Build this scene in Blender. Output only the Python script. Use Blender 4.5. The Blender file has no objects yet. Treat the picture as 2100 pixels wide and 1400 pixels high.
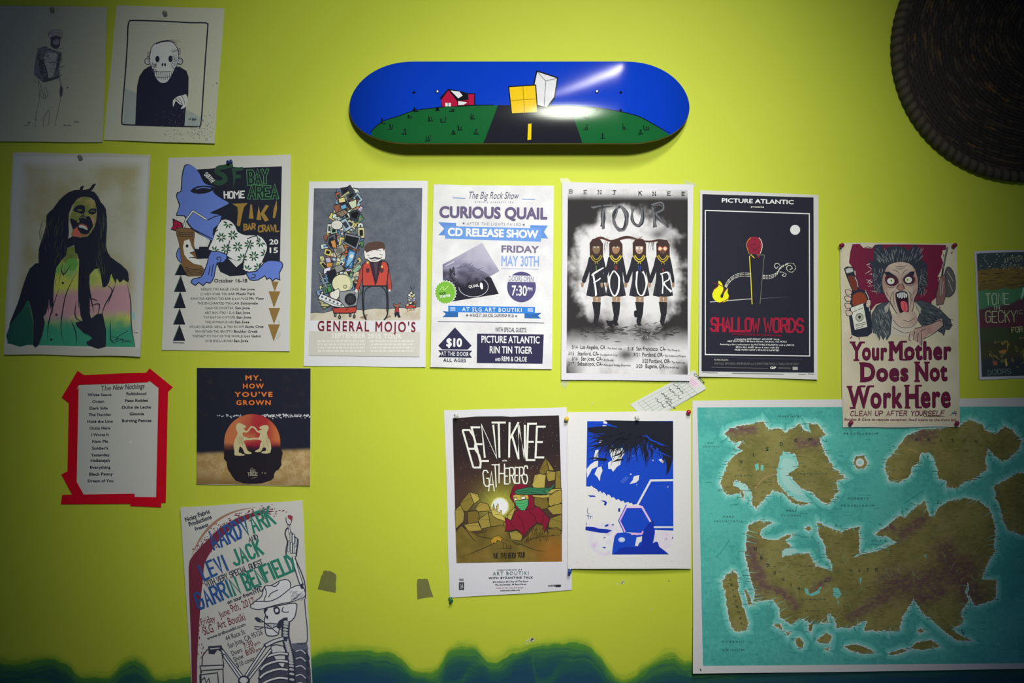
import bpy, bmesh, math, random
from mathutils import Vector, noise, Matrix
from mathutils.geometry import tessellate_polygon

sc = bpy.context.scene
COL = sc.collection
# ------------------------------------------------------------------ camera, world, light, exposure
PX = 0.00115            # metres of wall per photo pixel (11x17 in posters are 0.28 m wide)
DIST = 1.90             # camera to wall
CX, CY, ZC = 1050.0, 700.0, 1.5
cam_d = bpy.data.cameras.new('camera')
cam_d.sensor_width = 36.0
cam_d.lens = 36.0 * DIST / (2100 * PX)
cam = bpy.data.objects.new('camera', cam_d)
cam.location = (0, -DIST, ZC)
cam.rotation_euler = (math.pi / 2, 0, 0)
COL.objects.link(cam)
sc.camera = cam

world = bpy.data.worlds.new('world')
sc.world = world
world.use_nodes = True
wb = world.node_tree.nodes['Background']
wb.inputs['Color'].default_value = (0.36, 0.48, 0.75, 1)
wb.inputs['Strength'].default_value = 0.08


def look_at(o, p):
    o.rotation_euler = (Vector(p) - o.location).to_track_quat('-Z', 'Y').to_euler()


def spot(name, loc, aim, power, size_deg, blend, radius, color):
    l = bpy.data.lights.new(name, 'SPOT')
    l.energy = power
    l.spot_size = math.radians(size_deg)
    l.spot_blend = blend
    l.shadow_soft_size = radius
    l.color = color
    o = bpy.data.objects.new(name, l)
    o.location = loc
    COL.objects.link(o)
    look_at(o, aim)
    return o


# a spot lamp high in front of the wall, its cone fading out towards the edges of the picture
spot('ceiling_spot_lamp', (0.29, -2.57, ZC + 1.03), (0.035, 0, ZC + 0.18), 193, 54.5, 1.0, 0.16, (0.96, 1.0, 0.85))
# unseen tube light added, slant and narrow beam shaped for the streak on the deck
tl = bpy.data.lights.new('added_tube_light', 'AREA')
tl.shape = 'RECTANGLE'
tl.size = 0.05
tl.size_y = 0.62
tl.energy = 3.15
tl.spread = math.radians(56)
tl.color = (1.03, 0.97, 1.06)
tube = bpy.data.objects.new('added_tube_light', tl)
tube_z = (Vector((0.325, -1.5, ZC + 1.295)) - Vector((0.06, 0, ZC - 0.22))).normalized()
tube_y = Vector((0.27, 0, 0.55))
tube_y = (tube_y - tube_z * tube_y.dot(tube_z)).normalized()
tube_x = tube_y.cross(tube_z)
tube.matrix_world = Matrix.Translation((0.325, -1.5, ZC + 1.295)) @ Matrix((tube_x, tube_y, tube_z)).transposed().to_4x4()
COL.objects.link(tube)

sc.view_settings.view_transform = 'Standard'
sc.view_settings.look = 'None'
sc.view_settings.exposure = 0.0
sc.view_settings.gamma = 1.0
sc.view_settings.use_curve_mapping = False


# ------------------------------------------------------------------ helpers
def W(px, py, h=0.0):
    """point h metres in front of the wall that the photo shows at pixel (px, py)"""
    k = (DIST - h) / DIST
    return ((px - CX) * PX * k, -h, (CY - py) * PX * k + ZC)


def s2l(c):
    return c / 12.92 if c <= 0.04045 else ((c + 0.055) / 1.055) ** 2.4


def hexlin(h):
    h = h.lstrip('#')
    return tuple(s2l(int(h[i:i + 2], 16) / 255) for i in (0, 2, 4))


def mix(a, b, t):
    t = max(0.0, min(1.0, t))
    return tuple(x + (y - x) * t for x, y in zip(a, b))


def sstep(a, b, x):
    t = max(0.0, min(1.0, (x - a) / (b - a)))
    return t * t * (3 - 2 * t)


def nz(x, y, s, seed=0.0):
    return noise.noise(Vector((x / s + seed * 7.31, y / s - seed * 3.7, seed)))


def fbm(x, y, s, seed=0.0, o=4):
    v = 0; a = 0.5
    for i in range(o):
        v += a * nz(x, y, s, seed + i); a *= 0.5; s *= 0.5
    return v


def catmull(pts, n=5, closed=False):
    P = list(pts)
    if len(P) < 3:
        return P
    out = []
    m = len(P)
    rng = range(m if closed else m - 1)
    for i in rng:
        p1, p2 = P[i % m], P[(i + 1) % m]
        p0 = P[(i - 1) % m] if (closed or i > 0) else p1
        p3 = P[(i + 2) % m] if (closed or i + 2 < m) else p2
        for j in range(n):
            t = j / n
            out.append(tuple(0.5 * (2 * b + (c - a) * t + (2 * a - 5 * b + 4 * c - d) * t * t + (3 * b - a - 3 * c + d) * t ** 3)
                             for a, b, c, d in zip(p0, p1, p2, p3)))
    if not closed:
        out.append(tuple(P[-1]))
    return out


def inside(p, poly):
    x, y = p; r = False; j = len(poly) - 1
    for i in range(len(poly)):
        xi, yi = poly[i]; xj, yj = poly[j]
        if (yi > y) != (yj > y) and x < (xj - xi) * (y - yi) / (yj - yi) + xi:
            r = not r
        j = i
    return r


def mat(name, color, rough=0.6, spec=0.3, metallic=0.0, coat=0.0, alpha=1.0, grain=0.0, grain_scale=400, bump=0.0):
    m = bpy.data.materials.new(name)
    m.use_nodes = True
    nt = m.node_tree
    b = nt.nodes['Principled BSDF']
    b.inputs['Base Color'].default_value = (*color, 1)
    b.inputs['Roughness'].default_value = rough
    b.inputs['Specular IOR Level'].default_value = spec
    b.inputs['Metallic'].default_value = metallic
    b.inputs['Coat Weight'].default_value = coat
    b.inputs['Alpha'].default_value = alpha
    if grain or bump:
        tc = nt.nodes.new('ShaderNodeTexCoord')
        n = nt.nodes.new('ShaderNodeTexNoise')
        n.inputs['Scale'].default_value = grain_scale
        n.inputs['Detail'].default_value = 4
        nt.links.new(tc.outputs['Object'], n.inputs['Vector'])
        if grain:
            r = nt.nodes.new('ShaderNodeMapRange')
            r.inputs['To Min'].default_value = 1 - grain
            r.inputs['To Max'].default_value = 1 + grain
            nt.links.new(n.outputs['Fac'], r.inputs['Value'])
            v = nt.nodes.new('ShaderNodeVectorMath'); v.operation = 'SCALE'
            v.inputs[0].default_value = color
            nt.links.new(r.outputs['Result'], v.inputs['Scale'])
            nt.links.new(v.outputs['Vector'], b.inputs['Base Color'])
        if bump:
            bp = nt.nodes.new('ShaderNodeBump')
            bp.inputs['Strength'].default_value = bump
            bp.inputs['Distance'].default_value = 0.001
            nt.links.new(n.outputs['Fac'], bp.inputs['Height'])
            nt.links.new(bp.outputs['Normal'], b.inputs['Normal'])
    return m


def ink_mat(name, rough, spec, coat=0.0):
    m = mat(name, (0.5, 0.5, 0.5), rough, spec, coat=coat)
    nt = m.node_tree
    b = nt.nodes['Principled BSDF']
    a = nt.nodes.new('ShaderNodeVertexColor'); a.layer_name = 'col'
    tc = nt.nodes.new('ShaderNodeTexCoord')
    n = nt.nodes.new('ShaderNodeTexNoise')
    n.inputs['Scale'].default_value = 500; n.inputs['Detail'].default_value = 3
    nt.links.new(tc.outputs['Object'], n.inputs['Vector'])
    r = nt.nodes.new('ShaderNodeMapRange')
    r.inputs['To Min'].default_value = 0.86; r.inputs['To Max'].default_value = 1.14
    nt.links.new(n.outputs['Fac'], r.inputs['Value'])
    v = nt.nodes.new('ShaderNodeVectorMath'); v.operation = 'SCALE'
    nt.links.new(a.outputs['Color'], v.inputs[0])
    nt.links.new(r.outputs['Result'], v.inputs['Scale'])
    nt.links.new(v.outputs['Vector'], b.inputs['Base Color'])
    return m


INK = ink_mat('printed_ink', 0.6, 0.08)
INK_GLOSS = ink_mat('glossy_deck_print', 0.11, 0.1)


def link(name, me, parent=None, loc=(0, 0, 0), m=None, smooth=False):
    o = bpy.data.objects.new(name, me)
    COL.objects.link(o)
    o.location = loc
    if parent:
        o.parent = parent
    if m:
        me.materials.append(m)
    if smooth:
        me.polygons.foreach_set('use_smooth', [True] * len(me.polygons))
    return o


def tag(o, label, cat, group=None, kind=None):
    o['label'] = label; o['category'] = cat
    if group: o['group'] = group
    if kind: o['kind'] = kind
    return o


def thing(name, label, cat, loc, group=None):
    o = bpy.data.objects.new(name, None)
    o.empty_display_size = 0.03
    COL.objects.link(o)
    o.location = loc
    return tag(o, label, cat, group)


# ------------------------------------------------------------------ sheets of paper
class Sheet:
    """a sheet given by its four corners (photo pixels); lift = how far tl, tr, br, bl curl off the wall"""
    def __init__(s, zoom, corners, base=0.0006, lift=(0, 0, 0, 0), bow=0.0, wrinkle=0.00003, edge=0.0, p=2.2, seed=1):
        s.ox, s.oy, s.k = zoom
        s.c = [(s.ox + u * s.k, s.oy + v * s.k) for u, v in corners]
        s.base, s.lift, s.bow, s.wr, s.edge, s.p, s.seed = base, lift, bow, wrinkle, edge, p, seed
        s.th = 0.00025
        s.dl = 1.5e-5
        cx = sum(a for a, b in s.c) / 4; cy = sum(b for a, b in s.c) / 4
        s.loc = Vector(W(cx, cy, 0))

    def uv(s, x, y):
        (x0, y0), (x1, y1), (x2, y2), (x3, y3) = s.c
        u = v = 0.5
        for _ in range(5):
            fx = (1-u)*(1-v)*x0 + u*(1-v)*x1 + u*v*x2 + (1-u)*v*x3 - x
            fy = (1-u)*(1-v)*y0 + u*(1-v)*y1 + u*v*y2 + (1-u)*v*y3 - y
            xu = (1-v)*(x1-x0) + v*(x2-x3); xv = (1-u)*(x3-x0) + u*(x2-x1)
            yu = (1-v)*(y1-y0) + v*(y2-y3); yv = (1-u)*(y3-y0) + u*(y2-y1)
            d = xu*yv - xv*yu
            u -= (fx*yv - fy*xv)/d; v -= (fy*xu - fx*yu)/d
        return u, v

    def huv(s, u, v):
        u = max(0, min(1, u)); v = max(0, min(1, v))
        w = ((1-u)*(1-v), u*(1-v), u*v, (1-u)*v)
        h = s.base + sum(l * ww ** s.p for l, ww in zip(s.lift, w))
        h += s.bow * (v ** 3) * 4 * u * (1-u)
        h += s.wr * (1 + nz(u * 3, v * 4, 1.0, s.seed))
        return h

    def h(s, x, y):
        return s.huv(*s.uv(x, y))

    def pt(s, x, y, off=0.0):
        return Vector(W(x, y, s.h(x, y) + off)) - s.loc

    def build(s, parent, name, m, nu=20, nv=28):
        V = []; F = []
        (x0, y0), (x1, y1), (x2, y2), (x3, y3) = s.c
        for layer in (0, 1):
            for j in range(nv + 1):
                for i in range(nu + 1):
                    u, v = i / nu, j / nv
                    # edges of real paper are never ruler straight
                    x = (1-u)*(1-v)*x0 + u*(1-v)*x1 + u*v*x2 + (1-u)*v*x3
                    y = (1-u)*(1-v)*y0 + u*(1-v)*y1 + u*v*y2 + (1-u)*v*y3
                    if s.edge and i in (0, nu):
                        x += s.edge * nz(v * 3.0, i, 1.0, s.seed + 3)
                    if s.edge and j in (0, nv):
                        y += s.edge * nz(u * 3.0, j, 1.0, s.seed + 5)
                    h = s.huv(u, v) + (s.th if layer == 0 else 0)
                    V.append(Vector(W(x, y, h)) - s.loc)
        n1 = (nu + 1) * (nv + 1)
        idx = lambda i, j, l: l * n1 + j * (nu + 1) + i
        for j in range(nv):
            for i in range(nu):
                F.append((idx(i, j, 0), idx(i, j+1, 0), idx(i+1, j+1, 0), idx(i+1, j, 0)))
                F.append((idx(i, j, 1), idx(i+1, j, 1), idx(i+1, j+1, 1), idx(i, j+1, 1)))
        for i in range(nu):
            F.append((idx(i, 0, 0), idx(i+1, 0, 0), idx(i+1, 0, 1), idx(i, 0, 1)))
            F.append((idx(i, nv, 0), idx(i, nv, 1), idx(i+1, nv, 1), idx(i+1, nv, 0)))
        for j in range(nv):
            F.append((idx(0, j, 0), idx(0, j, 1), idx(0, j+1, 1), idx(0, j+1, 0)))
            F.append((idx(nu, j, 0), idx(nu, j+1, 0), idx(nu, j+1, 1), idx(nu, j, 1)))
        me = bpy.data.meshes.new(name)
        me.from_pydata(V, [], F)
        return link(name, me, parent, m=m, smooth=False)


# ------------------------------------------------------------------ printed artwork
FONT_CACHE = {}


def font_mesh(txt, bold, shear, spacing, res):
    key = (txt, bold, shear, spacing, res)
    if key in FONT_CACHE:
        return FONT_CACHE[key]
    cu = bpy.data.curves.new('t', 'FONT')
    cu.body = txt
    cu.size = 1.0
    cu.offset = bold
    cu.shear = shear
    cu.space_character = spacing
    cu.resolution_u = res
    cu.fill_mode = 'FRONT'
    ob = bpy.data.objects.new('t', cu)
    COL.objects.link(ob)
    dg = bpy.context.evaluated_depsgraph_get()
    me = bpy.data.meshes.new_from_object(ob.evaluated_get(dg))
    r = ([(v.co.x, v.co.y) for v in me.vertices], [tuple(p.vertices) for p in me.polygons])
    bpy.data.meshes.remove(me)
    bpy.data.objects.remove(ob)
    bpy.data.curves.remove(cu)
    FONT_CACHE[key] = r
    return r


_hv = font_mesh('H', 0.0, 0.0, 1.0, 2)[0]
CAPH = max(v[1] for v in _hv)

SF = {
 'A': "002640 1232", 'B': "0006 063645443303 3342413000", 'C': "4536160501103041", 'D': "0006 062644422000",
 'E': "46060040 0333", 'F': "460600 0333", 'G': "45361605011030414323", 'H': "0006 4046 0343", 'I': "2026",
 'J': "4641301001", 'K': "0006 0346 1440", 'L': "060040", 'M': "0006234640", 'N': "00064046",
 'O': "163645413010010516", 'P': "0006 063645443303", 'Q': "163645413010010516 2240",
 'R': "0006 063645443303 2340", 'S': "453616050413334241301001", 'T': "0646 2620", 'U': "060110304146",
 'V': "062046", 'W': "0610243046", 'X': "0046 0640", 'Y': "062346 2320", 'Z': "06460040",
 '0': "163645413010010516", '1': "152620", '2': "05163645440040", '3': "0516364544334241301001", '4': "30360242",
 '5': "4606043443413000", '6': "4536160501103041423303", '7': "064610", '8': "13334445361605041302011030414233",
 '9': "0110304145361605041343", "'": "2624", '.': "2021", ',': "2111", '-': "1333", '/': "0046", ':': "2122 2425", '!': "2623 2120",
 'a': "04143332 300 0", 'é': "",
}


class Art:
    def __init__(s, sheet, white='#d8d8dc'):
        s.sh = sheet
        s.k = sheet.k; s.ox = sheet.ox; s.oy = sheet.oy
        s.V = []; s.F = []; s.C = []
        s.lay = 1
        s._hold = False
        s.sub = 0
        s.wl = hexlin(white)

    @property
    def hold(s):
        return s._hold

    @hold.setter
    def hold(s, v):
        """a run of same coloured strokes: they cycle through a few film heights so that none lie exactly in one plane"""
        if s._hold and not v:
            s.lay += min(15, s.sub)
        s._hold = v; s.sub = 0

    def c(s, col):
        """albedo of an ink that the photo shows as col where bare paper shows as white"""
        if callable(col) or not isinstance(col, str):
            return col
        return tuple(min(0.85, max(0.004, a / w * 0.78)) for a, w in zip(hexlin(col), s.wl))

    def P(s, p):
        return (s.ox + p[0] * s.k, s.oy + p[1] * s.k)

    def _add(s, pts, faces, col):
        b = len(s.V)
        z = s.lay + (s.sub % 16 if s._hold else 0)
        s.V += [(x, y, z) for x, y in pts]
        s.F += [tuple(b + i for i in f) for f in faces]
        s.C += [s.c(col)] * len(pts)
        if s._hold: s.sub += 1
        else: s.lay += 1

    def poly(s, col, pts, sm=0, ol=None, w=3):
        if sm:
            pts = catmull(pts, sm, True)
        q = [s.P(p) for p in pts]
        tr = tessellate_polygon([[Vector((x, y, 0)) for x, y in q]])
        s._add(q, tr, col)
        if ol:
            s.line(ol, list(pts) + [pts[0]], w, 0)

    def rect(s, col, x0, y0, x1, y1):
        s.poly(col, [(x0, y0), (x1, y0), (x1, y1), (x0, y1)])

    def ell(s, col, cx, cy, rx, ry=None, rot=0, n=28, ol=None, w=3):
        ry = rx if ry is None else ry
        c, sn = math.cos(rot), math.sin(rot)
        pts = []
        for i in range(n):
            a = 2 * math.pi * i / n
            x, y = rx * math.cos(a), ry * math.sin(a)
            pts.append((cx + x * c - y * sn, cy + x * sn + y * c))
        s.poly(col, pts, 0, ol, w)

    def line(s, col, pts, w, sm=4, taper='', cap=False):
        if sm and len(pts) > 2:
            pts = catmull(pts, sm)
        q = [s.P(p) for p in pts]
        q = [p for i, p in enumerate(q) if i == 0 or (abs(p[0]-q[i-1][0]) + abs(p[1]-q[i-1][1])) > 1e-4]
        if taper and len(q) == 2:
            (xa, ya), (xb, yb) = q
            q = [(xa + (xb - xa) * f, ya + (yb - ya) * f) for f in (0, .2, .5, .8, 1)]
        n = len(q)
        if n < 2:
            return
        hw = w * s.k / 2
        L = []; R = []
        for i in range(n):
            a = q[max(0, i-1)]; b = q[i]; c = q[min(n-1, i+1)]
            d1 = Vector((b[0]-a[0], b[1]-a[1])); d2 = Vector((c[0]-b[0], c[1]-b[1]))
            if d1.length > 0: d1.normalize()
            if d2.length > 0: d2.normalize()
            t = d1 + d2
            if t.length < 0.2: t = d2 if d2.length else d1
            t.normalize()
            nn = Vector((-t.y, t.x))
            ref = d2 if d2.length else d1
            cs = max(0.55, abs(nn.dot(Vector((-ref.y, ref.x)))))
            f = i / (n - 1)
            e = hw / cs
            if taper == 't': e *= max(0.06, 1 - f)
            elif taper == 'b': e *= max(0.1, math.sin(math.pi * min(0.98, max(0.02, f))))
            elif taper == 's': e *= max(0.06, f)
            if cap and i == 0: b = (b[0] - d2.x * hw * .9, b[1] - d2.y * hw * .9)
            if cap and i == n-1: b = (b[0] + d1.x * hw * .9, b[1] + d1.y * hw * .9)
            L.append((b[0] + nn.x * e, b[1] + nn.y * e)); R.append((b[0] - nn.x * e, b[1] - nn.y * e))
        s._add(L + R, [(i, i+1, n+i+1, n+i) for i in range(n-1)], col)

    def lines(s, col, many, w, sm=3, taper=''):
        s.hold = True
        for p in many:
            s.line(col, p, w, sm, taper)
        s.hold = False; s.lay += 1

    def dots(s, col, pts, r, n=6, rnd=None):
        s.hold = True
        for p in pts:
            s.ell(col, p[0], p[1], r * (rnd.uniform(0.5, 1.4) if rnd else 1), n=n)
        s.hold = False; s.lay += 1

    def t(s, txt, x0, y0, x1, y1, cap, col, b=0.0, sh=0.0, sp=1.0, res=2):
        """printed text: baseline from (x0, y0) to (x1, y1), capital height cap"""
        if cap * s.k > 12 and res == 2: res = 5
        vs, fs = font_mesh(txt, 0.0, sh, sp, res)
        if not vs:
            return
        if b > 0:        # heavy letters: the glyphs laid over themselves, a little to each side
            offs = [(-b, 0), (b, 0), (0, b), (0, -b)] if cap * s.k < 12 else [(b * math.cos(i * math.pi / 4), b * math.sin(i * math.pi / 4)) for i in range(8)]
        else:
            offs = [(0, 0)]
        mn = min(v[0] for v in vs); mx = max(v[0] for v in vs)
        dx, dy = x1 - x0, y1 - y0
        ln = math.hypot(dx, dy); ex, ey = dx / ln, dy / ln
        sx = ln / (mx - mn); sy = cap / (CAPH + 2 * b)
        sx = ln / (mx - mn + 2 * b)
        for ax, ay in offs:
            q = []
            for x, y in vs:
                a = (x - mn + b + ax) * sx; h = (y + b + ay) * sy
                q.append(s.P((x0 + ex * a + ey * h, y0 + ey * a - ex * h)))
            s._add(q, fs, col)

    def hand(s, txt, x0, y0, x1, y1, cap, col, w, jit=0.0, seed=1, gap=1.6, lean=0.0, sm=0, cap1=None, capr=True, wide=None):
        """hand drawn capitals built from strokes"""
        r = random.Random(seed)
        adv = []; x = 0
        for ch in txt:
            wd = 4.0
            if ch in "I'.,!:1": wd = 1.2
            if ch in 'MW': wd = 5.0
            if ch == ' ': wd = 2.2
            if wide and ch in wide: wd *= wide[ch]
            adv.append((x, wd)); x += wd + gap
        tot = x - gap
        dx, dy = x1 - x0, y1 - y0
        ln = math.hypot(dx, dy); ex, ey = dx / ln, dy / ln
        sx = ln / tot
        s.hold = True
        for ch, (ax, wd) in zip(txt, adv):
            st = SF.get(ch) or SF.get(ch.upper())
            if not st:
                continue
            f = (ax + wd / 2) / tot
            ch_cap = cap if cap1 is None else cap + (cap1 - cap) * f
            sy = ch_cap / 6
            jo = r.uniform(-jit, jit)
            for k in st.split():
                pts = []
                for i in range(0, len(k) - 1, 2):
                    gx, gy = int(k[i]), int(k[i+1])
                    if wd < 2: lx = (gx - 2) * 0.5 + wd / 2
                    else: lx = gx / 4 * wd
                    a = (ax + lx) * sx + r.uniform(-jit, jit) * .6 + lean * gy * sy
                    h = gy * sy + jo + r.uniform(-jit, jit) * .6
                    pts.append((x0 + ex * a + ey * h, y0 + ey * a - ex * h))
                s.line(col, pts, w, sm, cap=capr)
        s.hold = False; s.lay += 1

    def field(s, quad, nx, ny, fn):
        """grid of colours fn(x, y) in zoom units over a quad (tl, tr, br, bl)"""
        q = [s.P(p) for p in quad]
        V = []; C = []
        for j in range(ny + 1):
            for i in range(nx + 1):
                u, v = i / nx, j / ny
                w = ((1-u)*(1-v), u*(1-v), u*v, (1-u)*v)
                x = sum(a * p[0] for a, p in zip(w, q)); y = sum(a * p[1] for a, p in zip(w, q))
                V.append((x, y, s.lay))
                C.append(s.c(fn((x - s.ox) / s.k, (y - s.oy) / s.k)))
        b = len(s.V)
        F = []
        for j in range(ny):
            for i in range(nx):
                a = j * (nx + 1) + i
                F.append((b + a, b + a + nx + 1, b + a + nx + 2, b + a + 1))
        s.V += V; s.C += C; s.F += F
        s.lay += 1

    def build(s, name, parent, step=9, m=None, extra=0.0, total=0.0005):
        sh = s.sh
        dl = max(1.5e-6, min(sh.dl, total / max(1, s.lay)))
        extra += getattr(sh, 'top', 0.0)
        sh.top = extra + s.lay * dl + 2e-5
        bm = bmesh.new()
        cl = bm.verts.layers.float_color.new('col')
        fn = []
        vs = []
        for p, c in zip(s.V, s.C):
            v = bm.verts.new(p)
            if callable(c):
                fn.append(c); v[cl] = (-float(len(fn)), 0, 0, 1)
            else:
                v[cl] = (*c[:3], 1)
            vs.append(v)
        for f in s.F:
            try:
                bm.faces.new([vs[i] for i in f])
            except ValueError:
                pass
        if step:
            xs = [p[0] for p in s.V]; ys = [p[1] for p in s.V]
            for lo, hi, ax in ((min(xs), max(xs), 0), (min(ys), max(ys), 1)):
                n = int((hi - lo) / step)
                for i in range(1, n + 1):
                    co = Vector((0, 0, 0)); no = Vector((0, 0, 0))
                    co[ax] = lo + (hi - lo) * i / (n + 1); no[ax] = 1
                    bmesh.ops.bisect_plane(bm, geom=bm.verts[:] + bm.edges[:] + bm.faces[:], dist=1e-5, plane_co=co, plane_no=no)
        nrm_fix = []
        for v in bm.verts:
            x, y, l = v.co
            c = v[cl]
            if c[0] < -0.5:
                f = fn[max(0, min(len(fn) - 1, int(round(-c[0])) - 1))]
                v[cl] = (*s.c(f((x - s.ox) / s.k, (y - s.oy) / s.k)), 1)
            v.co = sh.pt(x, y, sh.th + 0.0001 + extra + l * dl)
        bm.normal_update()
        flip = [f for f in bm.faces if f.normal.y > 0]
        bmesh.ops.reverse_faces(bm, faces=flip)
        me = bpy.data.meshes.new(name)
        bm.to_mesh(me); bm.free()
        me.color_attributes.active_color_index = 0
        return link(name, me, parent, m=m or INK)


PAPER = {}


def paper(hexcol, white='#dcdce2', bump=0.12):
    key = hexcol
    if key not in PAPER:
        c = tuple(min(0.86, a) for a in hexlin(hexcol))
        PAPER[key] = mat('paper_' + hexcol.strip('#'), c, 0.7, 0.2, grain=0.05, grain_scale=260, bump=bump)
    return PAPER[key]
# ------------------------------------------------------------------ wall
def wall_material():
    m = bpy.data.materials.new('lime_wall_paint')
    m.use_nodes = True
    nt = m.node_tree; N = nt.nodes; L = nt.links
    b = N['Principled BSDF']
    b.inputs['Roughness'].default_value = 0.62
    b.inputs['Specular IOR Level'].default_value = 0.3
    tc = N.new('ShaderNodeTexCoord')
    sep = N.new('ShaderNodeSeparateXYZ'); L.new(tc.outputs['Object'], sep.inputs[0])

    def math_(op, a, b_=None, clamp=False):
        n = N.new('ShaderNodeMath'); n.operation = op; n.use_clamp = clamp
        for i, v in enumerate((a, b_)):
            if v is None: continue
            if isinstance(v, (int, float)): n.inputs[i].default_value = v
            else: L.new(v, n.inputs[i])
        return n.outputs[0]

    def noise_(scale, detail, vec=None, dist=0.0):
        n = N.new('ShaderNodeTexNoise')
        n.inputs['Scale'].default_value = scale; n.inputs['Detail'].default_value = detail
        n.inputs['Distortion'].default_value = dist
        L.new(vec or tc.outputs['Object'], n.inputs['Vector'])
        return n.outputs['Fac']

    def mixc(f, a, c):
        n = N.new('ShaderNodeMix'); n.data_type = 'RGBA'
        if isinstance(f, float): n.inputs[0].default_value = f
        else: L.new(f, n.inputs[0])
        for i, v in ((6, a), (7, c)):
            if isinstance(v, tuple): n.inputs[i].default_value = (*v, 1)
            else: L.new(v, n.inputs[i])
        return n.outputs[2]
    # lime paint, slightly uneven where the roller went
    mott = noise_(7.0, 5)
    lime = mixc(mott, (0.59, 0.67, 0.044), (0.63, 0.71, 0.056))
    fine = noise_(330.0, 3)
    lime = mixc(math_('MULTIPLY', fine, 0.35), lime, (0.54, 0.63, 0.030))

    # sponged blue-green waves painted along the foot of the wall
    def curve(pts):
        n = N.new('ShaderNodeFloatCurve')
        cv = n.mapping.curves[0]
        P = [(max(0, min(1, (x + 200) / 2600)), (1400 - y) / 150) for x, y in pts]
        cv.points[0].location = P[0]; cv.points[1].location = P[-1]
        for p in P[1:-1]:
            cv.points.new(*p)
        n.mapping.update()
        x01 = math_('DIVIDE', math_('ADD', sep.outputs['X'], (1050 + 200) * PX), 2600 * PX)
        L.new(x01, n.inputs['Value'])
        return math_('MULTIPLY', n.outputs[0], 150.0)       # height of the crest in photo pixels above y = 1400
    yh = math_('ADD', math_('DIVIDE', sep.outputs['Z'], PX), 700.0)
    wob = math_('MULTIPLY', math_('SUBTRACT', noise_(16.0, 4), 0.5), 34.0)
    h1 = curve([(-200, 1340), (0, 1336), (67, 1328), (133, 1335), (167, 1358), (207, 1363), (240, 1347), (273, 1331), (307, 1350), (333, 1367), (420, 1352),
                (520, 1330), (600, 1336), (640, 1322), (697, 1308), (774, 1312), (827, 1330), (883, 1357), (903, 1345), (924, 1312), (952, 1302), (989, 1318),
                (1010, 1330), (1045, 1314), (1126, 1298), (1187, 1294), (1223, 1312), (1250, 1349), (1280, 1367), (1312, 1355), (1349, 1330), (1377, 1321),
                (1410, 1338), (1500, 1325), (1700, 1330), (2000, 1320), (2400, 1330)])
    h2 = curve([(-200, 1390), (60, 1380), (150, 1399), (400, 1385), (560, 1370), (660, 1352), (746, 1345), (830, 1368), (905, 1392), (948, 1379), (988, 1350), (1015, 1365),
                (1086, 1330), (1105, 1382), (1146, 1352), (1187, 1345), (1231, 1361), (1280, 1389), (1390, 1360), (1420, 1372), (1600, 1360), (2400, 1360)])
    d1 = math_('ADD', math_('SUBTRACT', h1, yh), wob)
    d2 = math_('ADD', math_('SUBTRACT', h2, yh), wob)
    # brush streaks run along the crests
    cmb = N.new('ShaderNodeCombineXYZ')
    L.new(math_('MULTIPLY', sep.outputs['X'], 5.0), cmb.inputs[0]); L.new(math_('MULTIPLY', d1, 0.22), cmb.inputs[1])
    st = noise_(1.0, 3, cmb.outputs[0], 0.6)
    t1 = math_('ADD', math_('DIVIDE', d1, 85.0), math_('MULTIPLY', math_('SUBTRACT', st, 0.5), 0.45))
    t2 = math_('ADD', math_('DIVIDE', d2, 60.0), math_('MULTIPLY', math_('SUBTRACT', st, 0.5), 0.5))
    t1c = math_('MULTIPLY', math_('ADD', t1, 0.0, True), math_('ADD', math_('DIVIDE', d1, 34.0), 0.0, True))
    t2c = math_('ADD', math_('ADD', t2, 0.34), 0.0, True)
    on2 = math_('ADD', math_('DIVIDE', d2, 16.0), 0.0, True)
    mx = N.new('ShaderNodeMix'); mx.data_type = 'FLOAT'
    L.new(on2, mx.inputs[0]); L.new(t1c, mx.inputs[2]); L.new(t2c, mx.inputs[3])
    ramp = N.new('ShaderNodeValToRGB')
    e = ramp.color_ramp.elements
    e[0].position = 0.0; e[0].color = (0.30, 0.50, 0.02, 1)
    e[1].position = 1.0; e[1].color = (0.012, 0.072, 0.125, 1)
    x = e.new(0.30); x.color = (0.09, 0.29, 0.035, 1)
    x = e.new(0.62); x.color = (0.020, 0.120, 0.085, 1)
    L.new(mx.outputs[0], ramp.inputs[0])
    cover = math_('ADD', math_('MULTIPLY', t1c, 4.0), 0.0, True)
    col = mixc(cover, lime, ramp.outputs[0])
    L.new(col, b.inputs['Base Color'])
    bp = N.new('ShaderNodeBump')
    bp.inputs['Strength'].default_value = 0.18; bp.inputs['Distance'].default_value = 0.0012
    L.new(noise_(120.0, 5), bp.inputs['Height'])
    L.new(bp.outputs['Normal'], b.inputs['Normal'])
    return m


def box_mesh(name, x0, x1, y0, y1, z0, z1):
    V = [(x, y, z) for x in (x0, x1) for y in (y0, y1) for z in (z0, z1)]
    F = [(0, 1, 3, 2), (4, 6, 7, 5), (0, 4, 5, 1), (2, 3, 7, 6), (0, 2, 6, 4), (1, 5, 7, 3)]
    me = bpy.data.meshes.new(name); me.from_pydata(V, [], F)
    return me


wall = link('wall_back', box_mesh('wall_back', -2.3, 2.3, 0.0, 0.12, -ZC, 1.3), loc=(0, 0, ZC), m=wall_material())
wall['kind'] = 'structure'
wall['label'] = 'lime green painted wall with blue green waves along its foot'
wall['category'] = 'wall'

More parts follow.
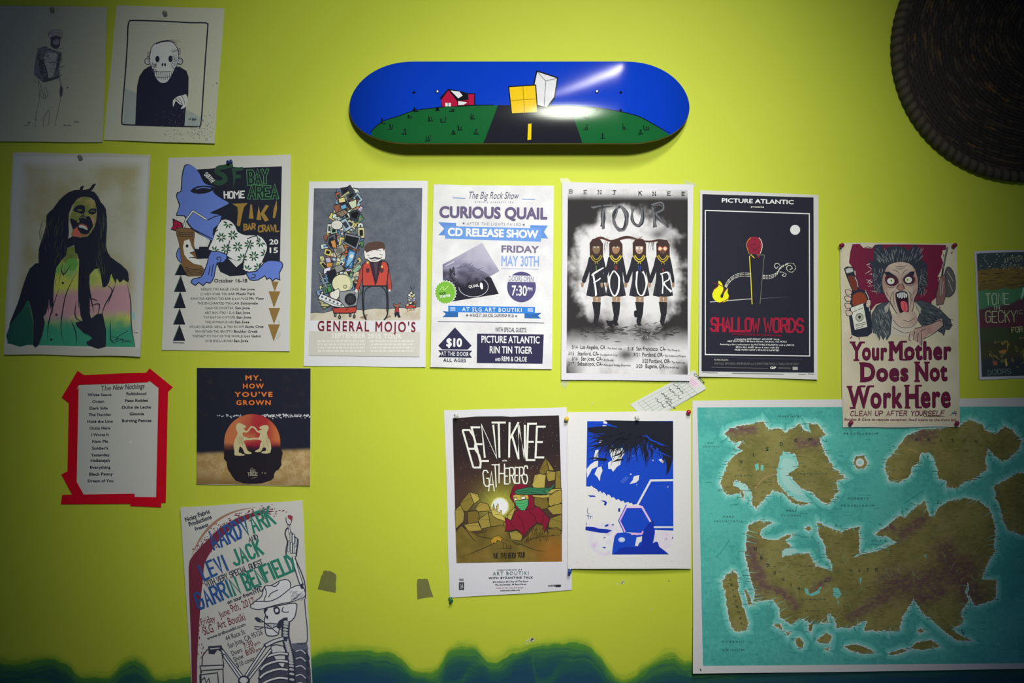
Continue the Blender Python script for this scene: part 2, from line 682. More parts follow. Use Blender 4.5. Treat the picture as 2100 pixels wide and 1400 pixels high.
# chips where the paint has come off
rc = random.Random(5)
V = []; F = []
for cx, cy, n, sp, sz in ((1085, 1314, 7, 9, 4.5), (1272, 1196, 5, 7, 3.5), (1335, 1250, 2, 3, 2.5), (1372, 1193, 2, 3, 2), (1215, 826, 2, 6, 2)):
    for i in range(n):
        x = cx + rc.uniform(-sp, sp); y = cy - (x - cx) * .35 + rc.uniform(-3, 3); b0 = len(V); kk = rc.randint(5, 7)
        for j in range(kk):
            a = 2 * math.pi * j / kk
            r = sz * rc.uniform(0.25, 0.75)
            V.append(Vector(W(x + r * 1.5 * math.cos(a), y + r * math.sin(a), 0.0002)) - Vector((0, 0, ZC)))
        F.append(tuple(range(b0 + kk - 1, b0 - 1, -1)))
me = bpy.data.meshes.new('paint_chip'); me.from_pydata(V, [], F)
link('paint_chip', me, wall, m=mat('bare_plaster', (0.62, 0.66, 0.42), 0.8))


# ------------------------------------------------------------------ lathe, pins, screws
def lathe(profile, n=20, axis_y=True):
    """profile of (radius, distance from wall); turned about the wall normal"""
    V = []; F = []
    for r, h in profile:
        for i in range(n):
            a = 2 * math.pi * i / n
            V.append((r * math.cos(a), -h, r * math.sin(a)))
    for j in range(len(profile) - 1):
        for i in range(n):
            a, b = j * n + i, j * n + (i + 1) % n
            F.append((a, a + n, b + n, b))
    F.append(tuple(range(n)))
    k = (len(profile) - 1) * n
    F.append(tuple(range(k + n - 1, k - 1, -1)))
    return V, F


def lathe_obj(name, profile, parent, m, loc=(0, 0, 0), rot=None, n=20):
    V, F = lathe(profile, n)
    me = bpy.data.meshes.new(name); me.from_pydata(V, [], F)
    bm = bmesh.new(); bm.from_mesh(me); bmesh.ops.recalc_face_normals(bm, faces=bm.faces[:]); bm.to_mesh(me); bm.free()
    o = link(name, me, parent, loc=loc, m=m, smooth=True)
    if rot: o.rotation_euler = rot
    return o


STEEL = mat('needle_steel', (0.5, 0.5, 0.5), 0.3, 0.5, metallic=1.0)
PINM = {}


def pin(px, py, h, colname, rgb, label, tilt=(0.0, 0.0), s=1.0, ball=False, clear=False):
    if colname not in PINM:
        PINM[colname] = mat(colname + '_pin_plastic', rgb, 0.25, 0.5, coat=0.3, alpha=0.75 if clear else 1.0)
    t = thing('push_pin', label, 'push pin', W(px, py, h), 'push pins holding the papers')
    t.rotation_euler = (tilt[0], 0, tilt[1])
    if ball:
        pr = [(0.0012, 0.0), (0.003, 0.0006)] + [(0.0055 * math.sin(a), 0.0056 - 0.0055 * math.cos(a)) for a in [0.75 + 2.3 * i / 10 for i in range(11)]] + [(0.0004, 0.0111)]
    else:
        pr = [(0.0045, 0.0), (0.0050, 0.0005), (0.0050, 0.0012), (0.0042, 0.0020), (0.0028, 0.0030), (0.0024, 0.0050), (0.0026, 0.0070), (0.0036, 0.0088),
              (0.0046, 0.0096), (0.0048, 0.0106), (0.0044, 0.0114), (0.0030, 0.0118), (0.0004, 0.0119)]
    lathe_obj('head', [(r * s, d * s + 0.0015) for r, d in pr], t, PINM[colname])
    lathe_obj('needle', [(0.0004, -max(h, 0.001) - 0.004), (0.0006, -max(h, 0.001) + 0.0005), (0.0006, 0.002)], t, STEEL, n=8)
    return t


# ------------------------------------------------------------------ skateboard deck
ZD = (700, 100, 730 / 2100)
BX, BZ = 0.01717, 0.5446           # board centre on the wall, metres from the picture axis
BL, BH, BE = 0.3970, 0.0930, 0.150


def deck_hw(a):
    a = abs(a)
    if a <= BL - BE: return BH
    return BH * math.sqrt(max(0.0, 1 - ((a - (BL - BE)) / BE) ** 2))


def deck_h(a, b):
    e = max(0.0, abs(a) - 0.222) / (BL - 0.222)
    return 0.072 - 0.050 * e ** 2.4 - 0.007 * min(1.0, abs(b) / BH) ** 2


class DeckSheet:
    def __init__(s):
        s.ox, s.oy, s.k = ZD
        s.th = 0.0; s.dl = 3e-5
        s.loc = Vector((BX, 0, ZC + BZ))

    def h(s, x, y):
        h = 0.05
        for _ in range(5):
            k = (DIST - h) / DIST
            a = (x - CX) * PX * k - BX; b = (CY - y) * PX * k - BZ
            h = deck_h(max(-BL, min(BL, a)), max(-BH, min(BH, b)))
        return h

    def pt(s, x, y, off=0.0):
        return Vector(W(x, y, s.h(x, y) + off)) - s.loc


def deck_zoom(a, b):
    """where a point of the board face lands, in zoom units of the deck crop"""
    k = DIST / (DIST - deck_h(a, b))
    px = CX + (a + BX) * k / PX; py = CY - (b + BZ) * k / PX
    return ((px - ZD[0]) / ZD[2], (py - ZD[1]) / ZD[2])


deck = thing('skateboard_deck', 'blue skateboard deck with farm road picture hung sideways on the wall', 'skateboard', (BX, 0, ZC + BZ))
na, nb = 96, 20
V = []; F = []
aa = [-BL * math.cos(math.pi * i / na) for i in range(na + 1)]
for layer in (0.0, 0.0115):
    for a in aa:
        hw = max(deck_hw(a), 0.0005)
        for j in range(nb + 1):
            tt = -1 + 2 * j / nb
            edge = 0.0012 * (abs(tt) > 0.99)
            b = tt * hw
            V.append((a, -(deck_h(a, b) - layer - (edge if layer == 0 else -edge)), b))
n1 = (na + 1) * (nb + 1)
ix = lambda i, j, l: l * n1 + i * (nb + 1) + j
for i in range(na):
    for j in range(nb):
        F.append((ix(i, j, 0), ix(i+1, j, 0), ix(i+1, j+1, 0), ix(i, j+1, 0)))
        F.append((ix(i, j, 1), ix(i, j+1, 1), ix(i+1, j+1, 1), ix(i+1, j, 1)))
    F.append((ix(i, 0, 0), ix(i, 0, 1), ix(i+1, 0, 1), ix(i+1, 0, 0)))
    F.append((ix(i, nb, 0), ix(i+1, nb, 0), ix(i+1, nb, 1), ix(i, nb, 1)))
for j in range(nb):
    F.append((ix(0, j, 0), ix(0, j+1, 0), ix(0, j+1, 1), ix(0, j, 1)))
    F.append((ix(na, j, 0), ix(na, j, 1), ix(na, j+1, 1), ix(na, j+1, 0)))
me = bpy.data.meshes.new('board'); me.from_pydata(V, [], F)


def ply_material():
    m = mat('maple_ply', (0.30, 0.20, 0.10), 0.5, 0.3)
    nt = m.node_tree; b = nt.nodes['Principled BSDF']
    tc = nt.nodes.new('ShaderNodeTexCoord'); w = nt.nodes.new('ShaderNodeTexWave')
    w.bands_direction = 'Y'; w.inputs['Scale'].default_value = 90; w.inputs['Distortion'].default_value = 1.0
    nt.links.new(tc.outputs['Object'], w.inputs['Vector'])
    r = nt.nodes.new('ShaderNodeValToRGB')
    r.color_ramp.elements[0].color = (0.16, 0.10, 0.05, 1); r.color_ramp.elements[1].color = (0.42, 0.30, 0.16, 1)
    nt.links.new(w.outputs['Fac'], r.inputs[0]); nt.links.new(r.outputs[0], b.inputs['Base Color'])
    return m


bo = link('board', me, deck, m=ply_material()); bo['label'] = 'plywood board with pale edge'

ds = DeckSheet()
A = Art(ds, '#d6d6da')
INS = 0.9975


def arc(a0, a1, side, n=40):
    """run along the lower (-1) or upper (+1) edge of the board from a0 to a1"""
    return [deck_zoom(a * INS, side * deck_hw(a) * INS) for a in [a0 + (a1 - a0) * i / n for i in range(n + 1)]]


whole = [deck_zoom(INS * -BL * math.cos(math.pi * i / 60), INS * deck_hw(-BL * math.cos(math.pi * i / 60))) for i in range(61)]
whole += [deck_zoom(INS * BL * math.cos(math.pi * i / 60), -INS * deck_hw(BL * math.cos(math.pi * i / 60))) for i in range(1, 60)]
A.poly('#0a38b4', whole)


def a_of(u):       # board coordinate under zoom column u along the lower edge
    k = (DIST - 0.066) / DIST
    return (ZD[0] + u * ZD[2] - CX) * PX * k - BX


lo = arc(a_of(165), a_of(870), -1)
A.poly('#17592f', [(970, 334), (905, 334), (760, 334), (700, 335), (560, 348), (430, 366), (330, 400), (240, 432), (185, 472)] + lo, 0)
lo2 = arc(a_of(1370), a_of(1950), -1)
A.poly('#17592f', [(1300, 335)] + lo2 + [(1860, 457), (1760, 402), (1650, 372), (1500, 348), (1420, 338)], 0)
A.poly('#1f1f28', [(925, 332), (1345, 334), (1420, 548)] + arc(a_of(1418), a_of(836), -1) + [(845, 540)], 0)
ink = '#14161c'
A.lines(ink, [[(168, 494), (240, 430), (330, 400), (430, 365), (560, 348), (700, 335), (900, 332)], [(1345, 335), (1500, 347), (1650, 371), (1760, 401), (1860, 456), (1940, 498)]], 5)
rg = random.Random(3)
tufts = []
for x, y in ((405, 400), (525, 418), (775, 405), (370, 495), (660, 495), (508, 535), (285, 465), (650, 360), (795, 495), (600, 425), (1440, 468), (1540, 520), (1670, 465), (1765, 495), (1800, 470), (1445, 400), (440, 362), (565, 356), (248, 432), (700, 470)):
    for i in range(3):
        q = x + rg.uniform(-14, 14)
        tufts.append([(q, y + 8), (q + rg.uniform(-6, 6), y - rg.uniform(4, 26))])
    tufts.append([(x - 14, y + 9), (x + 16, y + 8)])
A.lines(ink, tufts, 4.5, 0)
# barn
A.poly(ink, [(578, 292), (630, 236), (690, 246), (745, 262), (790, 262), (790, 335), (680, 342), (590, 345), (590, 300)])
A.poly('#a5183c', [(590, 296), (632, 244), (682, 306), (684, 338), (594, 341)])
A.poly('#a5183c', [(748, 268), (784, 268), (782, 331), (752, 331)])
A.poly('#8f1432', [(686, 310), (748, 300), (750, 331), (688, 335)])
A.poly('#cfcfd6', [(644, 246), (696, 252), (716, 276), (690, 292)], 0)
A.poly('#cfcfd6', [(690, 308), (742, 316), (722, 330), (690, 332)], 0)
A.rect('#cfcfd6', 613, 319, 646, 340)
A.lines(ink, [[(630, 319), (630, 340)], [(588, 300), (632, 242), (684, 308)]], 3.5, 0)
# yellow centre line and two plain blocks standing on the road
A.poly('#e0bd12', [(1102, 443), (1122, 440), (1120, 535), (1098, 538)])
A.poly(ink, [(1150, 126), (1280, 168), (1262, 290), (1216, 352), (1124, 330), (1124, 240)])
A.poly('#c9c9cf', [(1156, 136), (1272, 174), (1254, 286), (1210, 344), (1132, 324), (1134, 240)])
A.lines('#6a6a74', [[(1156, 136), (1206, 190), (1272, 174)], [(1206, 190), (1196, 340)]], 4, 0)
A.poly(ink, [(984, 221), (1149, 210), (1162, 378), (1000, 386)])
A.poly('#d9b41a', [(991, 227), (1143, 217), (1155, 373), (1007, 380)])
A.lines('#9c7c12', [[(1000, 305), (1148, 296)], [(1072, 222), (1080, 376)]], 4, 0)
# empty truck holes
for hx, hy in ((428, 258), (1648, 258), (1508, 360), (1648, 362), (565, 356), (430, 360)):
    A.ell('#0d0e14', hx, hy, 8, 8, n=14)
A.build('graphic', deck, step=4.5, m=INK_GLOSS, extra=0.0003)

SCREW = mat('screw_zinc', (0.62, 0.62, 0.64), 0.28, 0.5, metallic=1.0)
for u, v, w in ((565, 253, 'beside the red barn'), (1508, 253, 'on the glossy right half')):
    px, py = ZD[0] + u * ZD[2], ZD[1] + v * ZD[2]
    h = ds.h(px, py)
    t = thing('mounting_screw', 'silver screw through the skateboard deck ' + w, 'screw', W(px, py, h + 0.0006), 'screws holding the skateboard')
    lathe_obj('head', [(0.0040, 0.0), (0.0044, 0.0008), (0.0040, 0.0020), (0.0026, 0.0028), (0.0003, 0.0030)], t, SCREW)
    lathe_obj('shank', [(0.0020, -h - 0.01), (0.0020, 0.0004)], t, SCREW, n=10)

# ------------------------------------------------------------------ woven hat
HR = 0.3155
hat = thing('woven_hat', 'large dark round woven straw hat hung at the upper right corner', 'hat', W(2097, 102, 0.0))
HCX = hat.location.x


def vcol_mesh(name, V, F, C, parent, m, smooth=True):
    me = bpy.data.meshes.new(name); me.from_pydata(V, [], F)
    ca = me.color_attributes.new('col', 'FLOAT_COLOR', 'POINT')
    for i, c in enumerate(C):
        ca.data[i].color = (*c, 1)
    o = link(name, me, parent, m=m, smooth=smooth)
    return o


STRAW = ink_mat('woven_straw', 0.75, 0.15)
rh = random.Random(8)
nr, nt_ = 150, 420
V = []; C = []; F = []
rings = [rh.random() for _ in range(60)]
seg = [[rh.random() for _ in range(110)] for _ in range(60)]
for j in range(nr + 1):
    f = j / nr
    r = f * (HR - 0.016)
    for i in range(nt_):
        a = 2 * math.pi * i / nt_
        ring = f * 44; ri = int(ring)
        ns = max(6, int(10 + 90 * f))
        ph = a / (2 * math.pi) * ns
        si = int(ph)
        wv = math.sin(math.pi * (ring % 1.0)) ** 0.7 * (0.45 + 0.55 * abs(math.sin(math.pi * (ph + (ri % 2) * 0.5))))
        hgt = 0.020 + 0.105 * (1 - f) ** 1.12 + 0.0042 * wv + 0.0012 * nz(math.cos(a) * r, math.sin(a) * r, 0.03, 2)
        V.append((r * math.cos(a), -hgt, r * math.sin(a)))
        q = seg[ri % 60][si % 110]
        base = (0.040, 0.034, 0.031) if q < 0.78 else (0.085, 0.062, 0.042)
        if rings[ri % 60] > 0.90 and q > 0.82:
            base = (0.15, 0.080, 0.036)
        C.append(tuple(x * (0.35 + 0.8 * wv) for x in base))
for j in range(nr):
    for i in range(nt_):
        a, b = j * nt_ + i, j * nt_ + (i + 1) % nt_
        F.append((a, b, b + nt_, a + nt_))
vcol_mesh('crown', V, F, C, hat, STRAW)
# bound rim: a fat cord wrapped with slanting strands
V = []; C = []; F = []
n_a, n_b, lumps = 900, 14, 96
for i in range(n_a):
    a = 2 * math.pi * i / n_a
    for j in range(n_b):
        b = 2 * math.pi * j / n_b
        tw = a * lumps + b * 1.0
        rr = 0.0115 + 0.0022 * abs(math.sin(tw / 2)) ** 0.6
        R = HR - 0.013 + rr * math.cos(b)
        V.append((R * math.cos(a), -(0.0145 + rr * math.sin(b)), R * math.sin(a)))
        g = abs(math.sin(tw / 2)) ** 0.8
        C.append((0.022 + 0.062 * g, 0.020 + 0.052 * g, 0.019 + 0.032 * g))
for i in range(n_a):
    for j in range(n_b):
        p = lambda x, y: (x % n_a) * n_b + y % n_b
        F.append((p(i, j), p(i, j+1), p(i+1, j+1), p(i+1, j)))
ro = vcol_mesh('rim', V, F, C, hat, STRAW)
ro['label'] = 'thick wrapped cord rim'
# ------------------------------------------------------------------ papers at the left
NAVY = '#20212c'


def poster(name, label, cat, sheet, papercol, group='posters and prints pinned on the wall', nu=20, nv=28):
    t = thing(name, label, cat, sheet.loc, group)
    sheet.build(t, 'paper', paper(papercol), nu, nv)
    return t


Z1 = (0, 0, 480 / 2100)
# faint figure sketch, far upper left
S = Sheet(Z1, [(-420, 42), (965, 62), (920, 1276), (-420, 1262)], base=0.0010, lift=(0, 0.002, 0.004, 0.003), bow=0.004, seed=2, edge=1.2)
T = poster('pencil_sketch', 'faint pencil sketch of a standing figure, cut off by the left edge', 'drawing', S, '#c9cab4')
A = Art(S, '#64694f')
r = random.Random(4)
dk, md, lt = '#25281f', '#363a2d', '#474b39'
A.poly(md, [(345, 440), (400, 415), (450, 440), (520, 460), (555, 490), (530, 600), (525, 690), (395, 735), (330, 690), (305, 660), (320, 520)], 3)
A.poly('#565b43', [(420, 470), (500, 475), (520, 520), (500, 600), (470, 690), (430, 700), (400, 640), (390, 540)], 3)
A.poly(dk, [(340, 480), (370, 500), (420, 620), (430, 700), (380, 700), (350, 600)], 3)
H_ = lambda L: [(262.5 + .732 * x, 218.8 + .732 * y) for x, y in L]
A.poly(dk, H_([(245, 150), (300, 128), (390, 120), (392, 160), (378, 200), (372, 270), (330, 302), (300, 290), (262, 262), (262, 190)]), 2)
A.poly(lt, H_([(295, 195), (360, 185), (362, 225), (340, 250), (300, 240)]), 2); A.lines(dk, [H_([(300, 205), (325, 200)]), H_([(340, 200), (360, 198)]), H_([(315, 262), (350, 258)])], 4, 0)
A.poly('#565b43', H_([(240, 160), (238, 120), (262, 90), (320, 74), (380, 92), (402, 130), (392, 150), (320, 135), (260, 160)]), 2)
A.lines(dk, [H_([(238 + i * 16 + r.uniform(-6, 6), 140 - abs(i - 5) * 2), (250 + i * 13, 96 - (5 - abs(i - 5)) * 3)]) for i in range(11)], 3.5, 0)
A.poly(dk, [(510, 520), (545, 480), (530, 600), (505, 640)], 3)
A.poly(dk, [(385, 715), (525, 680), (525, 700), (400, 738)], 2)
h = []
for i in range(170):
    x = r.uniform(325, 540); y = r.uniform(430, 700)
    a = r.uniform(-.6, 1.2); l = r.uniform(12, 45)
    h.append([(x, y), (x + l * math.cos(a), y + l * math.sin(a))])
A.lines(dk, h[:100], 3.0, 0); A.lines(lt, h[100:], 4.0, 0)
A.lines(dk, [[(440, 330), (432, 300), (465, 272), (520, 268), (558, 290), (552, 350)], [(345, 720), (350, 800), (352, 900), (330, 990), (315, 1090), (316, 1140)],
             [(440, 985), (442, 1050), (430, 1130)], [(436, 985), (400, 1040), (388, 1090), (392, 1140)], [(535, 700), (545, 800), (540, 900), (520, 1000), (500, 1090), (505, 1130)],
             [(330, 690), (360, 760), (372, 800), (358, 850), (385, 878), (415, 875), (430, 830), (400, 780)], [(375, 800), (395, 870)], [(545, 740), (562, 800), (550, 870), (535, 820)],
             [(390, 800), (410, 868)], [(305, 720), (330, 740)]], 3.2, 4)
A.poly(dk, [(540, 770), (565, 800), (552, 872), (535, 850)], 2)
A.lines(md, [[(665, 1095), (710, 1098)], [(660, 1090), (700, 1085)], [(560, 1130), (630, 1120)], [(570, 1118), (640, 1132)], [(215, 1125), (260, 1120)], [(245, 1095), (275, 1105)]], 5, 0)
A.dots(md, [(r.uniform(180, 640), r.uniform(1050, 1150)) for _ in range(18)], 3, rnd=r)
A.dots(md, [(r.uniform(100, 900), r.uniform(300, 1200)) for _ in range(50)], 1.8, rnd=r)
A.dots(md, [(605, 785), (258, 1100)], 9)
A.build('illustration', T, step=9)

# skull headed figure
S = Sheet(Z1, [(1045, 50), (2012, 76), (1925, 1286), (930, 1256)], base=0.0012, lift=(0, 0, 0.007, 0.003), bow=0.004, seed=3, edge=1.2)
T = poster('ink_drawing', 'ink drawing of a bald skull faced figure in a black robe', 'drawing', S, '#d9d7c2')
A = Art(S, '#a5a293')
fr = [(1160, 192), (1200, 183), (1500, 192), (1700, 203), (1830, 204), (1862, 215), (1864, 240), (1845, 500), (1825, 800), (1806, 1080), (1790, 1134), (1760, 1137), (1400, 1128), (1150, 1120), (1105, 1114),
      (1092, 1090), (1105, 900), (1125, 650), (1142, 400), (1148, 240), (1160, 192)]
A.poly('#85897a', [(1122, 790), (1180, 815), (1225, 835), (1215, 1118), (1105, 1112)], 0)
A.poly('#85897a', [(1672, 990), (1720, 1005), (1798, 1055), (1785, 1132), (1655, 1128)], 0)
A.line(NAVY, fr, 12, 3)
A.poly(NAVY, [(1345, 592), (1290, 625), (1250, 685), (1230, 770), (1222, 900), (1213, 1124), (1655, 1130), (1668, 960), (1690, 840), (1692, 690), (1672, 635), (1610, 598), (1560, 600), (1480, 640), (1400, 600)], 0)
for ex in (1326, 1614):
    A.ell(NAVY, ex, 549, 30, 32); A.ell('#a8a596', ex, 549, 23, 25)
    A.line(NAVY, [(ex - 10, 540), (ex + 8, 535), (ex + 10, 552), (ex - 4, 560)], 5)
head = [(1345, 505), (1358, 430), (1395, 390), (1470, 368), (1545, 378), (1590, 430), (1604, 500), (1592, 570), (1560, 635), (1535, 690), (1500, 735), (1465, 746), (1430, 736), (1395, 695), (1372, 630), (1348, 570)]
A.poly('#b1ad9d', head, 4)
A.line(NAVY, head[:7], 6, 4); A.line(NAVY, [head[0]] + head[:8:-1], 5, 4); A.line(NAVY, head[6:10], 5, 4)
A.dots(NAVY, [(1413, 530), (1530, 528)], 1)
A.ell(NAVY, 1413, 530, 19, 29); A.ell(NAVY, 1530, 528, 19, 30)
A.ell(NAVY, 1458, 580, 8, 15, .2); A.ell(NAVY, 1481, 580, 8, 15, -.2)
tl = []
for i in range(9):
    x = 1385 + i * 19
    tl.append([(x, 640 + 8 * abs(i - 4) / 4), (x + 2, 690)]); 
    if 1 <= i <= 7: tl.append([(x + 5, 690), (x + 2, 722 - abs(i - 4) * 5)])
tl += [[(1380, 640), (1450, 645), (1535, 640)], [(1383, 690), (1460, 696), (1535, 686)]]
A.lines(NAVY, tl, 4, 0)
hz = []
for i in range(60):
    x = r.uniform(1355, 1400); y = r.uniform(560, 650)
    hz.append([(x, y), (x + 10, y + 14)])
    x = r.uniform(1540, 1590); y = r.uniform(420, 640)
    hz.append([(x, y), (x - 8, y + 12)])
A.lines('#3b3c40', hz, 2.5, 0)
A.lines(NAVY, [[(1400, 395), (1450, 370), (1530, 358), (1620, 362)], [(1420, 388), (1480, 366), (1560, 368), (1630, 378)], [(1440, 378), (1520, 372), (1590, 390)], [(1490, 365), (1560, 378), (1600, 400)]], 7, 4, 't')
A.lines(NAVY, [[(1345, 470 + k * 13), (1322, 462 + k * 14)] for k in range(5)] + [[(1600, 440 + k * 13), (1620, 430 + k * 13)] for k in range(5)], 4, 0)
A.dots(NAVY, [(r.gauss(1580, 18), r.uniform(430, 600)) for _ in range(40)], 3, rnd=r)
hand = [(1553, 960), (1552, 900), (1580, 875), (1600, 862), (1640, 855), (1668, 845), (1682, 890), (1676, 945), (1640, 975), (1622, 972), (1640, 945), (1610, 935), (1580, 905), (1568, 925)]
A.poly('#b1ad9d', hand, 2)
A.lines(NAVY, [[(1600, 870), (1625, 905), (1640, 945)], [(1630, 860), (1650, 900), (1660, 940)], [(1580, 880), (1600, 910)], [(1565, 885), (1600, 905), (1630, 930)]], 4, 3)
A.lines(NAVY, [[(1690, 1068), (1720, 1066)], [(1727, 1055), (1727, 1085)], [(1740, 1055), (1740, 1085)], [(1727, 1070), (1765, 1070)], [(1752, 1055), (1750, 1085)]], 5, 0)
A.dots('#55564f', [(r.triangular(1250, 1930, 1880), r.triangular(960, 1270, 1200)) for _ in range(170)], 3.2, rnd=r)
A.dots('#55564f', [(1910, 765), (1945, 745)], 6, rnd=r)
A.build('illustration', T, step=9)

# dreadlocked man, watercolour
ZM = (0, 300, 330 / 1004)
S = Sheet(ZM, [(80, 38), (938, 52), (877, 1315), (22, 1295)], base=0.0012, lift=(0.004, 0.003, 0.010, 0.009), bow=0.002, seed=4, edge=3.5)
T = poster('watercolour_print', 'watercolour print of a laughing person with long dreadlocks', 'art print', S, '#d8d4c8')
A = Art(S, '#93918a')


def bgm(x, y):
    c = mix(A.c('#8a8775'), A.c('#7d7656'), sstep(-.3, .35, fbm(x, y, 220, 3)))
    f = min(sstep(95, 190, x - (38 - 38) * 0 + (1300 - y) * -0.045 + 40), sstep(930, 830, x + y * 0.05), sstep(70, 160, y), sstep(1260, 1200, y))
    return mix(A.c('#918f86'), c, f)


A.field([(88, 60), (925, 72), (870, 1262), (40, 1244)], 40, 56, bgm)
bk = '#1f2029'


def cloth(x, y):
    g = A.c('#3f7a37'); d = A.c('#1e4b35'); yel = A.c('#8f8f3a'); pk = A.c('#8d6a6c'); tl_ = A.c('#2a6a50')
    n = fbm(x, y, 130, 9) * 1.5
    c = mix(yel, g, sstep(-.2, .3, n + (0.4 if x < 330 else -0.1)))
    c = mix(c, pk, sstep(0.15, .55, 1 - abs(y - 980 - (x - 500) * -.12) / 150 + n * .35))
    c = mix(c, tl_, sstep(1040, 1150, y + n * 60))
    c = mix(c, A.c('#8a8560'), sstep(300, 500, x) * sstep(900, 780, y) * .4 * (n + .6))
    if x < 260: c = mix(c, d, sstep(270, 170, x - (y - 800) * 0.02))
    return c


shirt = [(395, 690), (345, 720), (260, 720), (185, 760), (150, 850), (110, 980), (60, 1100), (45, 1230), (200, 1240), (655, 1250), (845, 1252), (820, 1130), (815, 960), (795, 850), (740, 780), (690, 740), (600, 740), (500, 700)]
A.poly(cloth, shirt, 0)
A.poly('#6f8a84', [(825, 1030), (842, 1035), (842, 1085), (822, 1080)])
F_ = lambda L: [(213 + .6112 * x, 213 + .6112 * y) for x, y in L]
skin = lambda x, y: mix(mix(A.c('#5c6232'), A.c('#7d7044'), sstep(.0, .5, nz(x, y, 50, 2) + (x - 520) / 160)), A.c('#4c5a2e'), sstep(.1, .5, nz(x, y, 34, 5)))
A.poly(skin, F_([(420, 195), (520, 168), (600, 200), (638, 260), (634, 420), (600, 490), (570, 560), (480, 580), (380, 570), (395, 480), (360, 400), (395, 300)]), 3)
A.poly(skin, F_([(330, 690), (410, 670), (440, 700), (440, 800), (380, 860), (300, 830), (315, 730)]), 2)
A.poly('#4d7a35', F_([(320, 830), (390, 790), (440, 820), (430, 900), (370, 920)]), 2)
# hair
A.poly(bk, [(480, 330), (430, 420), (430, 540), (420, 600), (412, 680), (350, 760), (330, 940), (310, 930), (290, 1040), (255, 1050), (245, 900), (240, 740), (242, 640), (262, 580), (285, 500), (290, 430), (330, 390), (370, 335), (430, 285), (500, 270), (590, 285), (630, 350), (660, 390), (668, 500), (662, 620), (690, 690), (760, 740), (800, 800), (800, 850), (770, 830), (745, 850), (700, 780), (680, 850), (640, 880), (620, 760), (560, 800), (555, 900), (545, 990), (570, 1080), (520, 1100), (495, 1000), (500, 860), (520, 780), (490, 700), (480, 620), (540, 570), (590, 500), (604, 420), (590, 340), (540, 315)], 2)
A.poly(bk, [(500, 275), (505, 250), (525, 248), (515, 272), (560, 262), (575, 240), (598, 232), (590, 250), (560, 285)], 2)
A.poly(bk, F_([(330, 600), (400, 568), (470, 582), (560, 570), (610, 490), (640, 420), (660, 560), (600, 720), (480, 760), (420, 740), (410, 660), (330, 690)]), 1)
# features
A.poly('#a34a40', F_([(392, 560), (398, 512), (438, 476), (462, 520), (476, 566), (430, 575)]), 3)
A.poly('#8d4a40', F_([(478, 568), (500, 552), (545, 548), (535, 566)]), 2)
A.poly('#8d6a58', F_([(572, 385), (600, 378), (612, 420), (598, 458)]), 2)
A.poly(bk, F_([(398, 304), (430, 262), (480, 248), (516, 262), (520, 300), (508, 338), (470, 336), (430, 322)]), 2)
A.poly('#565c34', F_([(432, 300), (470, 285), (500, 300), (470, 312)]), 2); A.line(bk, F_([(430, 296), (470, 290), (500, 300)]), 5, 3)
A.poly(bk, F_([(552, 326), (572, 290), (632, 288), (630, 330), (600, 350), (575, 342)]), 2); A.line('#565c34', F_([(572, 318), (600, 310), (622, 316)]), 5, 3)
A.poly(bk, F_([(368, 390), (400, 395), (440, 412), (462, 385), (498, 346), (520, 372), (560, 362), (588, 408), (600, 470), (560, 520), (545, 480), (510, 450), (470, 440), (440, 470), (400, 500), (385, 470)]), 2)
A.line('#5d5a40', F_([(475, 385), (500, 372), (530, 388)]), 6, 3); A.poly('#6d7038', F_([(438, 415), (458, 404), (462, 424), (445, 432)]), 2)
A.poly(bk, F_([(440, 470), (480, 440), (540, 465), (562, 500), (560, 540), (500, 548), (462, 520)]), 2)
A.poly('#7d4038', F_([(450, 455), (480, 438), (530, 455), (552, 485), (510, 468)]), 2)
A.poly('#9a9a8d', F_([(452, 466), (482, 452), (525, 468), (550, 498), (538, 506), (500, 486), (460, 480)]), 1)
rr = random.Random(11)
st = []
for i in range(60):
    x = rr.uniform(255, 410); y = rr.uniform(420, 820)
    st.append([(x, y), (x - rr.uniform(0, 10), y + 30), (x - rr.uniform(0, 14), y + rr.uniform(40, 80))])
for i in range(30):
    x = rr.uniform(595, 655); y = rr.uniform(400, 760)
    st.append([(x, y), (x + 6, y + 40), (x + rr.uniform(-4, 12), y + 70)])
A.lines('#38412f', st, 3.0, 3, 'b')
dr = []
for i in range(26):
    x = rr.uniform(245, 330); dr.append([(x + 10, rr.uniform(560, 760)), (x, 880), (x + rr.uniform(-8, 12), rr.uniform(930, 1060))])
for i in range(20):
    x = rr.uniform(500, 560); dr.append([(x, rr.uniform(560, 730)), (x - 8, 850), (x + rr.uniform(-20, 30), rr.uniform(930, 1100))])
for i in range(14):
    x = rr.uniform(690, 790); dr.append([(x - 50, rr.uniform(690, 740)), (x, 780), (x + 10, rr.uniform(800, 860))])
A.lines(bk, dr, 13, 4, 'b')
A.poly(bk, [(190, 760), (250, 730), (260, 900), (250, 1000), (280, 1100), (240, 1240), (205, 1238), (210, 1100), (180, 960), (150, 1000), (100, 1080), (60, 1110), (110, 980), (150, 850)], 2)
A.poly(bk, [(560, 1080), (640, 1040), (660, 1250), (560, 1246), (540, 1220), (575, 1195), (510, 1150), (470, 1100)], 2)
A.poly('#1b3f35', [(60, 1120), (180, 1000), (200, 1230), (50, 1228)], 2)
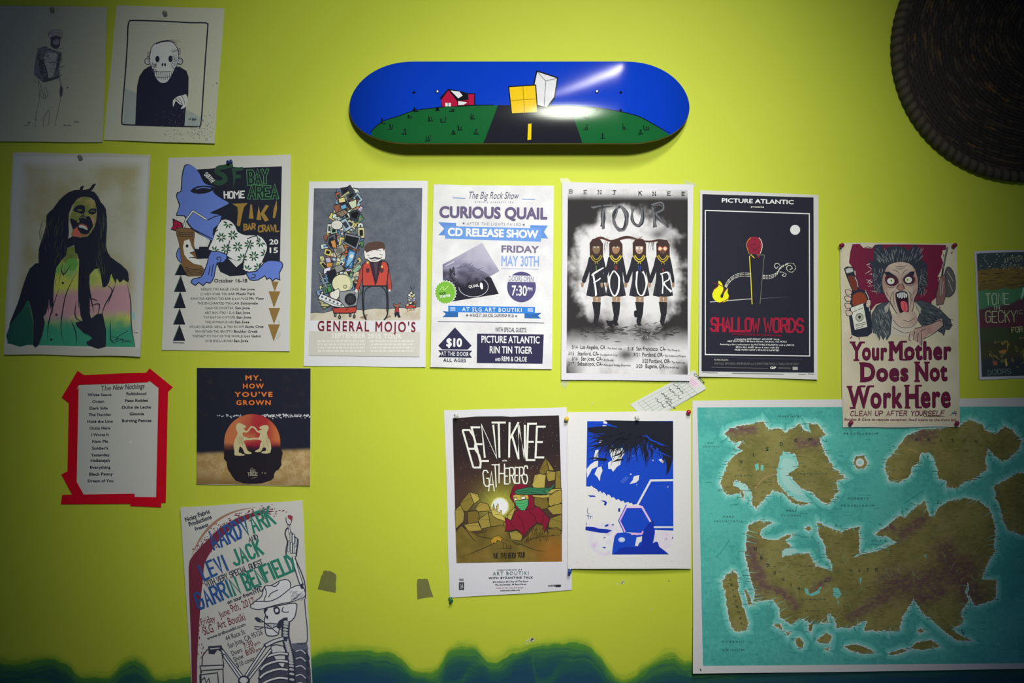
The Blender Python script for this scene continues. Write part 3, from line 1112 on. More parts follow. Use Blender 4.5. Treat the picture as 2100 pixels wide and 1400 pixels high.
A.lines(bk, [[(370, 880), (330, 1000), (300, 1120), (300, 1235)], [(480, 780), (420, 900), (395, 1000), (380, 1130), (400, 1235)], [(380, 740), (395, 800), (440, 740)], [(650, 860), (700, 900), (650, 1000), (630, 1090)], [(720, 860), (670, 990)],
             [(790, 850), (815, 960), (820, 1120), (845, 1255)], [(545, 940), (615, 965)], [(550, 1000), (620, 985), (600, 1080)], [(475, 960), (470, 1060), (520, 1100)], [(440, 1080), (470, 1150), (480, 1240)], [(690, 1080), (690, 1200), (720, 1230)], [(500, 1140), (545, 1180)], [(330, 750), (320, 900)]], 7, 4, 'b')
A.lines(bk, [[(700, 1215), (740, 1195), (720, 1220), (770, 1200), (760, 1222), (805, 1210), (820, 1215)], [(730, 1190), (780, 1160), (800, 1150)], [(700, 1185), (820, 1225)], [(838, 1162), (858, 1160)]], 3, 3)
A.dots(bk, [(392, 852), (352, 1050), (320, 1205)], 8)
A.build('illustration', T, step=9)

# tiki bar crawl
ZT = (320, 300, 300 / 933)
S = Sheet(ZT, [(80, 74), (857, 52), (854, 1306), (38, 1300)], base=0.0010, lift=(0.001, 0.006, 0.004, 0.002), seed=5, edge=0.8)
T = poster('tiki_poster', 'tiki bar crawl poster with a blue long headed figure in patterned shirt', 'poster', S, '#dedbd6')
A = Art(S, '#b9b6b3')
K = '#20222c'
BL_ = '#5a6eb2'
A.poly(K, [(230, 150), (350, 142), (480, 120), (490, 132), (560, 136), (803, 127), (790, 742), (640, 740), (600, 800), (560, 822), (470, 828), (410, 800), (385, 745), (330, 715), (240, 718), (235, 640), (330, 640), (345, 600), (200, 450), (330, 330)], 0)
A.poly('#b9b6b3', [(236, 552), (325, 585), (322, 632), (278, 632), (272, 655), (248, 652)], 0)
A.poly('#b9b6b3', [(460, 715), (555, 735), (512, 770)], 0)
head = [(185, 128), (215, 118), (248, 135), (280, 180), (305, 232), (345, 250), (378, 262), (362, 285), (380, 308), (420, 335), (460, 357), (455, 370), (390, 402), (345, 425), (410, 438), (413, 458), (395, 500), (362, 530), (365, 600), (310, 575), (250, 535), (207, 490), (185, 440), (133, 437), (148, 392), (150, 360), (133, 325), (142, 295), (162, 288), (168, 200)]
A.poly(K, [(x + (6 if x > 260 else -6), y + (6 if y > 350 else -4)) for x, y in head], 2)
A.poly(BL_, head, 2)
A.poly(K, [(218, 286), (262, 255), (330, 252), (380, 264), (340, 292), (275, 304)], 2)
A.line(BL_, [(255, 272), (300, 262), (350, 268)], 7, 3)
A.lines(K, [[(240, 530), (300, 560), (362, 592)], [(345, 425), (380, 420), (390, 402)], [(330, 470), (370, 450), (410, 440)]], 6, 3)
A.line(K, [(176, 520), (190, 470), (235, 412), (320, 465)], 15, 0); A.line('#c4c1b8', [(176, 520), (190, 470), (235, 412), (320, 465)], 8, 0)
A.poly(K, [(105, 458), (168, 488), (174, 522), (130, 542), (92, 530), (108, 505)], 0); A.poly('#a01c3c', [(110, 468), (160, 492), (166, 518), (132, 534), (100, 526), (114, 505)], 0)
A.lines(K, [[(110, 468), (135, 505), (132, 534)], [(135, 505), (162, 500)]], 4, 0)
A.poly(BL_, [(140, 655), (165, 650), (172, 735), (150, 735), (130, 700)], 2, K, 5)
mug = [(128, 528), (190, 522), (246, 540), (240, 620), (262, 720), (305, 782), (295, 818), (240, 826), (178, 815), (160, 720), (148, 620)]
A.poly(K, [(x * 1.0 + (x - 210) * .04, y + (y - 670) * .02) for x, y in mug], 2); A.poly('#6e5236', mug, 2)
A.lines(K, [[(135, 545 + 12 * i), (190, 552 + 12 * i), (240, 548 + 12 * i)] for i in range(3)] + [[(185, 770 + 11 * i), (240, 785 + 11 * i), (298, 778 + 10 * i)] for i in range(4)], 3.5, 3)
A.poly('#c0bdb4', [(172, 640), (180, 602), (212, 592), (228, 640), (246, 670), (215, 680), (245, 702), (210, 710), (262, 715), (290, 758), (240, 748), (200, 718), (180, 690)], 0)
A.ell(K, 198, 635, 9, 10); A.lines(K, [[(210, 712), (235, 708), (268, 716)], [(215, 680), (245, 670)]], 5, 0)
shirt = [(420, 470), (470, 474), (505, 510), (520, 545), (575, 568), (650, 568), (690, 600), (708, 645), (690, 700), (650, 782), (600, 800), (552, 780), (558, 735), (500, 725), (440, 690), (350, 662), (338, 648), (365, 590), (385, 530)]
A.poly(K, [(x + (x - 520) * .02, y + (y - 640) * .02) for x, y in shirt], 2); A.poly('#c6c4bd', shirt, 2)
pet = []
leaf_g = []; leaf_k = []
for gi in range(-5, 6):
    for gj in range(-5, 6):
        cx = 520 + gi * 74 + gj * 30; cy = 640 - gi * 14 + gj * 74
        for q in range(8):
            a = math.pi / 8 + q * math.pi / 4
            ang = a
            for k, dst in ((leaf_g if q % 2 else leaf_k, 1),):
                p0 = (cx + 6 * math.cos(ang), cy + 6 * math.sin(ang)); p1 = (cx + 34 * math.cos(ang), cy + 34 * math.sin(ang))
                if inside(p0, shirt) and inside(p1, shirt): k.append([p0, p1])
A.lines('#2d5a3a', leaf_g, 11, 0, 'b'); A.lines('#1e2f28', leaf_k, 10, 0, 'b')
A.lines(K, [[(605, 600), (560, 720), (556, 780)], [(470, 600), (450, 690)], [(580, 590), (640, 570), (650, 600)], [(395, 530), (360, 560)]], 6, 3)
for limb in ([(352, 668), (452, 690), (432, 738), (386, 752), (370, 832), (345, 872), (320, 866), (300, 888), (272, 868), (252, 886), (222, 866), (238, 845), (288, 832), (310, 790), (328, 740)],
             [(578, 802), (640, 796), (690, 740), (740, 727), (800, 738), (806, 770), (785, 810), (790, 852), (765, 842), (742, 860), (728, 838), (705, 848), (694, 825), (650, 852), (602, 852), (585, 828)]):
    A.poly(BL_, limb, 2, None); A.line(K, catmull(limb, 2, True) + [limb[0]], 6, 0)
A.lines(K, [[(385, 745), (410, 735), (412, 710), (395, 705), (388, 720), (400, 724)], [(600, 840), (630, 835), (632, 818), (612, 818)], [(345, 760), (335, 820)], [(365, 750), (352, 830)]], 5, 3)
for x0, x1, ax, y0, y1 in ((120, 200, 155, 745, 822), (115, 193, 158, 824, 928), (113, 190, 155, 926, 1031), (110, 187, 151, 1033, 1136), (108, 187, 150, 1137, 1240)):
    A.poly(K, [(x0, y1), (ax, y0), (x1, y1)]); A.line('#3d5c49', [(x0, y1), (ax, y0)], 4, 0)
for x0, x1, ax, y0, y1 in ((735, 782, 757, 862, 926), (718, 793, 752, 924, 1029), (718, 792, 752, 1030, 1133), (714, 790, 750, 1135, 1243)):
    A.poly('#7d6236', [(x0, y0), (x1, y0), (ax, y1)])
A.lines('#8d8a86', [[(760, 1240), (780, 1200), (790, 1180)], [(775, 1230), (795, 1190)], [(780, 1110), (790, 1130)]], 3, 0)
GR = '#2b4536'
A.line(GR, [(490, 118), (440, 130), (395, 140), (390, 165), (430, 185), (440, 215), (405, 235), (370, 225)], 30, 3)
A.line(GR, [(495, 140), (500, 200), (490, 268)], 30, 3, 't'); A.lines(GR, [[(490, 150), (555, 142)], [(495, 195), (540, 190)]], 22, 0)
A.hand('SOUTH', 308, 180, 355, 232, 24, '#c9c7c0', 5, 2)
A.hand('BAY', 590, 236, 712, 232, 78, '#4b7a52', 22, 2); A.hand('BAY', 590, 236, 712, 232, 78, '#1d2a28', 14, 2)
A.hand('AREA', 592, 328, 774, 328, 72, '#4b7a52', 21, 2); A.hand('AREA', 592, 328, 774, 328, 72, '#1d2a28', 13, 2)
A.hand('HOME', 436, 328, 562, 326, 40, '#c9c7c0', 9, 2)
GO = '#8a6a34'
A.poly(GO, [(486, 366), (585, 362), (560, 388), (548, 440), (535, 510), (515, 505), (522, 430), (520, 388)], 1)
A.poly(GO, [(602, 370), (612, 372), (622, 462), (592, 460)], 0)
A.poly(GO, [(655, 380), (672, 470), (640, 468)], 0); A.poly(GO, [(700, 372), (720, 380), (690, 425), (720, 470), (695, 480), (664, 430)], 0)
A.poly(GO, [(770, 342), (772, 400), (758, 458), (745, 455), (750, 400)], 0)
A.hand('BAR', 562, 530, 632, 528, 34, GO, 9, 2); A.hand('CRAWL', 655, 544, 782, 540, 38, GO, 9, 2)
A.build('illustration', T, step=9)
B = Art(S, '#b9b6b3')
B.t('20', 722, 626, 780, 626, 34, '#cdcbc5', .03); B.t('15', 724, 680, 778, 680, 36, '#cdcbc5', .03)
B.t('October 16-18', 370, 868, 582, 868, 24, K, .02)
for i, (x0, x1, x2, x3, a, b) in enumerate(((288, 528, 538, 630, "RENJI'S TIKI RAGE CAGE", "San Jose"), (285, 502, 510, 632, "LUCKY STAR TIKI BAR", "Menlo Park"), (222, 588, 595, 688, "KAHUNA KEVIN'S TIKI BAR & LOUNGE", "Mt. View"),
        (263, 532, 540, 650, "THE ENCHANTED TIKI-LAIR", "Sunnyvale"), (313, 497, 505, 598, "CASA DE COCKTAIL", "San Jose"), (310, 500, 508, 600, "ART BOUTIKI / SLG", "San Jose"), (302, 505, 513, 606, "TOP NOTCH CUSTOMS", "San Jose"),
        (312, 493, 502, 595, "THE HUMAHUA HAI", "San Jose"), (216, 560, 568, 685, "HULA'S ISLAND GRILL & TIKI ROOM", "Santa Cruz"), (253, 490, 498, 648, "MOUNTAIN TIKI GROTTO", "Boulder Creek"), (232, 557, 565, 667, "TIKITASTIC'S TOP OF THE WORLD", "Los Gatos"), (313, 487, 495, 588, "OUR BIG LUAUSKI", "San Jose"))):
    y = 918 + i * 29.9
    B.t(a, x0, y, x1, y, 15, '#33343c', .0, res=1); B.t(b, x2, y, x3, y, 17, K, .02, res=1)
B.line('#6d6b6a', [(108, 1250), (180, 1252)], 7, 0)
B.build('lettering', T, step=9)

# set list framed in red tape
ZL = (100, 740, 280 / 1225)
S = Sheet(ZL, [(215, 160), (1030, 150), (1010, 1260), (205, 1250)], base=0.0005, seed=6, wrinkle=0.0001)
T = poster('set_list', 'white set list sheet framed on the wall with bright red tape', 'set list', S, '#dad8cf', group='handbills and notes on the wall')
B = Art(S, '#9b9b8f')
q = '#23252c'
for i, (x0, x1, s_) in enumerate(((348, 563, 'White Sauce'), (390, 498, 'Ocean'), (366, 530, 'Dark Side'), (357, 563, 'The Decider'), (345, 575, 'Hold the Line'), (366, 553, 'Outta Here'), (380, 540, 'I Wrote It'), (390, 532, 'Nam Pla'), (388, 533, "Soldier's"), (377, 547, 'Yesterday'), (375, 547, 'Hallelujah'), (370, 555, 'Everything'), (363, 576, 'Black Penny'), (350, 580, 'Dream of You'))):
    y = (317, 377, 437, 496, 556, 616, 675, 735, 796, 857, 907, 968, 1028, 1089)[i]
    B.t(s_, x0, y, x1, y - 2, 27, q, .035)
for x0, x1, y, s_ in ((697, 876, 307, 'Robinhood'), (684, 890, 368, 'Paso Robles'), (657, 918, 428, 'Dulce de Leche'), (724, 855, 488, 'Gimmie'), (657, 922, 549, 'Burning Fences')):
    B.t(s_, x0, y, x1, y - 2, 27, q, .035)
B.t('The', 470, 268, 558, 262, 44, q, .0, .2); B.t('New Nothings', 575, 262, 862, 245, 46, q, .012, .25)
B.build('lettering', T)
B = Art(S, '#9b9b8f')
B.ell('#c4c4ba', 735, 728, 12, 9)
B.build('torn_spot', T)
TAPE = mat('red_tape', (0.74, 0.004, 0.022), 0.6, 0.12, bump=0.1)


def flat_piece(name, parent, zoom, pts, base, th, m, loc, label=None):
    """a thin cut piece of tape or paper lying flat at height base"""
    P = [(zoom[0] + u * zoom[2], zoom[1] + v * zoom[2]) for u, v in pts]
    n = len(P)
    V = [Vector(W(x, y, base + th)) - loc for x, y in P] + [Vector(W(x, y, base)) - loc for x, y in P]
    area = sum(P[i][0] * P[(i+1) % n][1] - P[(i+1) % n][0] * P[i][1] for i in range(n))
    f = tuple(range(n)) if area < 0 else tuple(range(n - 1, -1, -1))
    F = [f, tuple(n + i for i in reversed(f))] + [(i, (i+1) % n, n + (i+1) % n, n + i) for i in range(n)]
    me = bpy.data.meshes.new(name); me.from_pydata(V, [], F)
    bm = bmesh.new(); bm.from_mesh(me); bmesh.ops.recalc_face_normals(bm, faces=bm.faces[:]); bm.to_mesh(me); bm.free()
    o = link(name, me, parent, m=m)
    if label: o['label'] = label
    return o


for i, pts in enumerate(([(300, 128), (660, 110), (895, 105), (892, 190), (660, 202), (270, 214), (262, 150)], [(258, 88), (318, 128), (180, 378), (115, 328)], [(905, 66), (1112, 234), (1070, 275), (870, 108)],
                         [(890, 110), (1075, 240), (1070, 285), (985, 240), (905, 178), (888, 185)],
                         [(180, 340), (268, 235), (250, 1090), (168, 990)], [(985, 240), (1070, 280), (1050, 1270), (962, 1275)], [(112, 1018), (165, 990), (250, 1085), (312, 1195), (210, 1200)],
                         [(120, 1200), (770, 1190), (772, 1280), (108, 1285)], [(730, 1218), (1010, 1222), (1008, 1312), (732, 1300)])):
    flat_piece('tape_strip', T, ZL, pts, 0.0017 + i * 0.00012, 0.00014, TAPE, S.loc)

# square album print: mountain of a head with two bears
ZH = (390, 740, 260 / 1348)
S = Sheet(ZH, [(70, 72), (1280, 78), (1276, 1328), (68, 1308)], base=0.0008, lift=(0.0, 0.002, 0.004, 0.003), seed=7, edge=1.5)
T = poster('album_print', 'square dark album print with orange title and two bears on a head', 'print', S, '#d0cabd')
A = Art(S, '#c6c4bb')


def albg(x, y):
    hz_ = 985 - (x - 70) * 0.035
    n = fbm(x, y, 90, 4) * 1.2 + nz(x, y, 14, 3) * .5
    sky = mix(A.c('#20222c'), A.c('#3a3226'), sstep(.1, .7, n) * (0.5 if y < 600 else 0.15) * (1 if x < 300 or x > 950 else .3))
    gr = mix(A.c('#9a7d4a'), A.c('#b39a6a'), sstep(-.3, .4, n))
    gr = mix(gr, A.c('#5c4422'), sstep(1150, 1330, y + n * 60) * (.7 if x < 640 else .35))
    gr = mix(gr, A.c('#7a5a30'), sstep(350, 150, x) * .25)
    return mix(sky, gr, sstep(hz_ - 28, hz_ + 28, y))


A.field([(70, 73), (1280, 79), (1276, 1327), (68, 1307)], 96, 96, albg)
rr = random.Random(21)
sp = []
for i in range(210):
    x = rr.uniform(760, 1276) if i < 170 else rr.uniform(290, 560)
    y = 582 + rr.gauss(0, 9 if x > 700 else 6)
    sp.append((x, y))
A.dots('#aeadaa', sp, 6, 5, rnd=rr)
A.dots('#d6d6d2', [(x + rr.uniform(-4, 4), y + rr.uniform(-5, 5)) for x, y in sp[:80]], 4, 5, rnd=rr)


def orb(x, y):
    n = fbm(x, y, 120, 6)
    c = mix(A.c('#b0673f'), A.c('#9c2c30'), sstep(450, 760, x + n * 120))
    c = mix(c, A.c('#b5653a'), sstep(800, 930, x))
    c = mix(c, A.c('#b26a45'), sstep(.1, .5, -n) * .5)
    c = mix(c, A.c('#8f1f34'), sstep(845, 890, y) * sstep(480, 620, x))
    return mix(c, A.c('#231f24'), sstep(890, 925, y + n * 20))


ring = [(660 + 298 * math.cos(a), 862 + 298 * math.sin(a)) for a in [math.pi + math.pi * i / 40 for i in range(41)]]
A.poly(orb, ring + [(962, 930), (985, 975), (968, 1060), (972, 1105), (935, 1160), (915, 1165), (892, 1200), (890, 1240), (860, 1268), (760, 1300), (660, 1306), (560, 1298), (480, 1270), (440, 1215), (400, 1150), (385, 1070), (358, 1040), (360, 960)], 0)
CRM = '#b8ab7c'
bear = [(492, 680), (515, 660), (545, 664), (590, 690), (592, 708), (560, 715), (580, 735), (610, 745), (640, 702), (660, 698), (700, 735), (730, 745)]
A.poly(CRM, [(488, 690), (510, 660), (540, 664), (590, 690), (592, 706), (566, 715), (590, 745), (560, 760), (565, 800), (625, 820), (620, 838), (570, 850), (590, 900), (610, 950), (650, 972), (646, 988), (585, 985), (562, 940), (545, 915), (545, 985), (575, 990), (570, 1005), (475, 1003), (472, 960), (462, 900), (478, 830), (505, 770), (490, 730)], 2)
A.poly(CRM, [(735, 705), (760, 690), (800, 680), (830, 690), (832, 725), (815, 765), (835, 820), (858, 880), (852, 975), (765, 980), (760, 965), (785, 955), (790, 920), (770, 925), (752, 962), (705, 970), (690, 955), (735, 930), (745, 880), (760, 850), (715, 835), (640, 832), (640, 818), (700, 818), (730, 810), (745, 770), (720, 745), (745, 735), (765, 722), (740, 718)], 2)
A.lines(CRM, [[(575, 752), (610, 748), (640, 708), (662, 700), (690, 715), (715, 748), (745, 760)], [(600, 828), (640, 832), (680, 822), (730, 828)]], 17, 3)
A.poly('#231f24', [(532, 905), (552, 940), (548, 975), (518, 972), (520, 935)], 2)
A.poly('#231f24', [(795, 915), (808, 940), (800, 955), (780, 955)], 2)
A.lines('#8d7d50', [[(rr.uniform(490, 580), rr.uniform(770, 900)) for _ in range(2)] for _ in range(14)] + [[(rr.uniform(765, 840), rr.uniform(770, 920)) for _ in range(2)] for _ in range(12)], 2.5, 0)
A.build('illustration', T, step=9)
B = Art(S, '#c6c4bb')
for s_, x0, x1, y in (('MY,', 585, 760, 207), ('HOW', 560, 785, 295), ("YOU'VE", 472, 878, 384), ('GROWN', 487, 858, 471)):
    B.t(s_, x0, y, x1, y, 58, '#b3402c', .045, 0, 1.25); B.t(s_, x0 + 4, y - 5, x1 - 4, y - 5, 46, '#d08030', .012, 0, 1.25)
B.hand('BIG', 640, 1180, 690, 1178, 24, '#8a8468', 5, 1); B.hand('TREE', 612, 1220, 716, 1214, 32, '#a59f80', 6, 1)
B.lines('#8a8468', [[(650, 1248), (712, 1230)], [(640, 1150), (655, 1135), (672, 1146)], [(758, 1190), (770, 1182), (768, 1200)], [(785, 1180), (790, 1200), (805, 1185), (808, 1200)]], 4, 0)
B.build('lettering', T)

# skeleton cowboy concert poster
ZA = (350, 1010, 310 / 1113)
S = Sheet(ZA, [(72, 108), (968, 55), (1045, 1480), (160, 1490)], base=0.0010, lift=(0.007, 0.003, 0.002, 0.002), seed=8, edge=1.5)
T = poster('gig_poster', 'hand lettered gig poster with a skeleton in a cowboy hat', 'poster', S, '#dcd9d2')
A = Art(S, '#a09e9c')
RD = '#5a2430'
rr = random.Random(31)
arc_ = [(175, 1480), (168, 1300), (165, 1100), (160, 900), (158, 750), (160, 620), (185, 500), (240, 400), (330, 300), (440, 220), (560, 165), (680, 140), (760, 135)]
A.poly(RD, [(140, 500), (200, 420), (290, 330), (370, 255), (500, 180), (640, 140), (770, 135), (640, 165), (540, 210), (440, 270), (360, 350), (300, 430), (250, 520), (240, 620), (225, 750), (215, 900), (205, 1050), (195, 1250), (190, 1485), (160, 1485), (150, 1100), (138, 800), (132, 600)], 2)
sc_ = []
for i in range(500):
    k = rr.uniform(0, len(arc_) - 1.01); j = int(k); f = k - j
    x = arc_[j][0] * (1 - f) + arc_[j + 1][0] * f + rr.gauss(0, 38); y = arc_[j][1] * (1 - f) + arc_[j + 1][1] * f + rr.gauss(0, 20)
    l = rr.uniform(8, 24); sl = (arc_[j + 1][0] - arc_[j][0], arc_[j + 1][1] - arc_[j][1]); q_ = math.hypot(*sl)
    if x < 142 + 0.012 * y + 10: continue
    sc_.append([(x, y), (x + sl[0] / q_ * l, y + sl[1] / q_ * l)])
A.lines(RD, sc_, 7, 0, 'b')
A.lines('#7a5a4a', [[(150 + k * 2, 470 - k * 6), (230, 330 - k * 5), (340, 215 - k * 4), (480, 140 - k * 2), (640, 105)] for k in range(5)], 5, 4, 'b')
K = '#2b2d38'
hatp = [(585, 840), (620, 800), (670, 760), (690, 690), (740, 682), (800, 650), (850, 638), (880, 660), (886, 700), (930, 682), (970, 690), (990, 730), (985, 765), (900, 800), (800, 820), (700, 848), (640, 860)]
A.poly('#aaa8a5', hatp, 2); A.line(K, catmull(hatp, 3, True) + [hatp[0]], 7, 0)
A.lines(K, [[(690, 690), (705, 740), (690, 800), (780, 780), (886, 700)], [(740, 682), (770, 690), (800, 660)], [(620, 800), (650, 800), (690, 800)], [(790, 715), (740, 740), (720, 770)], [(960, 740), (900, 790)]], 7, 4)
sh_ = []
for i in range(70):
    x = rr.uniform(890, 985); y = rr.uniform(720, 790); sh_.append([(x, y), (x - 14, y + 10)])
A.lines('#6a6a6c', sh_, 3, 0)
skull = [(695, 850), (760, 838), (915, 812), (925, 860), (910, 920), (870, 950), (830, 930), (800, 1000), (790, 1045), (740, 1055), (705, 1045), (695, 1000), (690, 960), (690, 930), (700, 900), (690, 880)]
A.poly('#a9a7a3', skull, 2); A.line(K, catmull(skull, 3, True) + [skull[0]], 8, 0)
A.poly(K, [(755, 850), (785, 838), (805, 860), (800, 890), (770, 895)], 2); A.poly('#a9a7a3', [(768, 858), (788, 852), (794, 872), (775, 882)], 2)
A.poly(K, [(700, 905), (718, 905), (716, 932), (704, 925)], 1); A.poly(K, [(695, 850), (720, 850), (700, 880), (690, 890)], 1)
A.lines(K, [[(830, 840), (820, 870), (850, 880), (870, 875)], [(690, 965), (740, 960), (790, 965), (830, 930)], [(692, 990), (740, 1000), (780, 980)], [(840, 920), (860, 960), (840, 1010), (800, 1000)]], 7, 4)
A.lines(K, [[(700 + i * 11, 962), (701 + i * 11, 992)] for i in range(9)], 4, 0)
A.poly(K, [(800, 940), (860, 915), (850, 970), (800, 1000), (780, 985)], 2)
A.lines(K, [[(620, 925), (640, 920), (690, 955), (790, 1035)], [(615, 985), (690, 990)], [(615, 1000), (650, 1005), (690, 985)], [(620, 925), (650, 950), (680, 950)]], 7, 3)
A.poly(K, [(618, 925), (640, 920), (665, 945), (640, 950)], 2)
# spine and ribs
sp_ = [(850, 950), (845, 1050), (860, 1120), (880, 1200), (890, 1300), (895, 1480)]
A.poly('#3a3c46', [(720, 1180), (850, 1160), (870, 1485), (640, 1485), (650, 1300)], 0); A.poly('#3a3c46', [(900, 1110), (1000, 1100), (1030, 1300), (1042, 1485), (900, 1485)], 0)
A.line(K, sp_, 60, 4)
for p in catmull(sp_, 5): A.ell('#8f8f8d', p[0], p[1], 20, 9, .2, 12)
A.line(K, [(690, 1130), (760, 1095), (830, 1075), (860, 1080)], 34, 3); A.line('#a09e9b', [(700, 1125), (765, 1092), (830, 1072)], 18, 3)
A.poly('#a09e9b', [(740, 1125), (830, 1130), (845, 1200), (835, 1285), (800, 1270), (750, 1190)], 2, K, 8)
for i, y in enumerate((1200, 1255, 1315, 1380, 1440)):
    A.line(K, [(870, y - 10), (790, y - 15), (700, y + 15), (660 - i * 6, y + 60)], 27, 4); A.line('#a6a4a1', [(862, y - 12), (790, y - 17), (702, y + 11), (668 - i * 6, y + 48)], 13, 4)
    A.line(K, [(915, y - 30), (960, y - 40), (1000, y - 10), (1015, y + 30)], 22, 4); A.line('#8b8b8d', [(920, y - 32), (960, y - 42), (995, y - 14)], 10, 4)
A.poly('#4b4d58', [(890, 1110), (1000, 1100), (1015, 1150), (905, 1160)], 0)
A.lines(K, [[(985, 780), (995, 900), (1005, 1000), (1000, 1105), (930, 1110)]], 7, 4)
# raised arm and hand with brush
A.line(K, [(905, 470), (925, 560), (965, 680), (975, 690)], 30, 3); A.line('#a5a3a0', [(906, 472), (927, 560), (962, 670)], 16, 3); A.line(K, [(915, 480), (985, 650), (992, 780)], 8, 3)
A.lines(K, [[(850, 490), (850, 420), (860, 360), (842, 300), (860, 260), (885, 290), (920, 330), (938, 350), (930, 420), (925, 470)]], 10, 3)
for x0, y0, x1, y1 in ((870, 240, 878, 300), (885, 300, 885, 370), (905, 310, 905, 380), (925, 340, 920, 400), (872, 360, 868, 430), (890, 370, 888, 440), (908, 380, 905, 440), (922, 400, 915, 440)):
    A.line(K, [(x0, y0), (x1, y1)], 17, 0, cap=True); A.line('#a9a7a4', [(x0, y0), (x1, y1)], 8, 0, cap=True)
A.lines(K, [[(850, 180), (852, 215), (875, 240), (890, 210), (895, 170)]], 6, 3)
A.poly('#742836', [(860, 170), (875, 163), (895, 175), (895, 205), (870, 190)], 2)
# left arm bones and paint can
for a, b in (((370, 1150), (540, 1370)), ((395, 1200), (525, 1385)), ((540, 1370), (690, 1140)), ((560, 1385), (735, 1160))):
    A.line(K, [a, b], 26, 0, cap=True); A.line('#a6a4a1', [a, b], 12, 0, cap=True)
A.ell(K, 540, 1385, 44, 40); A.ell('#a6a4a1', 538, 1380, 30, 22)
A.lines(K, [[(230, 1270), (235, 1200), (270, 1155), (330, 1140), (375, 1170), (390, 1260), (385, 1275)], [(215, 1275), (390, 1268)], [(215, 1275), (222, 1310), (385, 1298), (392, 1268)], [(222, 1310), (228, 1480)], [(385, 1300), (392, 1480)],
             [(215, 1340), (345, 1325), (352, 1400)], [(215, 1340), (220, 1480)], [(230, 1380), (250, 1360), (262, 1400), (280, 1365), (290, 1400)]], 8, 0)
A.poly(K, [(275, 1130), (375, 1122), (385, 1160), (360, 1165), (350, 1150), (320, 1190), (280, 1185)], 0); A.line('#9a9896', [(290, 1150), (360, 1142)], 8, 0)
A.build('illustration', T, step=9)
B = Art(S, '#a09e9c')
BLU, GRN = '#24406e', '#22604f'


def twotone(split, s_):
    return lambda x, y: mix(B.c(BLU), B.c(GRN), sstep(split - 60, split + 60, x))


B.hand('AARDVARK', 318, 418, 770, 225, 128, twotone(560, 0), 17, 3, 2, 2.0)
B.hand('AND', 582, 362, 645, 338, 34, K, 7, 1, 3)
B.hand('LEVI', 250, 640, 425, 565, 112, twotone(700, 0), 17, 3, 4, 2.2); B.hand('JACK', 475, 535, 682, 450, 105, GRN, 18, 3, 5, 2.2)
B.hand('WITH VERY SPECIAL GUEST', 262, 697, 682, 530, 42, K, 6, 1, 6)
B.hand('GARRIN', 212, 855, 515, 735, 118, twotone(420, 0), 17, 3, 7, 2.0); B.hand('BENFIELD', 562, 715, 918, 565, 118, GRN, 18, 3, 8, 2.0)
B.t('Noisy Fabric', 112, 215, 293, 150, 34, K, .03); B.t('Productions', 140, 250, 305, 190, 34, K, .03); B.t('Presents', 185, 282, 280, 245, 28, K, .03)
B.t('on tour from', 422, 822, 605, 748, 30, K, .03); B.hand('NYC', 615, 745, 678, 720, 36, K, 7, 1, 9)
B.t('Friday', 228, 975, 332, 945, 48, RD, .0); B.t('June', 365, 922, 440, 890, 50, RD, .0); B.t('9th, 2017', 450, 880, 625, 820, 56, RD, .0)
B.t('SLG', 248, 1048, 320, 1022, 62, RD, .0); B.t('Art', 350, 1005, 410, 985, 56, RD, .0); B.t('Boutiki', 432, 975, 553, 935, 56, RD, .0)
B.t('www.artboutiki.com', 272, 1085, 552, 978, 24, K, .02)
B.t('44 Race St', 410, 1090, 552, 1035, 36, K, .0); B.t('San Jose, CA 95126', 430, 1145, 680, 1040, 38, K, .0)
B.t('Doors', 455, 1200, 530, 1170, 36, K, .0); B.t('7:30', 545, 1150, 612, 1122, 44, RD, .0); B.t('pm', 620, 1125, 662, 1108, 24, RD, .0)
B.t('Show', 472, 1245, 540, 1215, 36, K, .0); B.t('8:00', 560, 1200, 625, 1172, 44, RD, .0); B.t('pm', 632, 1170, 670, 1155, 24, RD, .0)
B.t('$10 cover', 492, 1285, 625, 1232, 36, K, .0)
B.build('lettering', T, step=9)
# ------------------------------------------------------------------ posters in the middle row
# cartoon man pulling a cart of junk
ZG = (610, 350, 280 / 933)
S = Sheet(ZG, [(80, 73), (890, 68), (876, 1342), (42, 1332)], base=0.0016, lift=(0.0, 0.001, 0.002, 0.001), wrinkle=0.0, seed=9, edge=0.8)
T = poster('cartoon_poster', 'tour poster with a moustached cartoon man pulling a tall pile of junk', 'poster', S, '#e6e6e8')
A = Art(S, '#d5d3d8')
rr = random.Random(41)
GK = '#2a2c36'


def sky(x, y):
    n = nz(x, y, 9, 3) * .5 + fbm(x, y, 60, 5)
    return mix(A.c('#565b6b'), A.c('#6a6e7a'), sstep(-.6, .6, n))


A.field([(113, 120), (853, 118), (838, 1022), (88, 1022)], 80, 96, sky)


def sand(x, y):
    return mix(A.c('#c9c0b3'), A.c('#b5a793'), sstep(-.2, .5, fbm(x, y, 70, 8)))


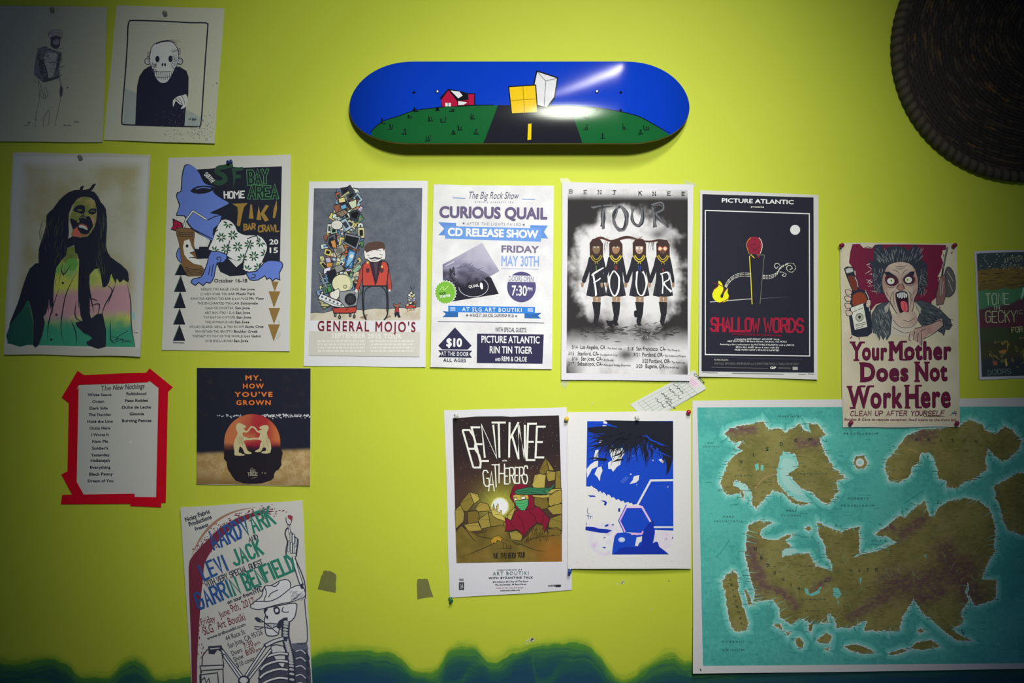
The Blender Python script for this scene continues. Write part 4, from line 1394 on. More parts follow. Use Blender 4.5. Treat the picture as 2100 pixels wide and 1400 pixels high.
A.poly(sand, [(89, 972), (130, 968), (180, 971), (240, 955), (330, 962), (380, 948), (450, 950), (530, 940), (620, 945), (700, 935), (770, 940), (841, 928), (838, 1022), (88, 1022)], 0)
A.line(GK, [(89, 972), (130, 968), (180, 971), (240, 955), (330, 962), (380, 948), (450, 950), (530, 940), (620, 945), (700, 935), (770, 940), (841, 928)], 3, 2)
A.poly('#8d7a66', [(420, 1005), (480, 975), (470, 1015)], 0); A.poly('#8d7a66', [(590, 1015), (630, 985), (640, 1000)], 0); A.poly('#9c7f5e', [(722, 985), (770, 945), (800, 950), (760, 960)], 0)
sil = [(300, 150), (330, 138), (400, 140), (415, 200), (430, 290), (435, 380), (445, 440), (425, 500), (405, 560), (405, 640), (420, 690), (405, 760), (415, 830), (400, 920), (240, 930), (140, 880), (160, 830), (175, 750), (165, 600), (195, 540), (200, 470), (190, 430), (240, 340), (245, 260)]
pal = ['#c9c08f', '#8fae9b', '#d8d4d0', '#5b86b8', '#3a3d48', '#7d8078', '#4e7d56', '#b3683f', '#b9a8c4', '#d7c26a', '#8f5a48', '#6a6f7c', '#9fb6c9', '#2d3039', '#c7b9a0', '#57705c', '#cfd6d2', '#7a9ac0', '#b4b07c']
for i in range(260):
    for _ in range(30):
        x, y = rr.uniform(140, 445), rr.uniform(140, 930)
        if inside((x, y), sil): break
    a = rr.uniform(0, math.pi); w, h = rr.uniform(14, 40), rr.uniform(10, 26)
    c = rr.choice(pal)
    if rr.random() < .3:
        A.ell(GK, x, y, w * .6 + 3, h * .8 + 3, a, 14); A.ell(c, x, y, w * .6, h * .8, a, 14)
        A.ell(rr.choice(pal), x, y, w * .25, h * .3, a, 10)
    else:
        q = [(x + math.cos(a) * u * w - math.sin(a) * v * h, y + math.sin(a) * u * w + math.cos(a) * v * h) for u, v in ((-1, -1), (1, -1), (1, 1), (-1, 1))]
        A.poly(GK, [(x + (p - x) * 1.13, y + (r_ - y) * 1.17) for p, r_ in q]); A.poly(c, q)
        if rr.random() < .6:
            A.poly(rr.choice(pal[3:6] + ['#20222a']), [(x + (p - x) * .6, y + (r_ - y) * .6) for p, r_ in q])
        else:
            A.line(GK, [q[0], q[2]], 2.5, 0)


def blk(col, pts, w=5):
    A.poly(col, pts); A.line(GK, pts + [pts[0]], w, 0)


blk('#4f535e', [(335, 170), (385, 132), (402, 165), (350, 208)]); blk('#22242c', [(346, 172), (380, 146), (390, 165), (356, 192)], 2)
blk('#c3cbb0', [(345, 215), (402, 195), (405, 245), (372, 262)]); blk('#d6c68a', [(280, 190), (322, 180), (330, 212), (284, 222)]); blk('#6a9cc4', [(292, 240), (330, 226), (340, 255), (300, 268)])
blk('#3b3f4a', [(355, 285), (410, 265), (430, 285), (410, 345), (362, 330)]); blk('#17181e', [(365, 290), (405, 275), (418, 290), (402, 330), (368, 318)], 2)
A.ell(GK, 272, 372, 42, 34); A.ell('#cfcac8', 270, 370, 38, 30)
blk('#8d7a68', [(262, 290), (318, 264), (350, 285), (300, 318)]); A.lines(GK, [[(275, 285), (290, 305)], [(290, 278), (308, 300)], [(306, 272), (326, 296)]], 3, 0)
blk('#7f8290', [(322, 425), (436, 450), (405, 542), (318, 495)]); blk('#1e2026', [(330, 440), (422, 460), (398, 525), (322, 484)], 2)
blk('#5d6068', [(205, 455), (258, 428), (270, 520), (240, 560), (198, 505)]); blk('#24262d', [(215, 465), (245, 450), (252, 515), (236, 535), (210, 500)], 2)
blk('#96938c', [(245, 535), (308, 500), (330, 545), (268, 588)]); A.ell('#6e6b66', 285, 545, 24, 20)
blk('#c78a4e', [(225, 480), (258, 470), (270, 530), (240, 525)])
blk('#3f6aa0', [(350, 535), (402, 552), (375, 670), (318, 660)]); blk('#7fb0d8', [(358, 548), (392, 560), (368, 655), (332, 648)], 2); A.ell('#d9d5d0', 370, 585, 14, 12)
A.line(GK, [(390, 600), (310, 700)], 6, 0)
blk('#b9a8c8', [(188, 595), (225, 590), (232, 630), (200, 640)]); blk('#c98a4a', [(195, 630), (245, 625), (235, 662), (200, 660)]); blk('#d8cfe0', [(180, 668), (230, 655), (225, 690), (178, 708)])
blk('#23252d', [(198, 690), (260, 670), (270, 740), (220, 770)]); blk('#8b8b88', [(248, 655), (300, 640), (322, 675), (268, 700)])
blk('#58766a', [(172, 780), (240, 765), (245, 830), (180, 845)]); blk('#4f8a58', [(185, 800), (225, 785), (235, 822), (198, 838)])
A.line(GK, [(150, 690), (200, 800), (215, 850)], 8, 0); A.line('#cfccc8', [(150, 690), (200, 800)], 3, 0)
A.ell(GK, 305, 772, 74, 68); A.ell('#a8b090', 312, 772, 66, 62); A.ell('#d6d0ae', 300, 770, 62, 60); A.ell('#bdb794', 326, 792, 12, 12, ol=GK, w=3)
A.poly('#d9d5cf', [(222, 835), (252, 820), (280, 805), (292, 840), (268, 880), (230, 870)], 2, GK, 4)
blk('#d3d3d8', [(160, 838), (335, 910), (322, 940), (240, 925), (140, 876)])
A.dots('#5d6172', [(170 + i * 26, 862 + i * 11) for i in range(6)], 8, 10); A.lines('#6b7080', [[(160, 880), (320, 935)], [(200, 858), (330, 912)]], 4, 0)
blk('#8c8e94', [(290, 826), (402, 812), (420, 826), (405, 920), (330, 935), (282, 880)]); A.ell('#26282f', 362, 878, 40, 42); A.ell('#34363f', 362, 878, 26, 28)
blk('#b5443a', [(240, 938), (402, 930), (400, 965), (370, 972), (248, 972)])
for x, y in ((258, 985), (288, 1000), (388, 995), (360, 985)):
    A.line(GK, [(x, 968), (x, y - 10)], 5, 0); A.ell(GK, x, y, 10, 13); A.ell('#8a8680', x, y, 4, 6)
A.line(GK, [(330, 955), (350, 930), (398, 825)], 5, 3)
# the man
A.line(GK, [(450, 780), (445, 880), (452, 970), (470, 1018)], 10, 3); A.line(GK, [(608, 780), (618, 880), (615, 980), (592, 1018)], 10, 3)
A.line(GK, [(456, 960), (454, 870), (465, 815), (495, 792), (532, 786), (575, 792), (603, 825), (610, 880), (608, 960)], 5, 4)
for arm in ([(458, 640), (440, 690), (425, 750), (405, 815)], [(608, 640), (618, 700), (628, 760), (630, 812)]):
    A.line(GK, arm, 29, 3); A.line('#b2463e', arm, 22, 3)
A.ell('#d9cfcd', 402, 820, 9, 12); A.ell('#d9cfcd', 629, 818, 7, 9)
A.poly(GK, [(462, 622), (480, 614), (600, 614), (618, 632), (628, 660), (612, 790), (440, 790), (444, 640)], 0)
A.poly('#bb4a40', [(468, 626), (600, 622), (612, 640), (620, 662), (606, 782), (447, 783), (450, 645)], 0)
A.poly('#3b2c38', [(490, 622), (580, 622), (540, 770), (530, 780)], 0); A.poly('#54424f', [(520, 622), (550, 622), (537, 740)], 0)
A.line(GK, [(532, 770), (532, 785)], 4, 0)
blk('#53343a', [(468, 668), (492, 668), (490, 690), (480, 698), (470, 690)], 2); blk('#53343a', [(564, 668), (588, 668), (586, 690), (576, 698), (566, 690)], 2)
A.ell('#d7b56a', 480, 626, 9, 8); A.ell('#d7b56a', 578, 655, 7, 7)
A.poly('#ddd6d8', [(465, 540), (590, 530), (600, 548), (602, 580), (598, 606), (575, 605), (550, 622), (500, 622), (478, 604), (462, 600), (456, 565)], 2, GK, 3)
A.poly('#54403a', [(462, 545), (458, 520), (480, 495), (510, 488), (535, 483), (580, 488), (598, 512), (592, 550), (580, 528), (545, 540), (500, 545), (475, 560)], 2)
A.lines(GK, [[(480, 552), (495, 546), (512, 550)], [(540, 548), (558, 542), (572, 550)], [(475, 575), (495, 582)], [(560, 570), (585, 575)], [(495, 605), (520, 612), (555, 605)]], 3, 3)
A.poly(GK, [(480, 592), (505, 596), (530, 588), (560, 596), (585, 588), (560, 604), (530, 600), (505, 604)], 2)
# dog and small cart
A.poly('#8d6350', [(655, 905), (668, 912), (690, 910), (705, 900), (698, 925), (688, 935), (670, 932), (660, 922)], 2, GK, 3); A.poly('#a03a38', [(668, 932), (692, 932), (695, 975), (665, 975)], 1, GK, 3)
A.poly(GK, [(662, 975), (672, 965), (690, 965), (706, 1000), (690, 1002), (680, 985), (668, 1002)], 1)
blk('#b5443a', [(738, 922), (805, 912), (808, 935), (742, 940)], 3); A.lines(GK, [[(752, 940), (750, 955)], [(796, 935), (798, 952)]], 4, 0)
for i in range(36):
    x, y = rr.uniform(752, 808), rr.uniform(812, 918)
    x = 780 + (x - 780) * (0.5 + (y - 800) / 240)
    A.ell(GK, x, y, 12, 9, 0, 8); A.ell(rr.choice(pal), x, y, 9, 7, 0, 8)
A.lines(GK, [[(785, 812), (770, 785)], [(792, 812), (800, 788)]], 3, 0)
A.poly('#c8c3bd', [(82, 1095), (839, 1100), (835, 1270), (78, 1262)])
A.build('illustration', T)
B = Art(S, '#d5d3d8')
B.t("GENERAL MOJO'S", 138, 1094, 806, 1103, 70, '#7a2238', .018, 0, 1.3)
B.t('SEPTEMBER 2015 TOUR', 232, 1143, 712, 1148, 34, '#dddad6', .04, 0, 1.15)
rr = random.Random(6)
for i in range(4):
    for x0, x1 in ((135, 460), (497, 795)):
        y = 1163 + i * 23; x = x0 + (4 if i % 2 else 0); B.hold = True
        while x < x1:
            l = rr.uniform(9, 30); B.line('#d9d6d1', [(x, y), (min(x1, x + l), y)], 13, 0); x += l + 7
        B.hold = False; B.lay += 1
B.build('lettering', T)

# cd release show
ZQ = (870, 360, 280 / 956)
S = Sheet(ZQ, [(65, 62), (908, 72), (893, 1356), (42, 1340)], base=0.0010, lift=(0.001, 0.002, 0.003, 0.005), bow=0.002, seed=10, edge=1.2)
T = poster('concert_poster', 'pale lilac concert poster with blue ribbons announcing a cd release show', 'poster', S, '#dfdde3')
A = Art(S, '#cbc9d1')
A.field([(66, 64), (906, 74), (892, 1354), (44, 1338)], 40, 60, lambda x, y: mix(A.c('#c4c1ca'), A.c('#d2d0d7'), sstep(-.4, .4, fbm(x, y, 120, 12)) ) )
N2 = '#2c2b48'
PU = '#5f5578'
A.poly('#5a80c6', [(97, 326), (224, 331), (222, 420), (97, 418), (140, 372)]); A.poly('#5a80c6', [(742, 346), (866, 350), (838, 394), (868, 440), (742, 436)])
A.poly('#4569ab', [(145, 418), (222, 420), (222, 440), (145, 440)]); A.poly('#628acd', [(145, 352), (820, 370), (818, 463), (145, 441)])
# sleeves
A.poly(lambda x, y: mix(A.c('#a7a3b8'), A.c('#6c6688'), sstep(480, 740, y + fbm(x, y, 60, 2) * 120 - (x - 300) * .35)), [(128, 622), (405, 470), (527, 668), (390, 745), (300, 760), (130, 742)])
A.poly(lambda x, y: mix(A.c('#8a86a2'), A.c('#262430'), sstep(590, 760, y + fbm(x, y, 50, 3) * 170)), [(130, 640), (300, 610), (450, 690), (520, 826), (200, 880), (205, 800), (135, 740)])
A.poly('#23222e', [(205, 800), (330, 770), (440, 710), (468, 712), (522, 828), (190, 882)])
arc1 = [(345 + 103 * math.cos(a) + 0, 778 + 70 * math.sin(a)) for a in [-.8 + 3.9 * i / 30 for i in range(31)]]
A.line('#aaa8ba', arc1, 4, 0)
A.t('QUAIL', 312, 788, 385, 776, 20, '#d5d3dc', .02); A.poly('#d5d3dc', [(392, 750), (408, 755), (412, 790), (400, 795), (390, 775)], 2)
A.lines('#2b2935', [[(180, 650), (185, 710)], [(205, 640), (215, 700)], [(180, 650), (215, 700)], [(205, 640), (183, 700)], [(176, 670), (212, 668)], [(178, 712), (250, 760)]], 7, 0)
A.lines('#c9c7d3', [[(150, 632), (210, 602)]], 5, 0)
rr = random.Random(77)
A.lines('#504c66', [[(x := rr.uniform(200, 400), y := rr.uniform(640, 760)), (x + rr.uniform(20, 70), y - rr.uniform(5, 40))] for _ in range(36)], 3.5, 0, 'b')
# badge
bd = []
for i in range(48):
    a = 2 * math.pi * i / 48; q = 70 + (5 if i % 2 else -4)
    bd.append((148 + q * math.cos(a), 817 + q * 1.1 * math.sin(a)))
A.poly('#e6e6e4', [(148 + (x - 148) * 1.08, 817 + (y - 817) * 1.07) for x, y in bd]); A.poly('#6ea43a', bd)
A.t('KICK', 108, 836, 155, 832, 18, '#22252a', .04); A.t('STARTER', 110, 857, 185, 847, 18, '#e8eae6', .04)
A.line('#b5cf8f', [(110, 800), (130, 775), (140, 800), (170, 770)], 4, 3)
# clock disc
A.ell('#4b4672', 681, 779, 101, 107, 0, 48); A.poly('#cbc9d1', [(575, 698), (790, 702), (790, 746), (575, 742)])
# lower ribbon
A.poly('#2a5d9f', [(128, 948), (238, 955), (236, 990), (128, 990), (152, 968)]); A.poly('#2a5d9f', [(702, 962), (822, 960), (796, 980), (818, 1000), (702, 998)])
A.poly('#2f74c6', [(168, 910), (776, 920), (775, 966), (168, 954)])
A.lines('#dfe2ec', [[(182, 925 + k * 9), (218, 925 + k * 9)] for k in range(3)] + [[(724, 930 + k * 9), (762, 931 + k * 9)] for k in range(3)], 4, 0)
A.line(N2, [(95, 1021), (838, 1031)], 4, 0)
A.poly(N2, [(215, 1062), (332, 1190), (305, 1217), (125, 1216), (98, 1190)]); A.poly(N2, [(98, 1222), (336, 1225), (315, 1249), (335, 1275), (98, 1270), (118, 1246)])
A.poly(N2, [(370, 1106), (837, 1111), (828, 1317), (368, 1311)])
A.lines('#5a80c6', [[(198, 155), (288, 158)], [(686, 165), (776, 166)]], 4, 0)


def star(B, x, y, r_, col):
    B.poly(col, [(x + (r_ if i % 2 == 0 else r_ * .4) * math.sin(math.pi * i / 5), y - (r_ if i % 2 == 0 else r_ * .4) * math.cos(math.pi * i / 5)) for i in range(10)])


for x, y in ((276, 334), (697, 344)): star(A, x, y, 11, PU)
for x, y in ((300, 978), (643, 983)): star(A, x, y, 11, '#3a3850')
A.build('illustration', T)
B = Art(S, '#cbc9d1')
B.t('The Big Rock Show', 315, 160, 665, 163, 48, '#4f4a68', .0, .35)
B.t('proudly presents the', 355, 190, 625, 192, 15, '#77748c', .0, 0, 1.5)
B.t('CURIOUS QUAIL', 105, 296, 862, 308, 84, PU, .045)
B.t('AFTER THE LIGHTS FAILED', 298, 346, 678, 352, 20, '#85829a', .0, 0, 1.2)
B.t('CD RELEASE SHOW', 164, 422, 798, 440, 58, '#e3e4ee', .045)
B.t('FRIDAY', 540, 537, 802, 542, 50, '#6d6684', .035); B.t('MAY 30TH', 540, 632, 803, 636, 72, '#7f96d2', .02)
B.line('#a5a9c4', [(540, 650), (802, 654)], 4, 0)
B.t('DOORS OPEN', 592, 738, 765, 742, 36, '#7b7594', .01); B.t('7:30', 612, 840, 718, 842, 72, '#e4e4ea', .02); B.t('PM', 722, 806, 756, 808, 26, '#e4e4ea', .02)
B.t('AT SLG ART BOUTIKI', 265, 949, 682, 955, 28, '#e6e8f0', .012, 0, 1.2)
B.t('44 RACE ST, SAN JOSE, CALIFORNIA 95126', 318, 988, 627, 991, 24, '#3a3850', .012)
B.t('$10', 154, 1198, 264, 1200, 62, '#dddce4', .05); B.t('AT THE DOOR', 118, 1260, 310, 1264, 30, '#dddce4', .02, 0, 1.2); B.t('ALL AGES', 132, 1303, 293, 1306, 25, N2, .02, 0, 1.1)
B.t('WITH SPECIAL GUESTS:', 497, 1092, 717, 1096, 30, '#33314c', .01)
B.t('PICTURE ATLANTIC', 400, 1170, 808, 1175, 50, '#dddce4', .02); B.t('RIN TIN TIGER', 458, 1243, 756, 1247, 50, '#dddce4', .02); B.t('AND', 496, 1297, 534, 1298, 22, '#dddce4', .02); B.t('REMI & CHLOE', 542, 1299, 718, 1302, 34, '#dddce4', .02)
B.build('lettering', T)

# four girls tour poster
ZB = (1140, 360, 290 / 944)
S = Sheet(ZB, [(42, 44), (918, 60), (892, 1370), (36, 1362)], base=0.0022, lift=(0.001, 0.001, 0.006, 0.004), bow=0.002, seed=12, edge=1.0)
T = poster('tour_poster', 'smoky black and white tour poster with four figures in dark dresses holding hands', 'poster', S, '#dddce0')
A = Art(S, '#c9c8cd')


def mist(x, y):
    n = fbm(x, y, 150, 20) * 1.0 + fbm(x, y, 40, 22) * .35
    d = math.hypot((x - 475) / 400, (y - 640) / 440)
    dk_ = sstep(.78, 1.04, d + n * .3)
    dk_ *= sstep(105, 170, y) * sstep(1180, 1010, y + n * 60)
    dk_ = max(dk_, sstep(1190, 1320, y + n * 60) * sstep(250, 420, abs(x - 475)) * .95)
    v = mix(A.c('#c4c2c6'), A.c('#a9a6a8'), sstep(-.1, .5, n))
    ring_ = math.exp(-((y - 1020 + 30 * math.sin(x / 130)) / 75) ** 2) * sstep(400, 240, abs(x - 475)) * (1.0 + n * 1.2)
    top = math.exp(-((y - 200) / 90) ** 2) * sstep(260, 420, abs(x - 430)) * .8
    patch = sum(math.exp(-((x - a) / 60) ** 2 - ((y - b) / 35) ** 2) * w_ for a, b, w_ in ((380, 165, .6), (510, 175, .5), (680, 395, .8), (430, 265, .25), (470, 1195, .9), (740, 350, .5)))
    t = max(dk_, min(1, ring_ * .9), top, min(.9, patch + n * .15 * (patch > .1)))
    return mix(v, A.c('#2b292b'), t)


A.field([(80, 82), (880, 96), (880, 1328), (70, 1318)], 150, 220, mist)
GD = '#26262e'
rr = random.Random(19)
# TOUR in smoke
def smear(pts, w):
    for k in range(9):
        A.line('#2f3034' if k % 4 else '#5d5d62', [(x + rr.gauss(0, w * .22), y + rr.gauss(0, w * .22)) for x, y in pts], w * .42, 4, 'b' if k % 2 else '')
smear([(240, 212), (310, 206), (375, 200)], 20); smear([(318, 210), (312, 280), (318, 350)], 34)
smear([(430, 200), (392, 250), (390, 310), (430, 362), (470, 330), (472, 250), (430, 200)], 26)
smear([(512, 215), (508, 290), (540, 335), (575, 300), (578, 210)], 24)
smear([(655, 200), (662, 280), (655, 345)], 28); smear([(640, 200), (700, 185), (715, 225), (665, 262)], 24); smear([(675, 262), (715, 310), (750, 345)], 24)
HB = '#3a2a28'
# hair blowing between the figures
for k in range(16):
    o = rr.uniform(-12, 12)
    A.line(HB if k % 3 else '#5b3434', [(240, 440 + o), (300, 415 + o * .6), (370, 436 + o * .4), (470, 412 + o * .8), (550, 428 + o * .5)], 5, 5, 'b')
    A.line(HB if k % 3 else '#5b3434', [(540, 430 + o * .5), (620, 440 + o * .4), (690, 432 + o * .6), (750, 445 + o)], 4, 5, 'b')
for k in range(14):
    x = rr.choice((330, 345, 640, 650, 655, 625)); A.line(HB, [(x, 440), (x - 6, 480), (x + rr.uniform(-14, 10), rr.uniform(490, 530))], 4, 3, 't')
for k in range(12):
    x = rr.choice((290, 550, 565, 330)); A.line('#6b3a38', [(x, 425), (x + rr.uniform(-30, 40), rr.uniform(395, 415))], 3, 0, 't')
faces = ((270, 455, '#6d5a45', '#8a7a2f'), (400, 460, '#8a6a52', '#b5a23a'), (557, 455, '#a88a78', '#b5a23a'), (715, 460, '#5a3f38', '#a88f30'))
for gi, (cx, ty, fc, cc) in enumerate(faces):
    hw = 45
    A.poly(HB, [(cx - hw, ty - 5), (cx - 25, ty - 32), (cx + 25, ty - 32), (cx + hw, ty), (cx + hw, 545), (cx + 22, 555), (cx - 22, 555), (cx - hw + 2, 545)], 1)
    A.poly(fc, [(cx - 22, ty + 10), (cx + 22, ty + 10), (cx + 24, 500), (cx + 10, 520), (cx - 10, 520), (cx - 24, 500)], 2)
    A.rect(HB, cx - 26, ty - 6, cx + 26, ty + 16)
    # dress and sleeves
    A.poly(GD, [(cx - 25, 535), (cx - 50, 545), (cx - 62, 600), (cx - 98, 700), (cx - 88, 722), (cx - 72, 712), (cx - 45, 640), (cx - 48, 700), (cx - 68, 800), (cx - 20, 810), (cx + 40, 806), (cx + 68, 800), (cx + 48, 700), (cx + 45, 640), (cx + 60, 715), (cx + 76, 722), (cx + 76, 690), (cx + 60, 600), (cx + 48, 545), (cx + 25, 535)], 0)
    A.lines('#3c3b46', [[(cx - 45, 700), (cx - 55, 795)], [(cx - 15, 700), (cx - 20, 800)], [(cx + 20, 700), (cx + 22, 800)], [(cx + 42, 700), (cx + 55, 795)]], 3, 0)
    A.lines(cc, [[(cx - 38, 535), (cx - 25, 560), (cx, 575), (cx + 25, 560), (cx + 38, 535)], [(cx - 30, 530), (cx - 15, 552), (cx, 560), (cx + 15, 552), (cx + 30, 530)]], 7, 3)
    A.lines(cc, [[(cx - 5, 575), (cx - 9, 590)], [(cx + 5, 575), (cx + 9, 590)]], 4, 0)
    for hx in (cx - 94, cx + 68):
        A.poly('#8d7460', [(hx - 8, 715), (hx + 10, 715), (hx + 8, 742), (hx - 2, 748), (hx - 8, 735)], 1)
    A.poly('#8d7460', [(cx - 24, 806), (cx + 30, 808), (cx + 28, 845), (cx - 22, 842)])
    A.line('#d3d1d4', [(cx + 4, 815), (cx + 4, 845)], 4, 0, 't')
    A.poly('#232328', [(cx - 28, 842), (cx + 30, 845), (cx + 24, 920), (cx + 8, 985), (cx + 20, 1000), (cx - 8, 1003), (cx - 20, 975), (cx - 14, 930)], 1)
    ex = 11
    if gi < 2: A.dots('#cfd0c9', [(cx - ex, 478), (cx + ex, 478)], 5); A.dots('#22222a', [(cx - ex, 480), (cx + ex, 480)], 2.5)
    elif gi == 2: A.dots('#e8e8ea', [(cx - ex - 2, 484), (cx + ex + 2, 484)], 8); A.dots('#22222a', [(cx - ex, 484), (cx + ex, 484)], 2.5); A.line('#4a3a38', [(cx - 12, 508), (cx + 12, 508)], 4, 0)
    else:
        A.dots('#c77a5a', [(cx - 20, 487), (cx + 14, 487)], 15, 8); A.dots('#f0e4d4', [(cx - 20, 487), (cx + 14, 487)], 9, 8)
        A.lines('#d99a70', [[(cx - 20, 470), (cx - 20, 505)], [(cx - 38, 487), (cx + 32, 487)], [(cx + 14, 470), (cx + 14, 508)]], 3, 0, 'b')
A.lines('#8a3a34', [[(395, 600), (395, 630)], [(405, 600), (407, 628)], [(710, 620), (722, 640)]], 5, 0); A.lines('#2f3f8a', [[(552, 600), (556, 632)], [(566, 602), (562, 630)]], 6, 0); A.lines('#4e6a3a', [[(268, 600), (270, 640)]], 7, 0)
wht = '#dcdbe0'
for k in range(3):
    j = lambda: rr.uniform(-5, 5)
    A.lines(wht, [[(315 + j(), 618 + j()), (255 + j(), 650 + j()), (240 + j(), 665)], [(248 + j(), 655), (262 + j(), 740), (268 + j(), 802 + j())], [(250 + j(), 715), (278 + j(), 700), (298 + j(), 682 + j())],
                  [(385 + j(), 638 + j()), (358 + j(), 690), (362 + j(), 760), (392 + j(), 800 + j()), (418 + j(), 760), (420 + j(), 680), (390 + j(), 634 + j())],
                  [(542 + j(), 640 + j()), (535 + j(), 720), (550 + j(), 785), (578 + j(), 795 + j()), (602 + j(), 740), (598 + j(), 680), (580 + j(), 640 + j())],
                  [(708 + j(), 660 + j()), (715 + j(), 720), (712 + j(), 785 + j())], [(700 + j(), 660 + j()), (745 + j(), 645 + j()), (755 + j(), 690), (720 + j(), 720 + j()), (772 + j(), 775 + j())]], 6, 4)
A.poly('#1f1f24', [(522, 905), (540, 900), (552, 930), (540, 945), (524, 940)], 2); A.poly('#1f1f24', [(335, 965), (360, 970), (400, 962), (420, 995), (390, 985), (370, 1010), (345, 1000)], 1)
A.lines('#2e2c2e', [[(rr.uniform(120, 830), y_ := rr.gauss(1035, 26)), (rr.uniform(120, 830), y_ + rr.uniform(-15, 15))] for _ in range(0)] or [[(x_ := rr.uniform(150, 800), y_ := rr.gauss(1035, 25)), (x_ + rr.uniform(10, 50), y_ + rr.uniform(-12, 12))] for _ in range(120)], 4, 0, 'b')
A.dots('#9a9698', [(rr.uniform(450, 700), rr.uniform(1020, 1090)) for _ in range(40)], 3, rnd=rr)
A.build('illustration', T)
B = Art(S, '#c9c8cd')
for ch, x, y in (('B', 100, 118), ('E', 197, 122), ('N', 292, 122), ('T', 392, 124), ('K', 563, 129), ('N', 657, 133), ('E', 756, 132), ('E', 851, 134)):
    col = '#55555b' if x < 250 else '#26262c'
    B.hand(ch, x - 9, y, x + 9, y, 24, col, 5)
    B.lines(col, [[(x - 13, y), (x - 4, y)], [(x - 13, y - 24), (x - 4, y - 24)]] + ([[(x + 4, y), (x + 13, y)], [(x + 4, y - 24), (x + 13, y - 24)]] if ch in 'NK' else []), 3.5, 0)
q = '#2c2c33'
for d, x0, x1, city, x2, x3, ven, x4, x5, y in (('3/14', 107, 145, 'Los Angeles, CA', 163, 330, '- The Hotel Cafe', 336, 440, 1155), ('3/15', 83, 121, 'Stanford, CA-', 145, 288, 'The Stanford Coop', 293, 412, 1198), ('3/16', 107, 145, 'San Jose, CA-', 168, 312, 'Art Boutiki', 318, 385, 1232), ('3/17', 83, 121, 'Sebastopol, CA-', 145, 312, 'Aubergine Vintage Emporium', 317, 500, 1266),
        ('3/18', 478, 518, 'San Francisco, CA-', 536, 737, 'The Monarch', 745, 825, 1166), ('3/21', 518, 557, 'Portland, OR-', 577, 720, 'The Hollywood Theatre', 726, 868, 1205), ('3/22', 577, 616, 'Portland, OR-', 623, 765, 'The Funhouse', 773, 862, 1248), ('3/23', 537, 577, 'Eugene, OR-', 598, 734, 'The WOW Hall', 734, 820, 1282)):
    B.t(d, x0, y, x1, y + 1, 24, q, .012); B.t(city, x2, y + 1, x3, y + 3, 26, q, .012); B.t(ven, x4, y + 3, x5, y + 6, 13, q, .012, res=1)
B.build('lettering', T)

# match and flame poster
ZS = (1420, 370, 0.3)
S = Sheet(ZS, [(50, 66), (861, 99), (855, 1358), (44, 1340)], base=0.0012, lift=(0.001, 0.002, 0.008, 0.006), seed=13, edge=0.8)
T = poster('film_poster', 'black premiere poster with a red tipped match, yellow flame and white moon', 'poster', S, '#d9d8d4')
A = Art(S, '#c2c1be')
BKK = '#22232d'
A.poly(BKK, [(68, 93), (828, 116), (831, 1312), (62, 1303)])
cr = '#d5d2c4'
A.line(cr, [(88, 204), (799, 227), (802, 1199), (88, 1189), (88, 204)], 7, 0)
A.ell('#c6c7c2', 702, 337, 34, 34, 0, 40)
A.poly('#7b2032', [(372, 420), (390, 392), (420, 384), (452, 390), (474, 420), (476, 460), (462, 500), (456, 525), (445, 525), (440, 505), (400, 502), (378, 470)], 3)
A.line('#cfc9b2', [(455, 390), (474, 420), (476, 460), (464, 498)], 4, 4); A.line('#b5952e', [(400, 390), (374, 420), (372, 455), (388, 500)], 3, 4)
A.poly(BKK, [(398, 505), (430, 500), (424, 530)], 0); A.line('#c9ab2c', [(398, 505), (424, 530)], 6, 0)
A.lines('#531a28', [[(400, 440), (440, 430)], [(395, 455), (430, 470), (455, 450)], [(410, 480), (445, 470)]], 4, 0)
A.line('#d6bd27', [(390, 515), (400, 680), (408, 845)], 6, 0); A.line('#5f6b52', [(492, 508), (476, 680), (462, 845)], 4, 0)
A.lines('#5f6b52', [[(440, 508), (492, 508)], [(390, 515), (412, 512)]], 4, 0)
A.line('#a09f95', [(120, 830), (405, 808)], 6, 0); A.line('#55575a', [(470, 806), (680, 795)], 4, 0, 't')
A.poly('#e3cb1c', [(178, 684), (200, 702), (212, 738), (204, 765), (192, 785), (194, 800), (208, 800), (216, 770), (242, 735), (240, 765), (252, 795), (238, 822), (205, 832), (170, 830), (142, 805), (136, 775), (150, 745), (178, 722)], 2)
A.lines('#6f1f30', [[(140, 700), (175, 708), (215, 728)], [(136, 770), (150, 740), (178, 720)], [(182, 838), (240, 812), (250, 790)], [(205, 770), (235, 735)]], 5, 3)
dots = []
def dotted(pts, n):
    c = catmull(pts, 14); m = len(c)
    for i in range(n):
        dots.append(c[int(i * (m - 1) / (n - 1))])
for o in (0, 11, 22):
    dotted([(222 + o * .5, 722 + o * .35), (245 + o * .4, 680 + o * .7), (290, 645 + o), (340, 632 + o), (392, 634 + o)], 26)
    dotted([(484, 648 + o), (530, 648 + o), (575, 630 + o * .7), (605 - o * .2, 590 + o * .5), (650, 566 + o * .3)], 24)
dotted([(650, 566), (690, 568), (705, 600), (680, 626), (650, 615), (645, 590), (668, 580), (682, 600), (668, 608)], 34)
dotted([(605, 600), (590, 570), (570, 568), (560, 585), (572, 600), (585, 590)], 18); dotted([(600, 625), (620, 628), (640, 640), (632, 655), (616, 650), (622, 640)], 14)
A.dots('#c8c5b4', dots, 3.0, 6)
A.lines('#3e4450', [[(130, 1208), (750, 1222)], [(66, 1303), (830, 1312)]], 3, 0)
A.build('illustration', T)
B = Art(S, '#c2c1be')
B.t('PICTURE ATLANTIC', 200, 150, 692, 163, 30, '#d8d5ca', .03); B.t('presents', 400, 184, 490, 186, 12, '#c8c5b4', .02)
RS = '#9c1d35'
